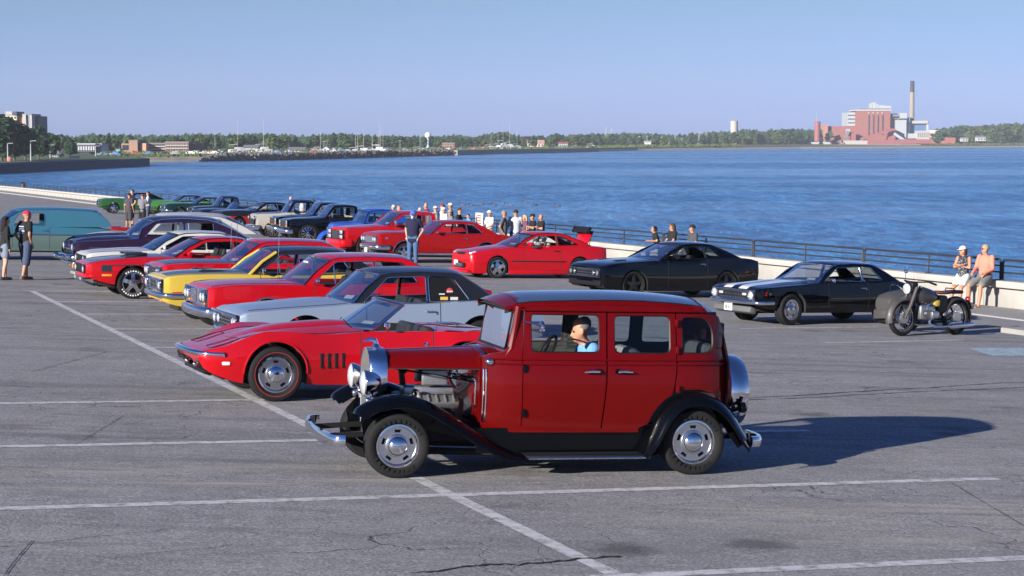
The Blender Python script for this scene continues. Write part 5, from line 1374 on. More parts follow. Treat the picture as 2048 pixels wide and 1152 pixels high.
# ------------------------------------------------------------------ the other vehicles
RED = paint("bright_red_paint", (.40, .003, .008), coat=1.0, ior=1.45); REDD = paint("deep_red_paint", (.27, .004, .005))
NAVYBLK = paint("black_gloss_paint", (.0008, .001, .0022), rough=.22, coat=1.0, ior=1.5)
BLKSATIN = mat("satin_black_stripe", (.018, .02, .024), .32, coat=.6)
def muscle_rows(xn, wb, xt, w=.92, zb=.90, zn=.80, hip=.95, zt=.86, lo=.25, crown=.05, front_lo=.42):
    return [(xn, front_lo + .04, w * .88, .60, w * .93, zn - .03, w * .92, zn, w * .84, zn + .01),
            (xn + .10, front_lo, w * .91, .58, w * .97, zn + .01, w * .96, zn + .045, w * .79, zn + .05 + crown * .3),
            (xn + .55, lo + .06, w * .93, .56, w, zn + .05, w * .975, zn + .085, w * .77, zn + .09 + crown * .7),
            (.45, lo, w * .94, .55, w, (zn + zb) / 2 + .035, w * .965, (zn + zb) / 2 + .07, w * .76, (zn + zb) / 2 + .07 + crown),
            (.90, lo, w * .94, .55, w, zb, w * .96, zb + .025, w * .82, zb + .025 + crown * .6),
            (1.7, lo, w * .94, .55, w, zb, w * .955, zb + .02, w * .85, zb + .02),
            (wb - .35, lo, w * .94, .56, w * 1.0, hip - .03, w * .965, hip - .005, w * .83, hip),
            (wb + .25, lo + .02, w * .94, .58, w, hip, w * .95, hip + .02, w * .78, hip + .03),
            (xt - .3, .34, w * .90, .60, w * .96, zt + .01, w * .93, zt + .035, w * .78, zt + .05),
            (xt, .42, w * .84, .62, w * .90, zt - .06, w * .88, zt - .03, w * .80, zt - .02)]
def coupe_gh(xa0, xa1, xr, xc, zb, zr, xm, quarter=True, xq=None, fast=False):
    A = [(xa0, zb - .02), (xa0 + (xa1 - xa0) * .5, zb + (zr - zb) * .52), (xa1, zr - .045)]
    top = [(xa1 + .16, zr - .008), ((xa1 + xr) / 2, zr + .012), (xr - .12, zr - .004), (xr, zr - .035)]
    C = [(xr + (xc - xr) * .45, zb + (zr - zb) * (.58 if not fast else .5)), (xc, zb + .035)]
    out = A + top + C; ia = 2; ic = 6
    f = roundpoly([(xa0 + .20, zb + .035), (xa1 + .10, zr - .085), (xm - .02, zr - .06), (xm - .02, zb + .035)], .03)
    wins = [f]
    if quarter:
        xq = xq or xr + .12
        wins.append(roundpoly([(xm + .02, zb + .04), (xm + .02, zr - .06), (xr - .12, zr - .085), (xq, zb + .065)], .035))
    return out, ia, ic, wins

# ---- red convertible sports car with swelling fenders
def sports_convertible():
    c = Car("sports_convertible", "bright red open sports car with curved fenders, behind the dark red sedan"); o = c.o
    WB = 2.49; w = .87
    rows = [(-.93, .50, .60, .55, .66, .575, .66, .60, .56, .605),
            (-.86, .40, .70, .52, .74, .60, .72, .625, .58, .63),
            (-.66, .30, .77, .52, .81, .665, .78, .675, .60, .68),
            (-.38, .23, .80, .52, .845, .785, .80, .765, .56, .765),
            (-.10, .23, .81, .50, .87, .865, .80, .82, .54, .825),
            (.15, .22, .80, .50, .87, .865, .80, .825, .54, .865),
            (.55, .20, .76, .48, .835, .825, .775, .82, .58, .905),
            (.95, .19, .73, .47, .80, .83, .74, .84, .62, .925),
            (1.45, .19, .73, .47, .80, .85, .73, .86, .66, .865),
            (1.95, .20, .76, .48, .82, .86, .745, .86, .66, .86),
            (2.40, .22, .80, .50, .86, .86, .80, .85, .64, .84),
            (2.75, .24, .80, .50, .86, .87, .80, .86, .62, .85),
            (3.15, .30, .76, .52, .82, .81, .76, .81, .60, .80),
            (3.40, .42, .70, .56, .75, .74, .70, .74, .58, .74)]
    P = RED
    c.body(rows, [(0, .35, .40), (WB, .35, .40)], P, 1.18, 2.22, [(1.10, 2.05)], -.8, handle=None, lip=P)
    # hood bulge
    b = MB(); rr = []
    for k in range(9):
        x = -.45 + 1.5 * k / 8; h = .035 * min(1, k / 3) ; q = c.P(x)
        rr.append([Vector((x, u * .26, q[8] - (q[8] - q[6]) * (u * .26 / q[7])**2 + h * max(0, 1 - abs(u)**3) + .002)) for u in (-1, -.85, -.5, 0, .5, .85, 1)])
    b.grid(rr); b.build("hood_bulge", P, o)
    # thin chrome bumper blades, dark grilles, valance
    b = MB()
    sweep(b, smoothline([Vector(p) for p in ((-.63, -.80, .58), (-.85, -.69, .585), (-.97, -.48, .595), (-1.01, 0, .60), (-.97, .48, .595), (-.85, .69, .585), (-.63, .80, .58))], 4), [(-.03, -.022), (.02, -.03), (.04, -.008), (.04, .015), (.02, .03), (-.03, .028)])
    fixnormals(b.build("bumper", CHROME, o, smooth=60))
    b = MB()
    b.grid([[Vector((xx, y * s, z)) for y in (-.70, -.45, 0, .45, .70) for xx in ((x0 + .22 * abs(y / .7)**2.2),)] for z, x0, s in ((.56, -.92, .97), (.50, -.90, .99), (.40, -.84, 1.0), (.33, -.76, .98))]); fixnormals(b.build("lower_valance", P, o, smooth=60))
    for sg in (-1, 1):
        b = MB(); b.rbox((-.865, sg * .44, .475), (.05, .40, .115), .02, rot=(0, -.35, sg * .28), mi=0)
        for k in range(5): b.rbox((-.898 + .008 * k, sg * .44, .435 + .02 * k), (.01, .38, .006), .002, rot=(0, -.35, sg * .28), mi=1)
        b.build("grille", [BLACK, STEEL], o)
        b = MB(); b.ball((-.89, sg * .24, .42), (.03, .035, .03)); b.build("parking_lamp", CHROME, o)
        b = MB(); b.rbox((-.62, sg * .815, .475), (.10, .03, .045), .012, rot=(0, 0, sg * .18), mi=0); b.build("side_marker", [mat("pale_lens", (.7, .68, .6), .2, coat=1)], o)
        for k in range(4):           # fender louvres
            x = .58 + k * .095; b = MB(); wv = c.side_w(x, .50); b.rbox((x, sg * (wv - .016), .50), (.042, .04, .19), .008, rot=(0, -.05, 0)); b.build("vent", BLACK, o)
    b = MB(); b.rbox((-.80, 0, .34), (.12, 1.2, .05), .02, rot=(0, .3, 0)); b.build("air_dam", BLACK, o)
    for sg in (-1, 1):   # popped lamp outlines
        b = MB(); pts = [(-.78, .60), (-.42, .64), (-.40, .34), (-.76, .30)]
        b.tube([(x, sg * y, c.P(x)[8] - (c.P(x)[8] - c.P(x)[6]) * min(1.1, (y / c.P(x)[7]))**2 + .002) for x, y in pts], .004, 4, closed=True); b.build("lamp_lid_seam", BLACK, o)
    # windscreen
    b = MB(); rws = []
    for i in range(6):
        t = i / 5; x0 = 1.28 + .40 * t; z0 = .875 + .30 * t; ww = .69 - .10 * t
        rws.append([Vector((x0 - (.28 - .12 * t) * (1 - u * u), u * ww, z0 + .045 * t * (1 - u * u))) for u in [k / 5 - 1 for k in range(11)]])
    c.ws = rws; b.grid(rws); b.build("windscreen", GLASS, o, smooth=60)
    b = MB(); loop = rws[0] + [r[-1] for r in rws[1:]] + rws[-1][::-1][1:] + [r[0] for r in rws[::-1][1:-1]]
    b.tube(loop, .024, 6, closed=True); b.tube([v + Vector((.02, 0, .004)) for v in rws[-1]], .026, 6); b.build("windscreen_frame", mat("blue_grey_chrome", (.55, .58, .64), .2, 1.0), o)
    c.card(.05); c.wipers()
    c.cabin(1.72, .27, m=SEATM, dash=SEATM)
    # body-coloured deck behind the seats with its fairings
    b = MB(); rr = []
    for x, z in ((2.16, .86), (2.28, .885), (2.5, .875), (2.9, .86), (3.2, .81)):
        q = c.P(x); rr.append([Vector((x, u * q[7], z + .0 - .02 * abs(u)**3)) for u in (-1, -.6, -.2, 0, .2, .6, 1)])
    b.grid(rr); b.build("rear_deck", P, o)
    c.mirror(1.42, .72, .87, size=(.07, .10, .085), sides=(-1,), arm=.09)
    b = MB(); b.tube([(2.12, -.70, .72), (2.12, -.70, 1.0)], .006, 5); b.build("aerial", CHROME, o)
    b = MB(); b.lathe([(.03, 0), (.028, -.012), (.002, -.016)], c=(1.95, -.785, .70), seg=12); b.build("lock_button", CHROME, o)
    c.wheels(WB, .865, .875, .338, .20, 'rally', 'red')
    c.place(at(552, 804), TH); return c
sports_convertible()

# ---- silver-blue coupe under a black vinyl roof
SILV = paint("silver_blue_paint", (.27, .33, .43), .35, .34)
def silver_coupe():
    c = Car("vinyl_roof_coupe", "silver blue two-door coupe with black vinyl roof beside the open red sports car"); o = c.o; WB = 2.75
    c.body(muscle_rows(-.98, WB, 3.78, .92, .90, .745, .96, .84, crown=.07, front_lo=.40), [(0, .36, .39), (WB, .36, .39)], SILV, .78, 3.0, [(.92, 2.08)], -.85)
    g = coupe_gh(.70, 1.20, 2.46, 3.08, .90, 1.385, 1.92, xq=2.58)
    c.greenhouse(*g, .80, .64, .90, 1.385, roof=VINYL, pillar=VINYL, nopane=(0,), crown=.045)
    b = MB(); b.poly([(1.95, .935), (1.95, 1.31), (2.28, 1.29), (2.60, .955)], [], lambda x, z, d: Vector((x, -(c.W(x, z) + .002), z)), 0); b.build("quarter_glass_cover", BLACK, o, smooth=0)
    def stick(x, z, dx, dz, m, nm, zoff=.006):
        b = MB(); y = -(c.W(x, z) + zoff); b.box((x, y, z), (dx, .004, dz)); b.build(nm, m, o, smooth=0)
    b = MB(); b.lathe([(.055, 0), (.05, -.003), (.002, -.003)], c=(2.27, -(c.W(2.27, 1.10) + .006), 1.10), seg=16); b.build("round_sticker", mat("red_sticker", (.55, .04, .05), .6), o)
    stick(2.27, 1.10, .09, .02, PAPER, "sticker_bar", .012); stick(2.17, .99, .12, .06, mat("yellow_sticker", (.62, .42, .08), .6), "sticker"); stick(2.33, .99, .12, .055, PAPER, "sticker"); stick(2.14, 1.06, .09, .02, PAPER, "sticker")
    c.bumper(-1.06, .92, .45, .10, .06, .42, .10); c.bumper(3.83, .90, .60, .12, .06, .3, .05, sgn=1, name="rear_bumper")
    c.grille(-1.0, .80, .49, .70, 4, 9); c.lamps([(-1.02, .70, .61, .08), (-1.0, .50, .61, .075)])
    b = MB(); b.tube([(-1.03, -.86, .725), (-1.10, -.5, .745), (-1.13, 0, .75), (-1.10, .5, .745), (-1.03, .86, .725)], .022, 6); b.build("nose_trim", CHROME, o)
    b = MB(); b.box((-.92, 0, .42), (.1, 1.5, .16)); b.build("lower_valance", BLACK, o)
    c.cabin(1.55, .34, 2.3, bench=False); c.mirror(1.0, .84, .92, sides=(-1,)); c.wipers(); c.card(.05)
    c.wheels(WB, .88, .88, .335, .22, 'rally')
    c.place(st(15.7, 1.75), TH); return c
silver_coupe()

# ---- red coupe with chrome front and hood vents
def red_chrome_coupe():
    c = Car("chrome_nose_coupe", "red two-door coupe with full chrome grille and black hood vents, beside the silver blue coupe"); o = c.o; WB = 2.90
    c.body(muscle_rows(-1.0, WB, 4.0, .95, .93, .88, .98, .92, front_lo=.44), [(0, .36, .39), (WB, .36, .39)], RED, .62, 3.1, [(.80, 1.98)], -.93, lip=CHROME)
    g = coupe_gh(.58, 1.12, 2.52, 3.25, .945, 1.43, 1.90, xq=2.65)
    c.greenhouse(*g, .83, .66, .945, 1.43, roof=RED, vent=True, nopane=(0,), crown=.05)
    c.bumper(-1.12, .95, .50, .17, .08, .5, .07); c.bumper(4.05, .93, .55, .14, .07, .3, .05, sgn=1, name="rear_bumper")
    c.grille(-1.02, .86, .60, .86, 7, 3, frame=CHROME, back=mat("grille_grey", (.10, .10, .11), .5), fr=.022)
    for y in (0,): c.rect(-1.045, y, .73, .06, .24, CHROME, "grille_divider", both=False)
    c.lamps([(-1.05, .76, .74, .085), (-1.05, .55, .74, .085)]); c.rect(-1.03, .64, .635, .3, .03, AMBER, "turn_signal")
    for sg in (-1, 1):
        b = MB(); b.rbox((.22, sg * .38, .985), (.62, .10, .05), .02, rot=(0, -.03, sg * -.03), mi=0); b.rbox((.22, sg * .44, .985), (.52, .02, .035), .006, mi=1); b.build("hood_vent", [RED, BLACK], o)
    c.cabin(1.4, .42, 2.2, bench=False, high=True); c.mirror(.82, .86, .96, sides=(-1,)); c.wipers()
    b = MB(); b.box((c.ws[4][5].x - .0, 0, c.ws[4][5].z), (.004, .30, .035)); b.build("screen_strip", PAPER, o)
    b = MB(); b.tube([(.55, .7, .95), (.57, .72, 1.8)], .005, 5); b.build("aerial", CHROME, o)
    c.wheels(WB, .90, .90, .345, .22, 'rally')
    c.place(st(19.8, 2.15), TH); return c
red_chrome_coupe()

# ---- yellow coupe with black hood stripes
YEL = paint("butter_yellow_paint", (.50, .36, .055), rough=.35, areas=[((.02, .022, .028), [('x', -1.2, .75), ('ay', .12, .62), ('z', .82, 1.2)])])
YELP = paint("butter_yellow_plain", (.50, .36, .055))
def yellow_coupe():
    c = Car("yellow_coupe", "yellow two-door coupe with black hood stripes and scoops and a black roof"); o = c.o; WB = 2.82
    c.body(muscle_rows(-.95, WB, 3.85, .91, .92, .86, .97, .90, front_lo=.40), [(0, .36, .385), (WB, .36, .385)], YELP, .66, 3.0, [(.84, 1.98)], -.9, hood_mat=YEL)
    g = coupe_gh(.62, 1.18, 2.5, 3.2, .935, 1.40, 1.90, xq=2.62)
    c.greenhouse(*g, .80, .63, .935, 1.40, roof=VINYL, pillar=VINYL, vent=True, nopane=(0,), crown=.05)
    c.bumper(-1.04, .91, .55, .10, .07, .45, .08); c.bumper(3.9, .9, .55, .12, .07, .3, .05, sgn=1, name="rear_bumper")
    c.grille(-.97, .80, .62, .83, 3, 14, back=BLACK, fr=.02); c.lamps([(-1.0, .66, .725, .085)])
    c.rect(-.99, .36, .725, .08, .17, CHROME, "grille_divider"); c.rect(-.96, .55, .455, .22, .05, AMBER, "turn_signal")
    b = MB()
    for sg in (-1, 1): b.rbox((-.72, sg * .905, .60), (.18, .015, .04), .005)
    b.build("side_marker", REDLENS, o)
    for sg in (-1, 1):
        b = MB(); b.tube([(x, sg * (c.W(x, z) + .006), z) for x, z in g[0][:3]], .034, 6); b.build("windscreen_pillar", YELP, o)
        b = MB(); rr = []
        for x, h, wd in ((-.22, .055, .10), (-.14, .07, .115), (.2, .05, .115), (.55, .012, .10)):
            q = c.P(x); zz = q[8] - .03; rr.append([Vector((x, sg * .36 + u * wd, zz + h * (1 - abs(u)**4) - .02)) for u in (-1, -.9, -.5, 0, .5, .9, 1)])
        b.grid(rr, 0); b.add(rr[0], [tuple(range(7))], 1); b.build("hood_scoop", [BLKSATIN, CHROME], o)
    c.cabin(1.42, .4, 2.2); c.mirror(.88, .82, .95, sides=(-1,), size=(.06, .1, .1)); c.wipers()
    b = MB(); b.tube([(.6, .68, .93), (.62, .70, 1.85)], .005, 5); b.build("aerial", CHROME, o)
    c.wheels(WB, .87, .87, .335, .21, 'five')
    c.place(st(23.5, 2.05), TH); return c
yellow_coupe()

# ---- red coupe with black hood
def black_hood_coupe():
    c = Car("black_hood_coupe", "red two-door coupe with satin black hood, behind the yellow coupe"); o = c.o; WB = 2.92
    c.body(muscle_rows(-.98, WB, 3.95, .94, .94, .90, .99, .92, front_lo=.44), [(0, .36, .385), (WB, .36, .385)], RED, .54, 3.0, [(.74, 1.92)], -.93, hood_mat=BLKSATIN)
    g = coupe_gh(.50, 1.05, 2.5, 3.2, .955, 1.43, 1.85, xq=2.6)
    c.greenhouse(*g, .82, .65, .955, 1.43, roof=RED, nopane=(0,), crown=.05)
    c.bumper(-1.08, .95, .54, .13, .08, .45, .06); c.grille(-1.0, .84, .64, .88, 4, 12, fr=.02); c.lamps([(-1.03, .74, .77, .085), (-1.03, .55, .77, .085)])
    b = MB(); b.rbox((-.15, 0, .985), (.7, .5, .06), .03); b.build("hood_scoop", BLKSATIN, o)
    c.cabin(1.35, .42, 2.15); c.mirror(.76, .86, .97, sides=(-1,)); c.wipers(); c.card(.05)
    b = MB(); b.tube([(.55, -.7, .97), (.57, -.72, 1.8)], .005, 5); b.build("aerial", CHROME, o)
    c.wheels(WB, .90, .90, .34, .22, 'rally')
    c.place(st(27.3, 2.75), TH); return c
black_hood_coupe()

# ---- red fastback with black hood panel and side scoop decals
MACH = paint("fastback_red_paint", (.45, .007, .012), areas=[((.016, .02, .028), [('x', -.95, .95), ('ay', -1, .60), ('z', .80, 1.3)])])
def red_fastback():
    c = Car("fastback_coupe", "red fastback coupe with black hood panel, side decal and white-lettered tyres"); o = c.o; WB = 2.77
    rows = [(-1.02, .50, .74, .60, .82, .72, .83, .74, .78, .745), (-.90, .44, .84, .60, .90, .76, .89, .79, .74, .80), (-.45, .32, .90, .58, .95, .83, .92, .865, .72, .88),
            (.1, .27, .92, .56, .96, .875, .92, .91, .72, .94), (.7, .25, .92, .55, .96, .90, .925, .93, .75, .97), (.95, .25, .92, .55, .955, .905, .92, .93, .80, .95), (1.8, .25, .92, .55, .95, .905, .91, .925, .81, .93),
            (2.4, .26, .92, .56, .96, .96, .92, .98, .80, .98), (3.0, .28, .92, .58, .96, .98, .91, 1.0, .76, 1.0), (3.55, .36, .88, .62, .92, .94, .88, .96, .76, .97), (3.85, .44, .84, .64, .88, .88, .84, .90, .76, .91)]
    c.body(rows, [(0, .36, .40), (WB, .36, .40)], RED, .95, 3.3, [(1.1, 2.25)], -.95, hood_mat=MACH)
    g = coupe_gh(.90, 1.56, 2.55, 3.55, .93, 1.35, 2.26, xq=2.75, fast=True)
    c.greenhouse(*g, .82, .62, .93, 1.35, roof=RED, nopane=(0,), crown=.04, trim=BLACK)
    b = MB(); b.poly(roundpoly([(-.70, .60), (-.70, .74), (-.10, .755), (.62, .76), (.62, .74), (-.48, .725), (-.48, .60)], .01), [], lambda x, z, d: Vector((x, -(c.side_w(x, z) + .004), z)), 0, cut=.1); b.build("side_decal", BLKSATIN, o)
    b = MB(); b.rbox((-.58, -(c.side_w(-.58, .52) + .002), .52), (.22, .02, .05), .006); b.build("side_marker", AMBER, o)
    c.grille(-1.03, .72, .55, .72, 0, 0, frame=BLACK); c.lamps([(-1.035, .56, .635, .085)]); c.bumper(-1.06, .86, .50, .10, .05, .4, .10, RED); c.lamps([(-1.06, .40, .42, .05)], name="fog_lamp")
    b = MB(); b.rbox((-.92, 0, .33), (.25, 1.6, .05), .02, rot=(0, .35, 0)); b.build("front_spoiler", BLKSATIN, o)
    for sg in (-1, 1):
        b = MB(); b.rbox((.15, sg * .3, .975), (.5, .22, .05), .03); b.build("hood_scoop", BLKSATIN, o)
    c.cabin(1.75, .34, 2.55, high=True); c.mirror(1.25, .84, .94, m=RED, sides=(-1, 1), size=(.12, .14, .09), arm=.08); c.card(.05)
    c.wheels(WB, .92, .92, .345, .24, 'five', 'letters', steer=-.0)
    c.place(at(266, 598), TH); return c
red_fastback()

# ---- white fastback with red stripes
WHT = paint("white_striped_paint", (.50, .50, .48), areas=[((.42, .02, .03), [('x', -.9, 1.0), ('ay', .30, .42), ('z', .72, 1.3)])])
WHP = paint("plain_white_paint", (.50, .50, .48))
def white_fastback():
    c = Car("striped_fastback", "white fastback coupe with red hood stripes next to the red fastback"); o = c.o; WB = 2.77
    rows = muscle_rows(-.95, WB, 3.7, .92, .92, .82, .97, .9)
    c.body(rows, [(0, .36, .39), (WB, .36, .39)], WHP, .62, 3.1, [(.8, 1.95)], -.9, hood_mat=WHT)
    g = coupe_gh(.58, 1.25, 2.4, 3.5, .935, 1.36, 1.9, xq=2.7, fast=True)
    c.greenhouse(*g, .82, .63, .935, 1.36, roof=WHP, crown=.05, trim=BLACK, gl=GLASSDK)
    c.bumper(-1.02, .90, .48, .20, .06, .4, .08, WHP); c.grille(-.97, .72, .62, .78, 0, 0, frame=BLACK); c.lamps([(-.99, .60, .70, .085)]); c.rect(-1.06, .70, .50, .12, .12, AMBER, "turn_signal", r=.05)
    b = MB(); b.rbox((-.95, 0, .33), (.3, 1.7, .08), .03); b.build("front_spoiler", WHP, o)
    c.cabin(1.45, .38, 2.2); c.mirror(.86, .85, .95, m=WHP, sides=(-1,)); c.card(.05); c.wheels(WB, .89, .89, .335, .22, 'five')
    c.place(st(34.7, 2.3), TH); return c
white_fastback()

# ---- rounded cars of the fifties
def fifties_rows(w, zn=.92, zb=1.02, zt=.95, xn=-.92, wb=2.95, xt=4.25, lo=.30, hood=.10):
    return [(xn, .50, w * .86, .66, w * .92, zn - .05, w * .90, zn, w * .80, zn + hood * .4), (xn + .12, .42, w * .91, .62, w * .97, zn, w * .94, zn + .03, w * .70, zn + hood * .8), (xn + .6, .34, w * .94, .60, w, zn + .05, w * .95, zn + .06, w * .66, zn + hood + .05),
            (.4, lo, w * .95, .60, w, (zn + zb) / 2 + .04, w * .95, (zn + zb) / 2 + .06, w * .68, zb + hood * .8), (.85, lo, w * .95, .60, w, zb, w * .94, zb + .03, w * .80, zb + .08), (2.0, lo, w * .95, .60, w, zb, w * .94, zb + .02, w * .83, zb + .02),
            (wb, lo, w * .95, .62, w, zb - .01, w * .94, zb + .01, w * .78, zb + .02), (xt - .4, .38, w * .92, .62, w * .97, zt, w * .92, zt + .02, w * .75, zt + .03), (xt, .46, w * .84, .64, w * .88, zt - .08, w * .84, zt - .05, w * .74, zt - .04)]
PUR = paint("dark_plum_paint", (.022, .010, .030), rough=.22)
def fifties_gh(xa0, xa1, xr, xc, zb, zr, pillars):
    out = [(xa0, zb - .02), (xa0 + .10, zb + (zr - zb) * .5), (xa1, zr - .06), (xa1 + .2, zr - .01), ((xa1 + xr) / 2, zr + .02), (xr - .2, zr - .01), (xr, zr - .06), (xr + (xc - xr) * .55, zb + (zr - zb) * .5), (xc, zb + .03)]
    wins = []; xs = [xa0 + .14] + pillars
    for i in range(len(xs) - 1):
        a, e = xs[i] + .025, xs[i + 1] - .025
        top0 = zr - .09 - (.03 if i == 0 else 0); x0t = max(a, xa1 + .05) if i == 0 else a
        wins.append(roundpoly([(a, zb + .04), (x0t, top0), (e, zr - .085), (e, zb + .04)], .05))
    return out, 2, 6, wins
def plum_sedan():
    c = Car("plum_fifties_sedan", "dark plum 1950s hardtop with twin hood spears behind the white fastback"); o = c.o; WB = 2.95
    c.body(fifties_rows(.95), [(0, .37, .40), (WB, .37, .40)], PUR, .64, 3.2, [(.86, 2.0)], -.8)
    c.greenhouse(*fifties_gh(.60, 1.02, 2.55, 3.35, 1.05, 1.53, [1.75, 2.5]), .83, .68, 1.05, 1.52, roof=PUR, crown=.07, nopane=(0, 1), bb=.32, bt=.2, rb=.25)
    c.bumper(-1.10, .96, .56, .14, .10, .5, .08); c.bumper(-1.06, .90, .42, .08, .06, .3, .06, name="lower_bumper"); c.grille(-.95, .75, .52, .74, 5, 0); c.lamps([(-.97, .74, .80, .095)])
    for sg in (-1, 1):
        b = MB(); b.ball((-1.2, sg * .42, .56), (.09, .07, .07)); b.build("bumper_guard", CHROME, o)
        b = MB(); b.tube([(-.85, sg * .33, 1.03), (-.2, sg * .33, 1.11), (.5, sg * .35, 1.14)], .02, 6); b.build("hood_spear", CHROME, o)
        b = MB(); b.tube([(-.6, sg * .955, .80), (.6, sg * .965, .82), (1.5, sg * .96, .80), (3.4, sg * .955, .72)], .012, 6); b.build("side_trim", CHROME, o)
    c.rect(-1.02, .70, .40, .12, .08, AMBER, "turn_signal"); c.cabin(1.7, .42, 2.6, bench=True, m=mat("red_seat_vinyl", (.25, .02, .02), .5)); c.card(.1)
    c.wheels(WB, .90, .90, .35, .19, 'cap', 'wide'); c.place(st(38.6, 2.6), TH, 1.05); return c
plum_sedan()
CREAM = paint("cream_white_paint", (.44, .43, .41)); CREAMRED = paint("cream_red_hood_paint", (.55, .55, .55), areas=[((.42, .02, .03), [('x', .05, 1.0), ('ay', -1, .30), ('z', .9, 1.4)])])
def cream_sedan():
    c = Car("cream_fifties_sedan", "off-white rounded 1950s sedan with red hood scoop behind the plum hardtop"); o = c.o; WB = 2.95
    c.body(fifties_rows(.95, .90, 1.0, .93), [(0, .37, .40), (WB, .37, .40)], CREAM, .78, 3.4, [(1.0, 2.2)], -.8, hood_mat=CREAM)
    c.greenhouse(*fifties_gh(.74, 1.25, 3.05, 4.0, 1.03, 1.56, [1.95, 2.95]), .83, .68, 1.03, 1.56, roof=CREAM, crown=.08, bb=.3, bt=.18, rb=.28)
    b = MB(); b.rbox((.25, 0, 1.13), (.9, .5, .09), .04); b.build("hood_scoop", REDD, o); b = MB(); b.rbox((-.05, 0, 1.19), (.3, .26, .03), .012); b.build("scoop_lid", CHROME, o)
    c.bumper(-1.05, .95, .54, .14, .09, .5, .08); c.lamps([(-.95, .74, .80, .09)]); c.grille(-.94, .7, .55, .74, 4, 0); c.bumper(4.35, .93, .55, .14, .08, .4, .08, sgn=1, name="rear_bumper")
    c.cabin(1.7, .42, 2.6, bench=True); c.wheels(WB, .90, .90, .35, .19, 'cap'); c.place(st(45.3, 3.9), TH); return c
cream_sedan()
TEAL = paint("teal_van_paint", (.05, .185, .235), rough=.3); TEALD = paint("grey_green_paint", (.085, .15, .15), rough=.3)
def panel_van():
    c = Car("sedan_delivery", "teal two-tone 1950s delivery wagon behind the couple walking past", "van"); o = c.o; WB = 2.92
    m = paint("teal_two_tone", (.035, .125, .19), rough=.3, areas=[((.085, .13, .125), [('z', 0, .80)])])
    c.body(fifties_rows(.94, .92, 1.03, 1.0, xt=4.2), [(0, .37, .40), (WB, .37, .40)], m, .80, 4.05, [(1.02, 2.15)], -.8)
    out = [(.76, 1.03), (.92, 1.32), (1.22, 1.50), (1.45, 1.555), (2.4, 1.58), (3.4, 1.55), (3.62, 1.50), (3.9, 1.3), (4.1, 1.06)]
    wins = [roundpoly([(1.02, 1.09), (1.24, 1.44), (2.0, 1.455), (2.0, 1.09)], .04)]
    c.greenhouse(out, 2, 6, wins, .83, .69, 1.05, 1.55, roof=m, crown=.07, nopane=(0,), bb=.3, bt=.18, rb=.15)
    c.bumper(-1.05, .95, .54, .14, .09, .5, .08); c.lamps([(-.95, .74, .82, .09)]); c.grille(-.94, .7, .55, .76, 4, 0)
    b = MB()
    for sg in (-1, 1): b.tube([(-.6, sg * .95, .80), (1.2, sg * .95, .81), (4.0, sg * .93, .80)], .012, 6)
    b.build("side_trim", CHROME, o)
    c.cabin(1.75, .42, None, bench=True, m=mat("tan_seat_vinyl", (.2, .1, .04), .5)); c.mirror(1.05, .88, 1.06, sides=(-1,)); c.wheels(WB, .89, .89, .34, .2, 'cap')
    c.place(st(50.0, .3), TH - .02); return c
panel_van()
# ------------------------------------------------------------------ the row along the wall
YR = radians(31); YRT = radians(17)
def striped_coupe():
    m = paint("black_white_striped_paint", (.0008, .001, .0022), rough=.22, coat=1.0, ior=1.5, areas=[((.62, .62, .60), [('x', -1.2, .95), ('ay', .13, .44), ('z', .70, 1.3)])])
    c = Car("striped_muscle_coupe", "black two-door coupe with two wide white hood stripes, beside the motorcycle", group="cars parked along the sea wall"); o = c.o; WB = 2.75
    rows = muscle_rows(-.90, WB, 3.72, .92, .915, .775, .96, .85, lo=.27, front_lo=.46, crown=.06)
    c.body(rows, [(0, .36, .40), (WB, .36, .40)], NAVYBLK, .86, 3.0, [(1.02, 2.15)], -.88, hood_mat=m)
    g = coupe_gh(.76, 1.30, 2.48, 3.10, .93, 1.345, 2.06, xq=2.62)
    c.greenhouse(*g, .80, .62, .93, 1.345, roof=NAVYBLK, nopane=(0,), crown=.05)
    c.bumper(-1.0, .93, .50, .085, .06, .42, .07); c.bumper(3.78, .9, .55, .1, .06, .3, .05, sgn=1, name="rear_bumper")
    c.grille(-.925, .80, .55, .76, 3, 16, frame=STEEL, fr=.012); c.lamps([(-.955, .69, .655, .088)])
    c.rect(-.955, .44, .67, .15, .06, LENS, "parking_lamp", r=.02)
    b = MB(); b.rbox((-.98, .12, .36), (.012, .31, .16), .008); q = b.build("number_plate", PAPER, o); text_mesh("plate_text", "78 EU", .1, BLACK, q, Matrix.Translation((-.99, .12, .35)) @ FRONT_TXT, .002)
    b = MB(); b.rbox((-.88, 0, .32), (.2, 1.4, .14), .04, rot=(0, .3, 0)); b.build("front_spoiler", mat("grey_valance", (.10, .10, .105), .6), o)
    text_mesh("fender_badge", "Camaro", .10, CHROME, o, Matrix.Translation((.60, -(c.side_w(.6, .72) + .006), .70)) @ SIDE_TXT, .003, .25)
    q = text_mesh("fender_badge", "Z", .11, REDLENS, o, Matrix.Translation((-.70, -(c.side_w(-.70, .70) + .006), .69)) @ SIDE_TXT, .003); text_mesh("fender_badge", "28", .07, CHROME, o, Matrix.Translation((-.60, -(c.side_w(-.60, .70) + .006), .69)) @ SIDE_TXT, .003)
    b = MB()
    for sg in (-1, 1): b.rbox((-.62, sg * (c.side_w(-.62, .52)), .52), (.12, .03, .04), .008)
    b.build("side_marker", LENS, o)
    c.cabin(1.6, .34, 2.35, high=False); c.mirror(1.08, .84, .92, sides=(-1,), size=(.06, .13, .1)); c.wipers(); c.card(.08)
    c.wheels(WB, .90, .90, .345, .24, 'slot', steer=.16); c.place(at(1582, 651), radians(29), .93); return c
striped_coupe()

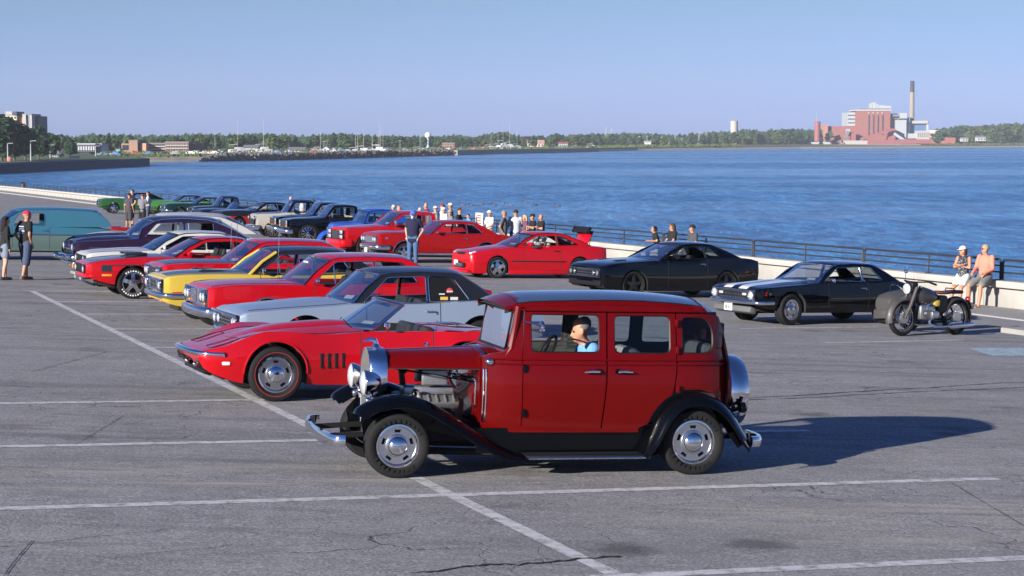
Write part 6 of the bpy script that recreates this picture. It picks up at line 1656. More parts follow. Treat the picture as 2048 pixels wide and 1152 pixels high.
def modern_coupe():
    c = Car("modern_muscle_coupe", "glossy black modern muscle coupe with wide dark grille and black wheels", group="cars parked along the sea wall"); o = c.o; WB = 2.95; w = .95
    rows = [(-.98, .46, .80, .62, .86, .76, .84, .80, .76, .82), (-.88, .28, .88, .58, .92, .82, .89, .86, .74, .89), (-.45, .22, .91, .56, .95, .90, .91, .945, .72, .97), (.2, .20, .92, .54, .955, .95, .92, .99, .74, 1.02), (.85, .19, .92, .52, .955, .98, .92, 1.02, .80, 1.06),
            (1.8, .19, .92, .52, .955, 1.0, .915, 1.03, .82, 1.03), (2.5, .20, .93, .55, .965, 1.05, .92, 1.07, .82, 1.07), (3.2, .24, .92, .58, .96, 1.07, .90, 1.095, .76, 1.10), (3.75, .34, .88, .64, .92, 1.04, .87, 1.07, .76, 1.08), (4.02, .46, .84, .70, .88, .98, .84, 1.01, .76, 1.03)]
    c.body(rows, [(0, .36, .405), (WB, .36, .405)], NAVYBLK, .88, 3.25, [(1.05, 2.3)], -.9)
    g = coupe_gh(.82, 1.60, 2.62, 3.5, 1.03, 1.45, 2.32, xq=2.8)
    c.greenhouse(*g, .82, .62, 1.03, 1.45, roof=NAVYBLK, nopane=(0,), crown=.05, trim=BLACK, gl=GLASS, bb=.3)
    c.grille(-1.0, .80, .56, .76, 3, 0, frame=STEEL, fr=.012); c.lamps([(-1.015, .70, .66, .075), (-1.015, .50, .66, .065)], bez=BLACK, lens=mat("smoked_lens", (.16, .17, .19), .1, .3, coat=1))
    b = MB(); b.rbox((-.97, 0, .38), (.10, 1.66, .12), .04); b.build("lower_grille", BLACK, o)
    for sg in (-1, 1):
        b = MB(); b.rbox((-.15, sg * .40, .985), (.32, .2, .03), .012, rot=(0, -.05, 0)); b.build("hood_scoop", BLACK, o)
    c.cabin(1.75, .36, 2.65, high=True); c.mirror(1.25, .86, 1.03, m=NAVYBLK, size=(.1, .2, .13), arm=.1); c.wheels(WB, .93, .94, .36, .26, 'black5'); c.place(at(1268, 597), radians(28), .93); return c
modern_coupe()

def compact_coupe():
    c = Car("compact_coupe", "red 1990s compact coupe with its trunk lid raised and tall wing", group="cars parked along the sea wall"); o = c.o; WB = 2.62
    rows = [(-.82, .22, .64, .44, .72, .66, .68, .69, .58, .71), (-.74, .15, .77, .42, .81, .70, .76, .74, .60, .77), (-.45, .14, .81, .42, .835, .775, .78, .80, .60, .84), (.1, .15, .82, .44, .84, .85, .80, .88, .64, .92), (.62, .15, .82, .44, .845, .88, .80, .91, .72, .97),
            (1.5, .15, .82, .46, .845, .90, .80, .925, .74, .93), (2.2, .16, .82, .48, .845, .93, .80, .955, .72, .96), (2.9, .20, .80, .50, .83, .94, .78, .965, .70, .98), (3.35, .26, .76, .52, .79, .92, .74, .945, .68, .96), (3.52, .34, .70, .54, .74, .88, .70, .91, .64, .93)]
    c.body(rows, [(0, .33, .34), (WB, .33, .34)], RED, .66, 2.85, [(.85, 2.0)], -.7, handle=BLACK)
    g = coupe_gh(.56, 1.20, 2.25, 3.0, .935, 1.31, 1.92, xq=2.60)
    c.greenhouse(*g, .745, .57, .935, 1.31, roof=RED, nopane=(0,), crown=.05, trim=BLACK, bb=.3)
    for sg in (-1, 1):
        b = MB(); b.rbox((-.66, sg * .57, .71), (.22, .30, .12), .04, rot=(0, -.35, sg * .5)); b.build("headlight", mat("clear_lamp", (.45, .48, .5), .1, .4, coat=1), o)
        b = MB(); b.rbox((-.60, sg * .74, .34), (.12, .1, .12), .03); b.build("bumper_vent", BLACK, o)
    b = MB(); b.rbox((-.80, 0, .69), (.05, .62, .08), .025); b.build("grille", BLACK, o)
    b = MB(); b.rbox((-.86, 0, .36), (.06, .74, .15), .03, mi=0); b.rbox((-.885, 0, .36), (.03, .5, .11), .02, mi=1); b.build("intercooler_opening", [BLACK, STEEL], o)
    b = MB(); b.rbox((-.89, .22, .42), (.012, .31, .15), .008); b.build("number_plate", PAPER, o)
    b = MB(); b.rbox((-.78, 0, .19), (.3, 1.5, .1), .04); b.build("bumper_lip", RED, o)
    for sg in (-1, 1):
        b = MB(); b.rbox((1.3, sg * .845, .50), (1.75, .025, .035), .01); b.build("side_moulding", BLACK, o)
        b = MB(); b.rbox((1.3, sg * .82, .19), (1.9, .08, .14), .03); b.build("side_skirt", RED, o)
    # raised trunk lid with wing
    T = Matrix.Translation((2.98, 0, .97)) @ Matrix.Rotation(radians(-62), 4, 'Y') @ Matrix.Scale(.78, 4)
    b = MB(); b.rbox((.32, 0, .0), (.62, 1.18, .05), .02, mi=0); b.rbox((.32, 0, -.04), (.54, 1.05, .04), .02, mi=1); b.xf(T); b.build("trunk_lid", [RED, BLACK], o)
    b = MB(); b.rbox((.55, 0, .24), (.24, 1.32, .03), .012)
    for sg in (-1, 1): b.rbox((.52, sg * .52, .12), (.14, .03, .24), .01); b.rbox((.55, sg * .665, .22), (.26, .02, .14), .008)
    b.xf(T); b.build("rear_wing", BLACK, o)
    b = MB()
    for sg in (-1, 1): b.tube([(3.05, sg * .5, .95), (3.12, sg * .5, 1.3)], .012, 6)
    b.build("lid_strut", BLACK, o)
    c.cabin(1.4, .26, 2.05, high=True, m=mat("grey_seat_cloth", (.2, .2, .21), .9)); c.mirror(1.0, .76, .93, m=RED, size=(.1, .18, .12)); c.card(.1)
    c.wheels(WB, .83, .83, .31, .20, 'wide5'); c.place(at(995, 557), radians(23)); return c
compact_coupe()

def sixties_hardtop():
    c = Car("sixties_hardtop", "deep red 1960s hardtop coupe behind the man in the navy polo", group="cars parked along the sea wall"); o = c.o; WB = 2.92
    c.body(muscle_rows(-.92, WB, 4.08, .95, .95, .93, .99, .93, front_lo=.46, lo=.27), [(0, .36, .39), (WB, .36, .38)], REDD, .92, 3.2, [(1.06, 2.3)], -.88, lip=CHROME)
    g = coupe_gh(.90, 1.42, 2.62, 3.35, .965, 1.40, 2.25, xq=2.82)
    c.greenhouse(*g, .84, .66, .965, 1.40, roof=REDD, nopane=(0,), crown=.05)
    c.bumper(-1.03, .96, .52, .16, .08, .45, .05); c.bumper(4.12, .94, .55, .14, .07, .3, .05, sgn=1, name="rear_bumper"); c.grille(-.95, .86, .64, .88, 6, 0, frame=CHROME, back=mat("grille_silver", (.3, .3, .31), .4, .7)); c.lamps([(-.98, .76, .77, .085), (-.98, .55, .77, .085)])
    c.rect(-1.07, .55, .52, .18, .05, AMBER, "turn_signal"); b = MB(); b.rbox((-1.09, -.08, .40), (.012, .3, .16), .008); b.build("number_plate", PAPER, o)
    b = MB()
    for sg in (-1, 1): b.rbox((1.35, sg * .93, .31), (2.1, .03, .07), .012)
    b.build("rocker_trim", CHROME, o)
    b = MB(); b.lathe([(.04, 0), (.03, -.01), (.002, -.012)], c=(-.62, -(c.side_w(-.62, .82)), .82), seg=12); b.build("fender_badge", CHROME, o)
    c.cabin(1.7, .38, 2.55, bench=True); c.mirror(1.12, .86, .97, sides=(-1,)); c.wheels(WB, .91, .91, .335, .22, 'five', 'red'); c.place(at(808, 526), radians(21)); return c
sixties_hardtop()

def truck_rows(xn, wb, xt, w, zn, zb, lo, sq=.97, bed=None, front_lo=.48):
    bed = bed or zb
    return [(xn, front_lo, w * .90, .72, w * .97, zn - .05, w * .955, zn - .01, w * .86, zn), (xn + .08, front_lo - .04, w * .93, .70, w, zn, w * sq, zn + .03, w * .84, zn + .045), (.3, lo, w * .96, .66, w, (zn + zb) / 2, w * sq, (zn + zb) / 2 + .03, w * .80, (zn + zb) / 2 + .09),
            (.75, lo, w * .96, .66, w, zb - .01, w * sq, zb + .02, w * .86, zb + .07), (1.4, lo, w * .96, .66, w, zb, w * sq, zb + .015, w * .90, zb + .015), (wb, lo + .03, w * .97, .7, w, bed, w * .985, bed + .005, w * .92, bed + .005), (xt, lo + .1, w * .95, .72, w * .98, bed, w * .97, bed + .005, w * .90, bed + .005)]
def pickup(name, label, pnt, p, yaw, w=.98, zn=1.02, zb=1.14, zr=1.76, xn=-.80, wb=3.0, xt=4.1, r=.37, style='mesh', line=None, xa=(.72, 1.12), cabx=2.12, lo=.36, front=None, roof=None, seatm=None, hood_mat=None, scale=1.0, arch=.44, crown=.05, rake=.04, sq=.97, cabr=.74):
    c = Car(name, label, "pickup truck", "cars parked along the sea wall"); o = c.o; c.wb = wb
    c.body(truck_rows(xn, wb, xt, w, zn, zb, lo, sq), [(0, r, arch), (wb, r, arch)], pnt, xa[0] + .02, xt - .04, [(xa[0] + .2, cabx - .12)], xn + .05, hood_mat=hood_mat)
    out = [(xa[0], zb), ((xa[0] + xa[1]) / 2, (zb + zr) / 2 + .02), (xa[1], zr - .05), (xa[1] + .14, zr - .01), ((xa[1] + cabx) / 2, zr + .01), (cabx - .12, zr - .01), (cabx, zr - .06), (cabx + rake, zr - .3), (cabx + rake, zb)]
    wins = [roundpoly([(xa[0] + .16, zb + .05), (xa[1] + .10, zr - .10), (cabx - .14, zr - .09), (cabx - .14, zb + .05)], .04)]
    c.greenhouse(out, 2, 6, wins, w * .90, cabr, zb, zr, roof=roof or pnt, pillar=roof or pnt, nopane=(0,), crown=crown, bb=.14, bt=.08, rb=.03, trim=CHROME if style != 'five' else BLACK)
    b = MB(); b.box((cabx + .03, 0, (zb + .45) / 2), (.05, w * 1.72, zb - .42)); b.build("cab_back_panel", pnt, o, smooth=0)
    c.cabin(1.62, .56, None, bench=True, m=seatm); c.mirror(xa[0] + .26, w * .93, zb + .06, size=(.06, .16, .22), arm=.14)
    c.wheels(wb, w - .02, w - .02, r, .24, style, line)
    if front: front(c)
    c.place(p, yaw, scale); return c
def square_front(c):
    c.grille(-.88, .84, .66, .96, 5, 8, frame=CHROME); c.lamps([], ); c.rect(-.905, .76, .86, .2, .16, LENS, "headlight", r=.02, frame=CHROME); c.rect(-.905, .76, .72, .2, .09, AMBER, "turn_signal", r=.02); c.bumper(-1.0, .98, .50, .19, .07, .3, .03)
pickup("square_pickup", "glossy black square-nosed pickup with large polished wheels", NAVYBLK, at(616, 487), YRT, zr=1.64, zb=1.09, zn=.98, r=.40, front=square_front, seatm=mat("tan_seat_cloth", (.30, .26, .2), .9))
pickup("black_pickup", "black square-nosed pickup half hidden behind the pickup with polished wheels", NAVYBLK, at(592, 480), YRT, zr=1.66, zb=1.09, zn=.98, r=.38, front=square_front)
def modern_front(c):
    c.grille(-.90, .42, .62, .92, 0, 0, back=mat("dark_mesh", (.03, .03, .033), .6), frame=None); c.rect(-.905, .70, .87, .34, .13, LENS, "headlight", r=.02, frame=BLACK); c.rect(-.905, .70, .70, .34, .13, LENS, "lower_headlight", r=.02, frame=BLACK); c.bumper(-1.0, .97, .48, .26, .08, .35, .05, RED); c.card(.05)
    b = MB(); b.rbox((-.86, 0, .33), (.3, 1.7, .12), .04); b.build("front_spoiler", RED, c.o)
pickup("red_pickup", "bright red lowered pickup with square stacked headlights and big wheels", RED, at(734, 514), radians(22), zn=1.0, zb=1.10, zr=1.62, xa=(.75, 1.32), r=.39, lo=.28, style='wide5', front=modern_front, seatm=mat("brown_seat", (.2, .07, .03), .7), wb=3.3, xt=4.5, cabx=2.6)
CRM = paint("cream_truck_paint", (.36, .34, .305))
def fifties_truck_front(c):
    c.grille(-.90, .72, .62, .90, 5, 0, frame=None, back=BLACK); c.lamps([(-.90, .78, .95, .09)]); c.bumper(-1.05, .97, .52, .15, .08, .35, .06)
CRMB = paint("cream_two_tone", (.36, .34, .305), areas=[((.02, .022, .028), [('x', -1.2, 1.2), ('ay', -1, .66), ('z', .9, 2)])])
pickup("cream_pickup", "cream 1950s pickup with black roof and hood, wide chrome grille", CRM, at(545, 475), YRT, scale=.93, zn=1.10, zb=1.22, zr=1.82, xa=(.72, 1.05), r=.36, lo=.40, style='mesh', front=fifties_truck_front, roof=NAVYBLK, hood_mat=CRMB, crown=.09, arch=.42, sq=.93, cabr=.70)
NAVY = paint("midnight_blue_paint", (.008, .012, .035), rough=.25)
pickup("navy_pickup", "midnight blue 1950s pickup beyond the cream sedan", NAVY, at(414, 449), radians(22), scale=.86, zn=1.08, zb=1.2, zr=1.82, xa=(.72, 1.12), r=.36, style='cap', front=fifties_truck_front, crown=.08, sq=.93, cabr=.70)

def thirties_coupe():
    P = paint("royal_blue_paint", (.02, .07, .36), rough=.25); c = Car("thirties_sedan", "royal blue 1930s street rod with chrome-edged pointed grille", group="cars parked along the sea wall"); o = c.o; WB = 2.85
    rows = [(-.42, .50, .10, .70, .13, .95, .10, 1.0, .07, 1.01), (-.36, .46, .18, .70, .22, 1.0, .19, 1.05, .12, 1.07), (-.1, .42, .28, .70, .34, 1.04, .32, 1.10, .2, 1.13), (.5, .40, .44, .68, .48, 1.08, .46, 1.13, .28, 1.17), (.85, .40, .62, .68, .66, 1.10, .64, 1.14, .5, 1.18),
            (1.5, .40, .70, .66, .74, 1.10, .71, 1.13, .62, 1.13), (2.6, .40, .68, .66, .72, 1.08, .68, 1.12, .58, 1.14), (3.2, .44, .56, .66, .60, .95, .52, 1.0, .4, 1.05), (3.55, .5, .4, .62, .42, .76, .36, .8, .28, .84)]
    c.body(rows, [], P, .9, 2.7, [(1.1, 1.95)], -.3)
    c.greenhouse(*fifties_gh(.92, 1.16, 2.5, 3.1, 1.13, 1.66, [1.95, 2.5]), .70, .58, 1.13, 1.66, roof=P, crown=.08, bb=.10, bt=.08, rb=.2, trim=BLACK)
    for x0, z1, L, nm in ((0, .80, .62, "front_fender"), (WB, .84, .66, "rear_fender")):
        for sg in (-1, 1):
            b = MB(); rws = []
            for k in range(15):
                a = pi * (k / 14) * 1.0; cx = x0 - L * cos(a) * (1.05 if cos(a) > 0 else 1.25); cz = .30 + (z1 - .30) * sin(a)**.8 if sin(a) > 0 else .30
                rws.append([Vector((cx, sg * (.68 + u * .24), cz - .14 * abs(u)**2.5)) for u in (-1, -.8, -.4, 0, .4, .8, 1)])
            b.grid(rws); fixnormals(b.build(nm, P, o, smooth=60))
    b = MB()
    for sg in (-1, 1): b.rbox((1.45, sg * .72, .34), (1.9, .24, .05), .02)
    b.build("running_board", P, o)
    b = MB()
    for k in range(9):
        z = .55 + .05 * k
        for sg in (-1, 1): b.tube([(-.47 + .012 * k, 0, z), (-.30 + .01 * k, sg * .22, z)], .008, 5)
    q = b.build("grille", STEEL, o); q["kind"] = "stuff"
    b = MB(); b.tube([(-.50, 0, .48), (-.47, 0, .8), (-.40, 0, 1.05)], .016, 6)
    for sg in (-1, 1): b.tube([(-.36, sg * .19, .48), (-.33, sg * .23, .8), (-.34, sg * .16, 1.05)], .016, 6)
    b.build("grille_frame", CHROME, o)
    for sg in (-1, 1):
        b = MB(); b.lathe([(.003, .2), (.07, .14), (.10, 0), (.002, -.03)], axis='X', seg=16, c=(-.3, sg * .5, .82)); b.build("headlight", CHROME, o)
    b = MB(); b.tube([(-.35, -.02, 1.1), (-.28, 0, 1.14), (-.2, 0, 1.12)], .02, 6); b.build("hood_ornament", CHROME, o)
    c.cabin(1.85, .5, None, bench=True); c.wheels(WB, .83, .85, .34, .2, 'rally'); c.place(at(690, 498), radians(27), .92); return c
thirties_coupe()

def simple_coupe(name, label, pnt, p, yaw, roof=None, hood_mat=None, w=.93, zb=.93, zr=1.36, style='five', wb=2.8, scale=1.0, fast=False, gl=None, grp="cars parked along the sea wall", lamps=True, trim=CHROME, **kw):
    c = Car(name, label, "car", grp); o = c.o
    c.body(muscle_rows(-.93, wb, wb + 1.0, w, zb, zb - .07, zb + .05, zb - .03, front_lo=.40), [(0, .36, .39), (wb, .36, .39)], pnt, .90, wb + .3, [(1.04, 2.2)], -.88, hood_mat=hood_mat)
    g = coupe_gh(.86, 1.46, 2.55, 3.4 if fast else 3.2, zb + .015, zr, 2.12, xq=2.7, fast=fast)
    c.greenhouse(*g, .81, .63, zb + .015, zr, roof=roof or pnt, nopane=(0,), crown=.05, trim=trim, gl=gl)
    c.bumper(-1.0, w, .52, .12, .07, .4, .07, m=None if trim is CHROME else pnt); c.grille(-.95, w * .85, .60, .80, 4, 0, frame=trim)
    if lamps: c.lamps([(-.98, .70, .70, .085)])
    c.cabin(1.65, .38, 2.4); c.mirror(1.1, .84, zb + .03, m=trim if trim is CHROME else pnt, sides=(-1,)); c.wheels(wb, .90, .90, .335, .22, style); c.place(p, yaw, scale); return c
GREEN = paint("vivid_green_paint", (.02, .085, .025)); LIME = paint("lime_green_paint", (.05, .19, .035)); DKGREEN = paint("dark_bottle_green_paint", (.008, .022, .024))
simple_coupe("green_modern_coupe", "metallic green modern coupe with bright alloy wheel, last of the row by the four men", GREEN, at(228, 427), radians(19), roof=NAVYBLK, style='wide5', wb=2.72, trim=BLACK, zb=.98, zr=1.42, fast=True)
simple_coupe("lime_coupe", "lime green coupe with a black roof half hidden behind the dark green coupe", LIME, at(325, 431), radians(20), roof=NAVYBLK, style='five')
simple_coupe("dark_green_coupe", "dark green 1960s coupe with chrome window frames beside the lime coupe", DKGREEN, at(362, 438), radians(20), roof=NAVYBLK, style='cap')
BR = paint("black_over_red_paint", (.40, .008, .012), areas=[((.012, .013, .017), [('z', .74, 2.0)])])
simple_coupe("two_tone_coupe", "black over red two-door with chrome posts, left of the cream pickup", BR, at(478, 462), radians(28), roof=NAVYBLK, style='five', wb=2.9, zb=1.0, zr=1.45, hood_mat=NAVYBLK)
def open_tourer():
    P = NAVY; c = Car("dark_convertible", "dark blue open convertible with raked windscreen beyond the two-tone coupe", "car", "cars parked along the sea wall"); o = c.o; wb = 2.7
    c.body(muscle_rows(-.93, wb, wb + 1.0, .9, .93, .86, .98, .9), [(0, .36, .39), (wb, .36, .39)], P, .92, wb + .1, [(1.04, 2.2)], -.88)
    b = MB(); rws = [[Vector((.98 + .34 * t - .15 * (1 - u * u), u * (.72 - .1 * t), .95 + .38 * t)) for u in (-1, -.5, 0, .5, 1)] for t in (0, .5, 1)]; c.ws = rws; b.grid(rws); b.build("windscreen", GLASS, o)
    b = MB(); b.tube(rws[0] + [r[-1] for r in rws[1:]] + rws[-1][::-1][1:] + [r[0] for r in rws[::-1][1:-1]], .022, 6, closed=True); b.build("windscreen_frame", CHROME, o)
    b = MB(); b.rbox((2.7, 0, 1.06), (.7, 1.3, .14), .06); b.build("folded_top", mat("tan_canvas", (.42, .34, .24), .9), o)
    c.bumper(-1.0, .9, .52, .12, .07, .4, .07); c.lamps([(-.98, .68, .70, .085)]); c.cabin(1.7, .38); c.wheels(wb, .88, .88, .335, .22, 'cap'); c.place(at(436, 454), radians(27)); return c
open_tourer()

# ------------------------------------------------------------------ motorcycle with sidecar
def motorcycle():
    G = mat("field_grey_enamel", (.05, .047, .047), .5, coat=.2, var=.15); GL = mat("tank_grey_enamel", (.028, .027, .028), .35, coat=.5); AL = mat("bike_alloy", (.45, .46, .48), .3, .9); BR_ = mat("brown_leather", (.13, .045, .035), .55)
    o = empty("sidecar_motorcycle", "grey old motorcycle with sidecar parked in front of the seated couple", "motorcycle", None)
    WB = 1.40; R = .345
    def bikewheel(x, y, r):
        e = empty("wheel", parent=o); e.location = (x, y, r)
        t = MB(); n = 12; t.grid([[Vector(((r - .05 + .05 * cos(2 * pi * j / n)) * cos(2 * pi * k / 36), .055 * sin(2 * pi * j / n), (r - .05 + .05 * cos(2 * pi * j / n)) * sin(2 * pi * k / 36))) for j in range(n)] for k in list(range(36)) + [0]], closed=True); t.build("tyre", RUBBER, e)
        b = MB(); b.lathe([(r - .095, -.03), (r - .08, -.035), (r - .08, .035), (r - .095, .03)], seg=36, closed=True); b.build("rim", AL, e)
        b = MB()
        for k in range(24):
            a = 2 * pi * k / 24; sg = 1 if k % 2 else -1; b.tube([(.085 * cos(a + .5 * sg), sg * .05, .085 * sin(a + .5 * sg)), ((r - .09) * cos(a), 0, (r - .09) * sin(a))], .0035, 4)
        q = b.build("spoke", AL, e); q["kind"] = "stuff"
        b = MB(); b.lathe([(.002, -.075), (.10, -.07), (.105, -.05), (.105, .05), (.10, .07), (.002, .075)], seg=20); b.build("hub", AL, e)
    bikewheel(0, 0, R); bikewheel(WB, 0, R); bikewheel(WB - .1, 1.12, R - .02)
    def mud(x, y, r, a0, a1, w, nm):
        b = MB(); rows = []
        for k in range(19):
            a = radians(a0 + (a1 - a0) * k / 18); rows.append([Vector((x + (r + .03 - .06 * abs(u)**2.2) * cos(a), y + u * w, R + (r + .03 - .06 * abs(u)**2.2) * sin(a))) for u in (-1, -.8, -.4, 0, .4, .8, 1)])
        b.grid(rows); b.grid([[v + (Vector((x, v.y, R)) - v) * .03 for v in r_] for r_ in rows], flip=True); fixnormals(b.build(nm, G if nm == "front_mudguard" else GL, o, smooth=60))
    mud(0, 0, R + .03, 195, 30, .09, "front_mudguard"); mud(WB, 0, R + .03, 175, -20, .10, "rear_mudguard"); mud(WB - .1, 1.12, R + .02, 180, 0, .1, "sidecar_mudguard")
    for sg in (-1, 1):
        b = MB(); b.tube([(-.02, sg * .10, R), (.12, sg * .10, .60), (.26, sg * .10, .93)], [.024, .034, .036], 10); b.build("fork_leg", G, o)
    b = MB(); b.lathe([(.003, .17), (.07, .14), (.10, .04), (.105, -.01)], axis='X', seg=20, mi=0); b.lathe([(.10, -.012), (.06, -.03), (.002, -.036)], axis='X', seg=20, mi=1); b.xf(Matrix.Translation((.10, 0, .90))); b.build("headlight", [G, LENS], o)
    b = MB(); b.rbox((.22, 0, .97), (.16, .22, .12), .04); b.build("fork_head", BLACK, o)
    b = MB(); b.tube(smoothline([Vector(p) for p in ((.46, -.36, 1.0), (.34, -.32, 1.04), (.27, -.12, 1.03), (.27, .12, 1.03), (.34, .32, 1.04), (.46, .36, 1.0))], 4), .014, 8)
    for sg in (-1, 1): b.tube([(.38, sg * .335, 1.03), (.50, sg * .37, .99)], .02, 8)
    b.build("handlebar", BLACK, o)
    b = MB(); b.tube([(.36, .32, 1.04), (.40, .36, 1.2)], .006, 5); b.lathe([(.05, 0), (.05, .015), (.003, .03)], axis='X', seg=12, c=(.40, .36, 1.22)); b.build("wing_mirror", CHROME, o)
    b = MB(); rows = []
    for x, wy, z0, z1 in ((.28, .05, .74, .86), (.34, .13, .62, .92), (.5, .16, .57, .94), (.70, .14, .58, .89), (.84, .08, .62, .82)):
        rows.append([Vector((x, wy * cos(a), (z0 + z1) / 2 + (z1 - z0) / 2 * sin(a))) for a in [2 * pi * k / 16 for k in range(16)]])
    b.grid(rows, closed=True); n = len(b.v); b.f += [tuple(range(16)), tuple(range(n - 16, n))]; b.m += [0, 0]; fixnormals(b.build("fuel_tank", GL, o, smooth=60)); 
    b = MB(); b.lathe([(.035, 0), (.035, .03), (.002, .035)], axis='Z', seg=14, c=(.45, 0, .92)); b.build("tank_cap", CHROME, o)
    b = MB(); b.rbox((.56, 0, .45), (.40, .26, .30), .06); b.lathe([(.10, -.14), (.125, -.12), (.125, .12), (.10, .14)], seg=18, c=(.62, 0, .50)); b.build("engine_block", AL, o)
    for sg in (-1, 1):
        b = MB()
        for k in range(6): b.lathe([(.03, sg * (.15 + .025 * k)), (.085, sg * (.15 + .025 * k)), (.085, sg * (.16 + .025 * k)), (.03, sg * (.16 + .025 * k))], seg=16, c=(.52, 0, .42))
        b.rbox((.52, sg * .33, .42), (.19, .09, .14), .035); b.build("cylinder", AL, o)
        b = MB(); b.tube(smoothline([Vector(p) for p in ((.50, sg * .26, .36), (.46, sg * .26, .26), (.60, sg * .25, .19), (1.0, sg * .24, .19))], 4), .02, 8, mi=0); b.tube([(.98, sg * .24, .19), (1.06, sg * .24, .19), (1.60, sg * .25, .21), (1.66, sg * .25, .215)], [.02, .05, .05, .03], 12, mi=0); b.build("exhaust_pipe", CHROME, o)
    b = MB(); b.tube([(.26, 0, .80), (.36, 0, .35), (.5, 0, .24), (1.1, 0, .26), (WB, 0, R)], .022, 8); b.tube([(.30, 0, .88), (.85, 0, .76), (1.15, 0, .70), (WB, 0, R)], .02, 8); b.tube([(.85, 0, .76), (.8, 0, .26)], .02, 8); b.build("frame", BLACK, o)
    b = MB(); b.rbox((.80, -.06, .62), (.17, .12, .13), .03); b.build("carburettor_cover", mat("yellow_fabric", (.55, .40, .07), .8), o)
    b = MB(); b.rbox((.98, 0, .60), (.26, .2, .34), .05); b.build("battery_box", BLACK, o)
    b = MB(); rows = []
    for x, wy, z in ((.76, .07, .79), (.86, .12, .825), (1.0, .16, .82), (1.12, .16, .82), (1.18, .1, .83)):
        rows.append([Vector((x, wy * cos(a), z + .035 * sin(a))) for a in [2 * pi * k / 14 for k in range(14)]])
    b.grid(rows, closed=True); n = len(b.v); b.f += [tuple(range(14)), tuple(range(n - 14, n))]; b.m += [0, 0]; fixnormals(b.build("saddle", BR_, o, smooth=60))
    b = MB(); b.rbox((1.36, 0, .83), (.30, .22, .07), .03); b.tube([(1.2, .1, .82), (1.23, .1, .90), (1.23, -.1, .90), (1.2, -.1, .82)], .012, 6); b.build("pillion_seat", BLACK, o)
    b = MB(); b.rbox((1.78, 0, .56), (.03, .2, .13), .01); b.build("number_plate", mat("dark_plate", (.03, .03, .035), .5), o)
    b = MB(); b.ball((1.73, 0, .68), (.05, .06, .06)); b.build("tail_lamp", REDLENS, o)
    # sidecar: boat-shaped tub
    b = MB(); rows = []
    for x, w, z0, z1 in ((.34, .18, .42, .66), (.42, .25, .34, .73), (.6, .29, .28, .78), (.85, .31, .26, .81), (1.15, .31, .27, .77), (1.45, .28, .32, .79), (1.7, .2, .42, .74)):
        rows.append([Vector((x, .92 + w * (1 if abs(cos(a)) < .01 else 1) * (abs(cos(a))**.6) * (1 if cos(a) > 0 else -1), (z0 + z1) / 2 + (z1 - z0) / 2 * (abs(sin(a))**.7) * (1 if sin(a) > 0 else -1))) for a in [2 * pi * k / 20 for k in range(20)]])
    b.grid(rows, closed=True); n = len(b.v); b.f += [tuple(range(20)), tuple(range(n - 20, n))]; b.m += [0, 0]; fixnormals(b.build("sidecar_body", G, o, smooth=60))
    b = MB(); b.tube([(-.25, .5, .28), (1.4, .5, .28)], .022, 8); b.tube([(.4, 0, .3), (.4, .92, .27)], .022, 8); b.tube([(1.1, 0, .3), (1.1, 1.1, .28)], .022, 8); b.build("sidecar_frame", BLACK, o)
    b = MB(); b.rbox((.38, .92, .33), (.14, .46, .24), .06); b.build("sidecar_nose", G, o)
    b = MB(); b.tube(smoothline([Vector(p) for p in ((.74, .72, .80), (.66, .8, .90), (.66, .92, .92), (.66, 1.04, .90), (.74, 1.12, .80))], 4), .012, 6); b.build("grab_rail", CHROME, o)
    b = MB(); b.rbox((1.12, .92, .80), (.5, .42, .05), .02); b.build("tonneau_cover", BLACK, o)
    o.matrix_world = lot_matrix(at(1803, 672), radians(33)) @ Matrix.Scale(1.02, 4)
motorcycle()
# ------------------------------------------------------------------ people
def remesh(b, voxel, smooth_it=4):
    me = bpy.data.meshes.new("tmp"); me.from_pydata(b.v, [], b.f); ob = bpy.data.objects.new("tmp", me); COL.objects.link(ob)
    m = ob.modifiers.new("r", 'REMESH'); m.mode = 'VOXEL'; m.voxel_size = voxel; m.use_smooth_shade = True
    s = ob.modifiers.new("s", 'SMOOTH'); s.factor = .5; s.iterations = smooth_it
    out = bpy.data.meshes.new_from_object(ob.evaluated_get(bpy.context.evaluated_depsgraph_get()))
    bpy.data.objects.remove(ob); bpy.data.meshes.remove(me); out.polygons.foreach_set("use_smooth", [True] * len(out.polygons)); return out
def cap(b, a, c, r0, r1, seg=10, n=3):
    """tapered capsule"""
    a, c = Vector(a), Vector(c); t = (c - a).normalized() if (c - a).length > 1e-6 else Vector((0, 0, 1)); pts, rs = [], []
    for k in range(n, 0, -1): q = k / n * pi / 2 * .98; pts.append(a - t * r0 * sin(q)); rs.append(r0 * cos(q))
    pts += [a, c]; rs += [r0, r1]
    for k in range(1, n + 1): q = k / n * pi / 2 * .98; pts.append(c + t * r1 * sin(q)); rs.append(r1 * cos(q))
    b.tube(pts, rs, seg)
SKIN = {'fair': mat("skin_fair", (.50, .27, .19), .55), 'tan': mat("skin_tan", (.40, .19, .115), .55), 'dark': mat("skin_olive", (.30, .15, .095), .55)}
CL = {}
def cloth(c):
    k = tuple(round(x, 3) for x in c)
    if k not in CL: CL[k] = mat("cloth_%02d" % len(CL), c, .9, var=.12, vscale=14, spec=.2, bump=.25)
    return CL[k]
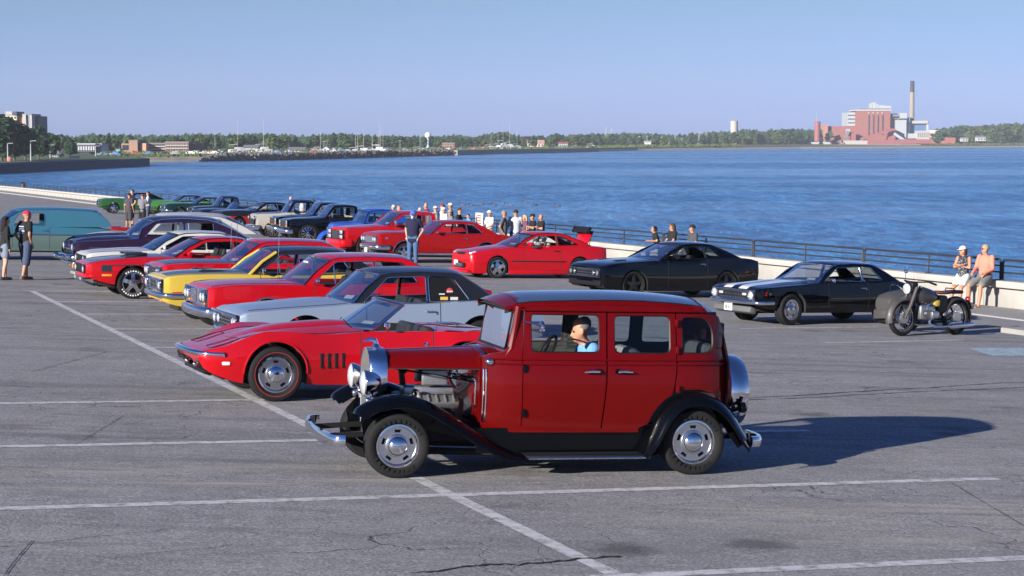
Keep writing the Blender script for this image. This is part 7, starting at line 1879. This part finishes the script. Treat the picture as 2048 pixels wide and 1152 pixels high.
def person(label, M, H=1.75, pose='stand', arms=('down', 'down'), top=(.02, .02, .022), sleeve='short', bottom=(.05, .07, .12), leg='long', shoes=(.05, .05, .05), hair=(.05, .035, .025), hairs='short', hat=None, brim=1, skin='fair', voxel=.022, lean=0.0, fat=1.0, head=(0, 0), group="people at the car show", glasses=False, seat=.70, fem=False, step=.0, pattern=None, sandals=False, beard=None, back=None):
    """M places the figure: x ahead, z up, standing on z = 0 (seated: on a seat at height seat)"""
    e = empty("person", label, "person", group); s = H / 1.75; sk = SKIN[skin]
    V = Vector
    if pose == 'stand':
        pel = V((0, 0, .93 * s)); hips = [V((0, .095 * s, .91 * s)), V((0, -.095 * s, .91 * s))]; knees = [V((.02 + step * .5, .10 * s, .50 * s)), V((.02 - step * .35, -.10 * s, .50 * s))]; ank = [V((step, .11 * s, .085 * s)), V((-step * 1.1, -.11 * s, .085 * s + abs(step) * .18))]
    elif pose == 'lean':       # half sitting against a wall
        pel = V((0, 0, seat + .08)); hips = [V((0, .095 * s, seat + .07)), V((0, -.095 * s, seat + .07))]; knees = [V((.22, .10 * s, .46 * s)), V((.27, -.10 * s, .47 * s))]; ank = [V((.30, .11 * s, .085 * s)), V((.38, -.12 * s, .085 * s))]
    elif pose == 'sit':
        pel = V((0, 0, seat + .09)); hips = [V((.02, .095 * s, seat + .085)), V((.02, -.095 * s, seat + .085))]; knees = [V((.40 * s, .13 * s, seat - .06)), V((.40 * s, -.13 * s, seat - .06))]; ank = [V((.42 * s, .14 * s, seat - .47 * s)), V((.36 * s, -.14 * s, seat - .47 * s))]
        for a in ank: a.z = max(.085, a.z)
    elif pose == 'perch':      # on the wall, feet reaching the ground
        pel = V((0, 0, seat + .09)); hips = [V((.03, .10 * s, seat + .085)), V((.03, -.10 * s, seat + .085))]; knees = [V((.42 * s, .16 * s, seat - .13)), V((.38 * s, -.2 * s, seat - .13))]; ank = [V((.50 * s, .17 * s, .085)), V((.36 * s, -.24 * s, .085))]
    elif pose == 'drive':
        pel = V((0, 0, seat + .09)); hips = [V((.02, .10 * s, seat + .085)), V((.02, -.10 * s, seat + .085))]; knees = [V((.42, .14, seat + .16)), V((.42, -.14, seat + .16))]; ank = [V((.68, .13, seat - .16)), V((.68, -.13, seat - .16))]
    R = Matrix.Rotation(lean, 3, 'Y')
    up = lambda x, y, z: pel + R @ V((x, y, z)) * s
    ch, nk = up(0, 0, .34), up(-.005, 0, .515); sh = [up(-.005, .175, .475), up(-.005, -.175, .475)]
    hd = nk + V((.035 * cos(head[0]), .035 * sin(head[0]), .140 * s)) + V((sin(head[1]) * .06 * cos(head[0]), sin(head[1]) * .06 * sin(head[0]), -.02 * abs(sin(head[1]))))
    el, wr = [], []
    for i, sg in ((0, 1), (1, -1)):
        a = arms[i]; S_ = sh[i]
        E, Wp = {'down': (V((-.02, sg * .05, -.29)), V((.05, sg * .03, -.26))), 'pocket': (V((-.10, sg * .11, -.28)), V((.14, -sg * .09, -.22))), 'crossed': (V((.07, sg * .06, -.25)), V((.11, -sg * .27, .06))), 'lap': (V((.06, sg * .06, -.28)), V((.24, -sg * .08, -.10))), 'knee': (V((.10, sg * .04, -.27)), V((.22, -sg * .10, -.13))), 'up': (V((.10, sg * .06, -.26)), V((.16, -sg * .06, .20))), 'hold': (V((.04, sg * .06, -.28)), V((.25, -sg * .07, .06))), 'wheel': (V((.16, sg * .05, -.22)), V((.24, -sg * .05, .04))), 'swing': (V((.10, sg * .05, -.27)), V((.15, 0, -.2))), 'back': (V((-.14, sg * .06, -.26)), V((-.02, -sg * .02, -.27))), 'prop': (V((-.10, sg * .10, -.26)), V((-.06, sg * .03, -.27)))}[a]
        el.append(S_ + R @ E * s); wr.append(el[-1] + R @ Wp * s)
    f = fat; b = MB()
    # ---- body
    cap(b, hd + V((0, 0, -.02 * s)), hd + V((-.01, 0, .045 * s)), .076 * s, .086 * s, 14, 5); cap(b, hd + V((.028 * cos(head[0]), .028 * sin(head[0]), -.075 * s)), hd + V((.02 * cos(head[0]), .02 * sin(head[0]), -.03 * s)), .048 * s, .062 * s)
    fx = V((cos(head[0]), sin(head[0]), -.5 * head[1])).normalized(); fy = V((-sin(head[0]), cos(head[0]), 0))
    cap(b, hd + fx * .082 * s + V((0, 0, .012 * s)), hd + fx * .100 * s + V((0, 0, -.020 * s)), .010 * s, .0135 * s, 8, 2)
    for sg in (-1, 1): cap(b, hd + fy * sg * .084 * s + V((0, 0, .008)), hd + fy * sg * .088 * s + V((0, 0, -.022)), .016 * s, .012 * s, 6, 2)
    cap(b, nk - V((0, 0, .05 * s)), hd - V((0, 0, .05 * s)), .058 * s, .052 * s)
    def torso(bb, g):
        wS, wW = (.135, .115) if not fem else (.115, .095)
        for t, w, dp, z in ((0, .15, .115, -.02), (1, wW + .02, .11, .14), (2, wS + .02, .115, .32), (3, wS, .085, .43)):
            rows = []
        levels = [(-.10, .13, .10), (-.02, .165, .118), (.10, .150 if not fem else .135, .112), (.22, .155 if not fem else .138, .112), (.34, .175 if not fem else .150, .118), (.44, .180 if not fem else .15, .098), (.50, .11, .07), (.53, .05, .05)]
        rows = []
        for z, w, dpt in levels:
            k = f if z < .4 else 1
            rows.append([up((.012 if z > .2 else .0) + (dpt * k + g) * cos(a) + (.035 * (f - 1) * 3 if cos(a) > 0 and 0 < z < .3 else 0), (w * k + g) * sin(a), z) for a in [2 * pi * q / 18 for q in range(18)]])
        n0 = len(bb.v); bb.grid(rows, closed=True); bb.f += [tuple(n0 + q for q in range(18))[::-1], tuple(n0 + 7 * 18 + q for q in range(18))]; bb.m += [0, 0]
    torso(b, 0)
    for i, sg in ((0, 1), (1, -1)):
        cap(b, sh[i], el[i], .052 * s * min(f, 1.1), .040 * s); cap(b, el[i], wr[i], .040 * s, .027 * s)
        d = (wr[i] - el[i]).normalized(); side = d.cross(V((0, 0, 1))); side = side.normalized() if side.length > .1 else V((0, 1, 0)); pn = side.cross(d)
        cap(b, wr[i] + d * .02, wr[i] + d * .07, .030 * s, .033 * s, 8, 2)
        for k in range(4):
            o_ = side * (k - 1.5) * .019 * s; L = (.058, .07, .066, .05)[k] * s; m1 = wr[i] + d * .085 + o_ + d * L * .5 - pn * .008; cap(b, wr[i] + d * .075 + o_, m1, .0105 * s, .010 * s, 6, 2); cap(b, m1, m1 + d * L * .5 - pn * .02, .010 * s, .008 * s, 6, 2)
        cap(b, wr[i] + d * .03 + side * .03 * s, wr[i] + d * .075 + side * .052 * s - pn * .015, .013 * s, .010 * s, 6, 2)
        cap(b, hips[i], knees[i], .088 * s * min(f, 1.15), .058 * s, 12); cap(b, knees[i], knees[i] * .55 + ank[i] * .45 - V((.012, 0, 0)), .056 * s, .056 * s); cap(b, knees[i] * .55 + ank[i] * .45 - V((.012, 0, 0)), ank[i], .056 * s, .037 * s)
        cap(b, ank[i] + V((-.03, 0, -.045)), ank[i] + V((.13 * s, 0, -.058)), .036 * s, .030 * s)
    me = remesh(b, voxel); me.materials.append(sk); link_mesh("body", me, e)
    # ---- top
    if top is not None:
        b = MB(); torso(b, .014)
        if sleeve != 'none':
            for i in (0, 1):
                t = .62 if sleeve == 'short' else 1.0; cap(b, sh[i], sh[i].lerp(el[i], t), .066 * s * min(f, 1.1), (.062 if sleeve == 'short' else .050) * s)
                if sleeve == 'long': cap(b, el[i], wr[i], .050 * s, .040 * s)
        if pose == 'stand': cap(b, up(0, .05, -.10), up(0, -.05, -.10), .125 * s * f, .125 * s * f, 14)
        me = remesh(b, voxel * .9, 3); me.materials.append(pattern or cloth(top)); link_mesh("shirt", me, e)
    b = MB()
    for i in (0, 1):
        if leg == 'long': cap(b, hips[i], knees[i], .104 * s * min(f, 1.15), .074 * s, 12); cap(b, knees[i], ank[i] + (knees[i] - ank[i]) * .08, .074 * s, .062 * s, 12)
        elif leg == 'knee': cap(b, hips[i], knees[i].lerp(ank[i], .18), .115 * s * min(f, 1.15), .10 * s, 12)
        elif leg == 'mid': cap(b, hips[i], hips[i].lerp(knees[i], .82), .112 * s * min(f, 1.15), .098 * s, 12)
        else: cap(b, hips[i], hips[i].lerp(knees[i], .62), .108 * s * min(f, 1.15), .098 * s, 12)
    cap(b, up(0, .06, -.03), up(0, -.06, -.03), .128 * s * f, .128 * s * f, 14)
    me = remesh(b, voxel * .9, 3); me.materials.append(cloth(bottom)); link_mesh("shorts" if leg != 'long' else "trousers", me, e)
    for i in (0, 1):
        b = MB()
        if sandals: b.rbox(ank[i] + V((.05 * s, 0, -.075)), (.27 * s, .095, .022), .01); b.tube([ank[i] + V((.09, -.045, -.06)), ank[i] + V((.11, 0, -.022)), ank[i] + V((.09, .045, -.06))], .010, 5)
        else:
            cap(b, ank[i] + V((-.035, 0, -.042)), ank[i] + V((.15 * s, 0, -.052)), .047 * s, .038 * s); b.rbox(ank[i] + V((.055 * s, 0, -.075)), (.27 * s, .095, .02), .008)
        b.build("sandal" if sandals else "shoe", cloth(shoes), e)
    # ---- head
    hc = hd + V((-.012, 0, .035 * s))
    if hairs != 'bald':
        b = MB(); r_ = .098 * s
        for k in range(1):
            rows = []
            for i in range(7):
                th = (pi * .56) * i / 6; row = []
                for j in range(18):
                    a = 2 * pi * j / 18; front = max(0, cos(a)); th2 = th * (1 - .42 * front) ; p = V((sin(th2) * cos(a) * r_ * .98, sin(th2) * sin(a) * r_ * .92, cos(th2) * r_ * 1.02)); q = fx * p.x + fy * p.y + V((0, 0, p.z)); row.append(hc + q - fx * .006)
                rows.append(row)
            b.grid(rows, closed=True, flip=True)
        if hairs == 'long':
            for j in range(7): a = pi + (j - 3) * .33; o_ = fx * cos(a) * .085 * s + fy * sin(a) * .085 * s; cap(b, hc + o_ + V((0, 0, .02)), hc + o_ * 1.25 - fx * .02 + V((0, 0, -.30 * s)), .036 * s, .026 * s, 8, 2)
        if hairs == 'tail': cap(b, hc - fx * .10 * s + V((0, 0, .02)), hc - fx * .14 * s - V((0, 0, .13 * s)), .045 * s, .025 * s, 8, 2); cap(b, hc - fx * .09 * s, hc - fx * .09 * s + V((0, 0, -.07)), .05, .045, 8, 2)
        if hairs == 'bob':
            for j in range(9): a = pi + (j - 4) * .36; o_ = fx * cos(a) * .082 * s + fy * sin(a) * .082 * s; cap(b, hc + o_, hc + o_ * 1.1 + V((0, 0, -.12 * s)), .034 * s, .03 * s, 8, 2)
        me = b.mesh("hair", cloth(hair), 60); link_mesh("hair", me, e)
    if beard:
        b = MB(); cap(b, hd + fx * .045 * s + V((0, 0, -.075 * s)), hd + fx * .06 * s + V((0, 0, -.055 * s)), .045 * s, .04 * s, 10, 3); b.build("beard", cloth(beard), e)
    if hat:
        b = MB(); r_ = .104 * s; rows = []
        for i in range(6):
            th = (pi * .5) * i / 5; rows.append([hc + V((0, 0, .018)) + fx * (sin(th) * cos(a) * r_ * 1.02) + fy * (sin(th) * sin(a) * r_ * .95) + V((0, 0, cos(th) * r_ * .92)) for a in [2 * pi * j / 18 for j in range(18)]])
        b.grid(rows, closed=True, flip=True)
        if brim == 2:
            b.grid([[hc + V((0, 0, .03 - .012 * q)) + (fx * cos(a) + fy * sin(a)) * (r_ * (1 + .55 * q)) for a in [2 * pi * j / 20 for j in range(20)]] for q in (0, 1)], closed=True)
        elif brim:
            sd = 1 if brim == 1 else -1
            b.grid([[hc + V((0, 0, .022 - .02 * q)) + fx * sd * (cos(a) * r_ * (1 + .0 * q) + q * .085 * s) * 1.0 + fy * sin(a) * r_ * .92 for a in [(-1.2 + 2.4 * j / 8) for j in range(9)]] for q in (0, .5, 1)])
        me = b.mesh("cap", cloth(hat), 50); link_mesh("cap", me, e)
    for sg in (-1, 1):
        if glasses: break
        b = MB(); b.ball(hd + fx * .080 * s + fy * sg * .031 * s + V((0, 0, .018 * s)), .011 * s, 8, 6); b.build("eye", mat("eye_dark", (.03, .025, .02), .3), e)
    if glasses:
        b = MB(); g_ = hd + fx * .089 * s + V((0, 0, .016 * s))
        for sg in (-1, 1):
            b.ball(g_ + fy * sg * .033 * s, (.014 * s, .026 * s, .019 * s), 10, 6); b.tube([g_ + fy * sg * .055 * s, hd + fy * sg * .086 * s + V((0, 0, .018 * s))], .004, 5)
        b.tube([g_ - fy * .02, g_ + fy * .02], .004, 5); b.build("sunglasses", mat("sunglass_black", (.01, .01, .012), .1, coat=1), e)
    b = MB(); b.rbox(hd + fx * .084 * s + V((0, 0, -.052 * s)), (.012, .040 * s, .008), .003); b.build("mouth", mat("lips", (.30, .10, .085), .5), e)
    if back:
        for dz, dy, hz, wy, m in back: q = MB(); q.rbox(up(-.128, dy, dz), (.012, wy, hz), .004); q.build("back_print", cloth(m), e)
    e.matrix_world = M; return e
def stand_at(px, py, face):
    return lot_matrix(at(px, py), face)
def on_line(px, t, tries=60):
    """point of the line t (parallel to the sea wall) seen in pixel column px"""
    lo, hi = -20.0, 320.0
    f = lambda s_: (lambda p: 1024 + FPX * p.x / (p.y * cos(PITCH) - (p.z - CAM_H) * sin(PITCH)))(st(s_, t))
    for _ in range(tries):
        m = (lo + hi) / 2
        if f(m) > px: lo = m
        else: hi = m
    return st(lo, t)
def on_t(px, t, face): return lot_matrix(on_line(px, t), face)
OUT = TH + pi            # facing from the wall into the car park
SEAT_T = WALL_T - .36
# walkers on the left
person("man in bright red cap, black tee and long navy shorts walking at the left", stand_at(50, 560, radians(52)), 1.78, arms=('pocket', 'pocket'), top=(.018, .018, .02), bottom=(.055, .075, .13), leg='knee', shoes=(.16, .11, .08), hair=(.25, .22, .2), hat=(.62, .03, .06), skin='tan', voxel=.014, head=(-.5, .1), step=.14, fat=1.06, back=((.40, 0, .03, .20, (.35, .37, .42)), (.345, 0, .03, .22, (.1, .16, .28)), (.29, 0, .05, .24, (.28, .3, .34)), (.235, .02, .02, .18, (.12, .2, .35))))
q = MB()
person("woman with long dark hair in black hoodie and shorts at the left edge", stand_at(9, 560, radians(35)), 1.64, top=(.02, .02, .022), sleeve='long', bottom=(.16, .2, .26), leg='short', shoes=(.03, .03, .035), hair=(.02, .015, .013), hairs='long', skin='fair', voxel=.016, step=.06, fem=True, arms=('hold', 'down'))
# four men by the green cars
person("man in plaid shirt and shorts seen from behind near the green cars", stand_at(257, 456, radians(70)), 1.80, top=(.06, .055, .07), bottom=(.05, .05, .055), leg='knee', shoes=(.3, .3, .3), hat=(.03, .03, .04), skin='tan', voxel=.026)
person("tall man in navy polo with sunglasses among the four by the green cars", stand_at(264, 451, radians(200)), 1.95, top=(.012, .016, .035), bottom=(.02, .022, .03), leg='knee', glasses=True, skin='fair', voxel=.026, arms=('pocket', 'pocket'))
person("man in striped grey tee seen from behind, third of the four men", stand_at(284, 452, radians(80)), 1.72, top=(.16, .16, .19), bottom=(.02, .02, .022), leg='knee', hair=(.16, .05, .03), skin='fair', voxel=.026, arms=('hold', 'hold'))
person("man in pale blue shirt, rightmost of the four men by the green cars", stand_at(296, 449, radians(185)), 1.84, top=(.40, .46, .56), bottom=(.06, .07, .1), skin='tan', voxel=.026, arms=('hold', 'pocket'))
# man in the navy polo
person("heavy man in navy polo, jeans and blue cap standing by the deep red hardtop", stand_at(825, 533, radians(252)), 1.84, top=(.016, .018, .045), bottom=(.06, .11, .22), leg='long', shoes=(.05, .05, .06), hair=(.4, .4, .4), hat=(.05, .12, .45), skin='fair', voxel=.016, arms=('pocket', 'pocket'), fat=1.18, beard=(.55, .5, .46), head=(0, .3))
# along the wall, from the far end
person("bald man in a pink checked shirt beyond the cream pickup", on_t(581, 20.6, OUT - 1.2), 1.78, top=(.50, .33, .32), hairs='bald', skin='fair', voxel=.03)
person("dark-haired man with sunglasses sitting on the wall behind the cream pickup", on_t(603, SEAT_T, OUT), 1.78, 'sit', top=(.3, .33, .36), glasses=True, skin='tan', voxel=.03)
person("man in dark cap and black tee, left one of the pair behind the black pickup", on_t(626, SEAT_T, OUT), 1.75, 'sit', top=(.02, .02, .022), hat=(.04, .04, .05), skin='tan', voxel=.03, arms=('crossed', 'crossed'))
person("person in blue cap, right one of the close pair behind the black pickup", on_t(640, SEAT_T, OUT), 1.72, 'sit', top=(.03, .03, .05), hat=(.05, .1, .35), skin='tan', voxel=.03, hair=(.1, .05, .03))
person("white-haired man in a blue shirt at the railing above the royal blue street rod", on_t(786, SEAT_T, OUT), 1.75, 'sit', top=(.08, .18, .42), hair=(.7, .68, .62), skin='fair', voxel=.026, arms=('prop', 'lap'))
person("woman with long blonde hair in black beside the white-haired man", on_t(797, SEAT_T + .1, OUT - .6), 1.68, 'sit', top=(.02, .02, .022), hair=(.36, .22, .1), hairs='long', skin='fair', voxel=.026, fem=True)
person("grey-haired person in a beige top behind the man in the navy polo", on_t(839, SEAT_T - .1, OUT), 1.68, 'lean', top=(.38, .31, .24), hair=(.45, .43, .4), skin='fair', voxel=.026)
person("bald man in a maroon tee standing by the wall", on_t(851, 20.9, OUT), 1.86, top=(.16, .02, .045), hairs='bald', skin='tan', voxel=.026, fat=1.1)
person("man in white tee and white cap, first of the group behind the deep red hardtop", on_t(870, 20.2, OUT - 1.0), 1.76, top=(.48, .48, .47), hat=(.5, .49, .47), skin='fair', voxel=.024, bottom=(.1, .14, .25))
person("person in red cap seen over the group by the railing", on_t(884, 22.0, OUT - .5), 1.80, top=(.55, .56, .58), hat=(.30, .03, .035), skin='fair', voxel=.026)
person("man in pale tee with white visor cap in the middle of the group", on_t(886, 20.4, OUT + .3), 1.72, top=(.50, .53, .56), hat=(.7, .69, .67), skin='fair', voxel=.024)
person("man in grey tee and white cap standing tallest against the railing", on_t(900, 22.1, OUT - .3), 1.86, top=(.06, .075, .10), hat=(.68, .66, .63), skin='tan', voxel=.024, glasses=True)
person("person in a grey hat partly hidden beside the black tee", on_t(899, 19.8, OUT), 1.66, top=(.16, .17, .19), hat=(.28, .28, .28), skin='tan', voxel=.026)
person("man in a black printed tee seen from behind, right end of the standing group", on_t(916, 19.3, OUT + 2.6), 1.80, top=(.018, .018, .02), hair=(.07, .04, .03), skin='fair', voxel=.022, bottom=(.05, .06, .08), arms=('hold', 'down'), fat=1.1)
person("small person in blue crouching low by the wall", on_t(936, SEAT_T, OUT), 1.35, 'sit', top=(.08, .25, .5), hair=(.04, .03, .03), skin='tan', voxel=.026)
person("man in white cowboy hat and white tee sitting on the wall", on_t(978, SEAT_T, OUT + .4), 1.80, 'sit', top=(.52, .51, .49), bottom=(.38, .34, .28), leg='knee', hat=(.7, .68, .62), brim=2, skin='tan', voxel=.02, arms=('lap', 'lap'))
person("grey-haired man in grey tee seen from behind in front of the wall", on_t(1005, 19.4, OUT + 2.7), 1.80, top=(.10, .105, .115), bottom=(.10, .10, .11), hair=(.25, .2, .17), skin='tan', voxel=.018, arms=('pocket', 'pocket'), fat=1.15)
person("young man in white tee and jeans holding a drink", on_t(1029, 19.9, OUT - 1.9), 1.84, top=(.50, .50, .52), bottom=(.06, .11, .24), hair=(.03, .025, .02), skin='tan', voxel=.018, arms=('hold', 'up'), head=(0, .25))
person("blonde woman in patterned top sitting beside the two men in black", on_t(1048, SEAT_T, OUT), 1.64, 'sit', top=(.13, .06, .10), hair=(.5, .36, .2), hairs='long', skin='tan', voxel=.02, fem=True, bottom=(.35, .05, .05), leg='knee')
person("man in black cap and black tee sitting with folded arms", on_t(1064, SEAT_T, OUT), 1.76, 'sit', top=(.018, .018, .02), hat=(.02, .02, .022), skin='tan', voxel=.018, arms=('crossed', 'lap'), bottom=(.1, .12, .16))
person("bald bearded man in black tee, right end of the seated row", on_t(1081, SEAT_T, OUT), 1.78, 'sit', top=(.018, .018, .02), hairs='bald', skin='tan', voxel=.018, arms=('crossed', 'crossed'), bottom=(.2, .26, .3), beard=(.2, .15, .12), fat=1.1)
person("girl in black leaning over a phone on the wall", on_t(1314, SEAT_T, OUT - .2), 1.50, 'sit', top=(.02, .02, .022), hair=(.025, .02, .018), hairs='tail', skin='tan', voxel=.015, arms=('hold', 'hold'), lean=.25, fem=True, head=(-.1, .5), bottom=(.02, .02, .025))
person("woman with long brown hair in a black tee, middle of the seated three", on_t(1343, SEAT_T, OUT + .1), 1.74, 'sit', top=(.02, .02, .023), hair=(.07, .04, .025), hairs='long', skin='tan', voxel=.015, arms=('knee', 'knee'), fem=True, glasses=True, fat=1.1, bottom=(.02, .02, .03), head=(-.55, 0))
person("man in black cap and grey tee with red front, right of the seated three", on_t(1386, SEAT_T, OUT + .1), 1.74, 'sit', top=(.06, .063, .07), hat=(.02, .022, .028), skin='tan', voxel=.015, arms=('lap', 'lap'), fat=1.08, bottom=(.04, .05, .07), head=(-.6, 0), lean=.1)
dots = NT("dotted_blouse"); vv = dots.n("ShaderNodeTexVoronoi"); dots.l(dots.coords(), vv.inputs["Vector"]); vv.inputs["Scale"].default_value = 34; dots.base(dots.mix(dots.math('LESS_THAN', vv.outputs[0], .26), (.02, .022, .035), (.6, .58, .55))); dots.set(Roughness=.9)
person("woman in white cap, dotted sleeveless blouse and white shorts leaning on the wall", on_t(1924, SEAT_T - .06, OUT + .42), 1.66, 'lean', top=(.03, .03, .05), pattern=dots.m, sleeve='none', bottom=(.52, .52, .51), leg='short', hat=(.55, .55, .55), hair=(.09, .03, .02), hairs='bob', skin='tan', voxel=.0125, arms=('crossed', 'crossed'), fem=True, head=(-.5, .12), shoes=(.5, .48, .45), group="couple on the sea wall", seat=.66)
person("man in coral long-sleeved shirt and grey shorts sitting on the wall", on_t(1968, SEAT_T - .02, OUT + .40), 1.78, 'perch', top=(.62, .215, .15), sleeve='long', bottom=(.15, .155, .15), leg='mid', hair=(.28, .24, .18), skin='tan', voxel=.0125, arms=('lap', 'lap'), glasses=True, head=(-.55, .0), shoes=(.05, .04, .035), sandals=True, group="couple on the sea wall", seat=.68)
# the driver of the dark red sedan
drv = person("driver with short grey hair in a blue shirt looking down inside the dark red sedan", Matrix.Identity(4), 1.74, 'drive', top=(.12, .28, .58), bottom=(.1, .1, .13), hair=(.13, .13, .14), skin='tan', voxel=.0125, arms=('wheel', 'wheel'), head=(0, .7), lean=.34, group=None, seat=.655)
drv.matrix_world = SEDAN.o.matrix_world @ Matrix.Translation((2.10, -.31, 0)) @ Matrix.Rotation(pi, 4, 'Z')
# sign on the railing, bin at the far end
e = empty("railing_sign", "white notice board with red markings on the railing behind the group", "sign"); q = MB(); q.rbox((0, 0, 1.15), (.95, .03, .62), .01); q.build("board", WHITE, e)
for z, w_ in ((1.34, .5), (1.24, .7), (1.12, .6), (1.0, .7)): q = MB(); q.box((0, -.018, z), (w_, .006, .05)); q.build("red_line", mat("sign_red", (.5, .08, .06), .7), e, smooth=0)
e.matrix_world = lot_matrix(on_line(957, WALL_T + .1), TH + pi / 2 + pi) @ Matrix.Rotation(pi, 4, 'Z')
e.matrix_world = lot_matrix(on_line(957, WALL_T + .08), TH - pi / 2)
e = empty("litter_bin", "dark purple litter bin beside the wall at the far left end", "bin"); q = MB(); q.lathe([(.34, 0), (.36, .1), (.36, .95), (.30, 1.05)], axis='Z', seg=16); q.build("barrel", mat("bin_purple", (.05, .03, .07), .6), e); q = MB(); q.lathe([(.38, .95), (.38, 1.0), (.2, 1.2), (.01, 1.22)], axis='Z', seg=16); q.build("lid", BLACK, e)
e.matrix_world = lot_matrix(at(46, 381), 0) @ Matrix.Scale(.95, 4)
person("distant person in dark clothes standing next to the litter bin", stand_at(53, 381.5, 0), .95, top=(.03, .03, .04), bottom=(.03, .03, .04), voxel=.03, group=None) if False else None
# ------------------------------------------------------------------ the lake air
b = MB(); b.box((300, 1600, 52), (7600, 4400, 122)); HZM = bpy.data.materials.new("lake_haze"); HZM.use_nodes = True
for n_ in list(HZM.node_tree.nodes):
    if n_.type == 'BSDF_PRINCIPLED': HZM.node_tree.nodes.remove(n_)
pv = HZM.node_tree.nodes.new("ShaderNodeVolumePrincipled"); pv.inputs["Color"].default_value = (.80, .88, 1, 1); pv.inputs["Density"].default_value = .00009; pv.inputs["Anisotropy"].default_value = 0.0
HZM.node_tree.links.new(pv.outputs[0], HZM.node_tree.nodes["Material Output"].inputs["Volume"])
o = b.build("haze", HZM, smooth=0); tag(o, kind="stuff"); o.visible_shadow = True
# ------------------------------------------------------------------ mirrored pairs become parts of their own
def split_islands(o):
    me = o.data; nv = len(me.vertices); par = list(range(nv))
    def find(i):
        while par[i] != i: par[i] = par[par[i]]; i = par[i]
        return i
    for ed in me.edges:
        a, c = find(ed.vertices[0]), find(ed.vertices[1])
        if a != c: par[a] = c
    isl = {}
    for v in me.vertices: isl.setdefault(find(v.index), []).append(v.index)
    if len(isl) < 2 or len(isl) > 60: return
    ys = {}
    for k, vs in isl.items():
        y = [me.vertices[i].co.y for i in vs]; ys[k] = (min(y), max(y))
    if any(a < -1e-4 and c > 1e-4 for a, c in ys.values()): return
    left = {k for k, (a, c) in ys.items() if c <= 1e-4}
    if not left or len(left) == len(isl): return
    me2 = me.copy(); o2 = o.copy(); o2.data = me2; COL.objects.link(o2)
    for m, keep in ((me, True), (me2, False)):
        bm = bmesh.new(); bm.from_mesh(m); bm.verts.ensure_lookup_table()
        bmesh.ops.delete(bm, geom=[v for v in bm.verts if (find(v.index) in left) != keep], context='VERTS'); bm.to_mesh(m); bm.free()
for o in list(bpy.data.objects):
    if o.type == 'MESH' and o.parent and o.data.users == 1 and not o.get("kind") and o.parent.get("category") in ("car", "pickup truck", "van", "motorcycle") and o.name.split(".")[0] not in ("body", "cabin_lining", "engine_block", "chassis", "steering_wheel"):
        split_islands(o)
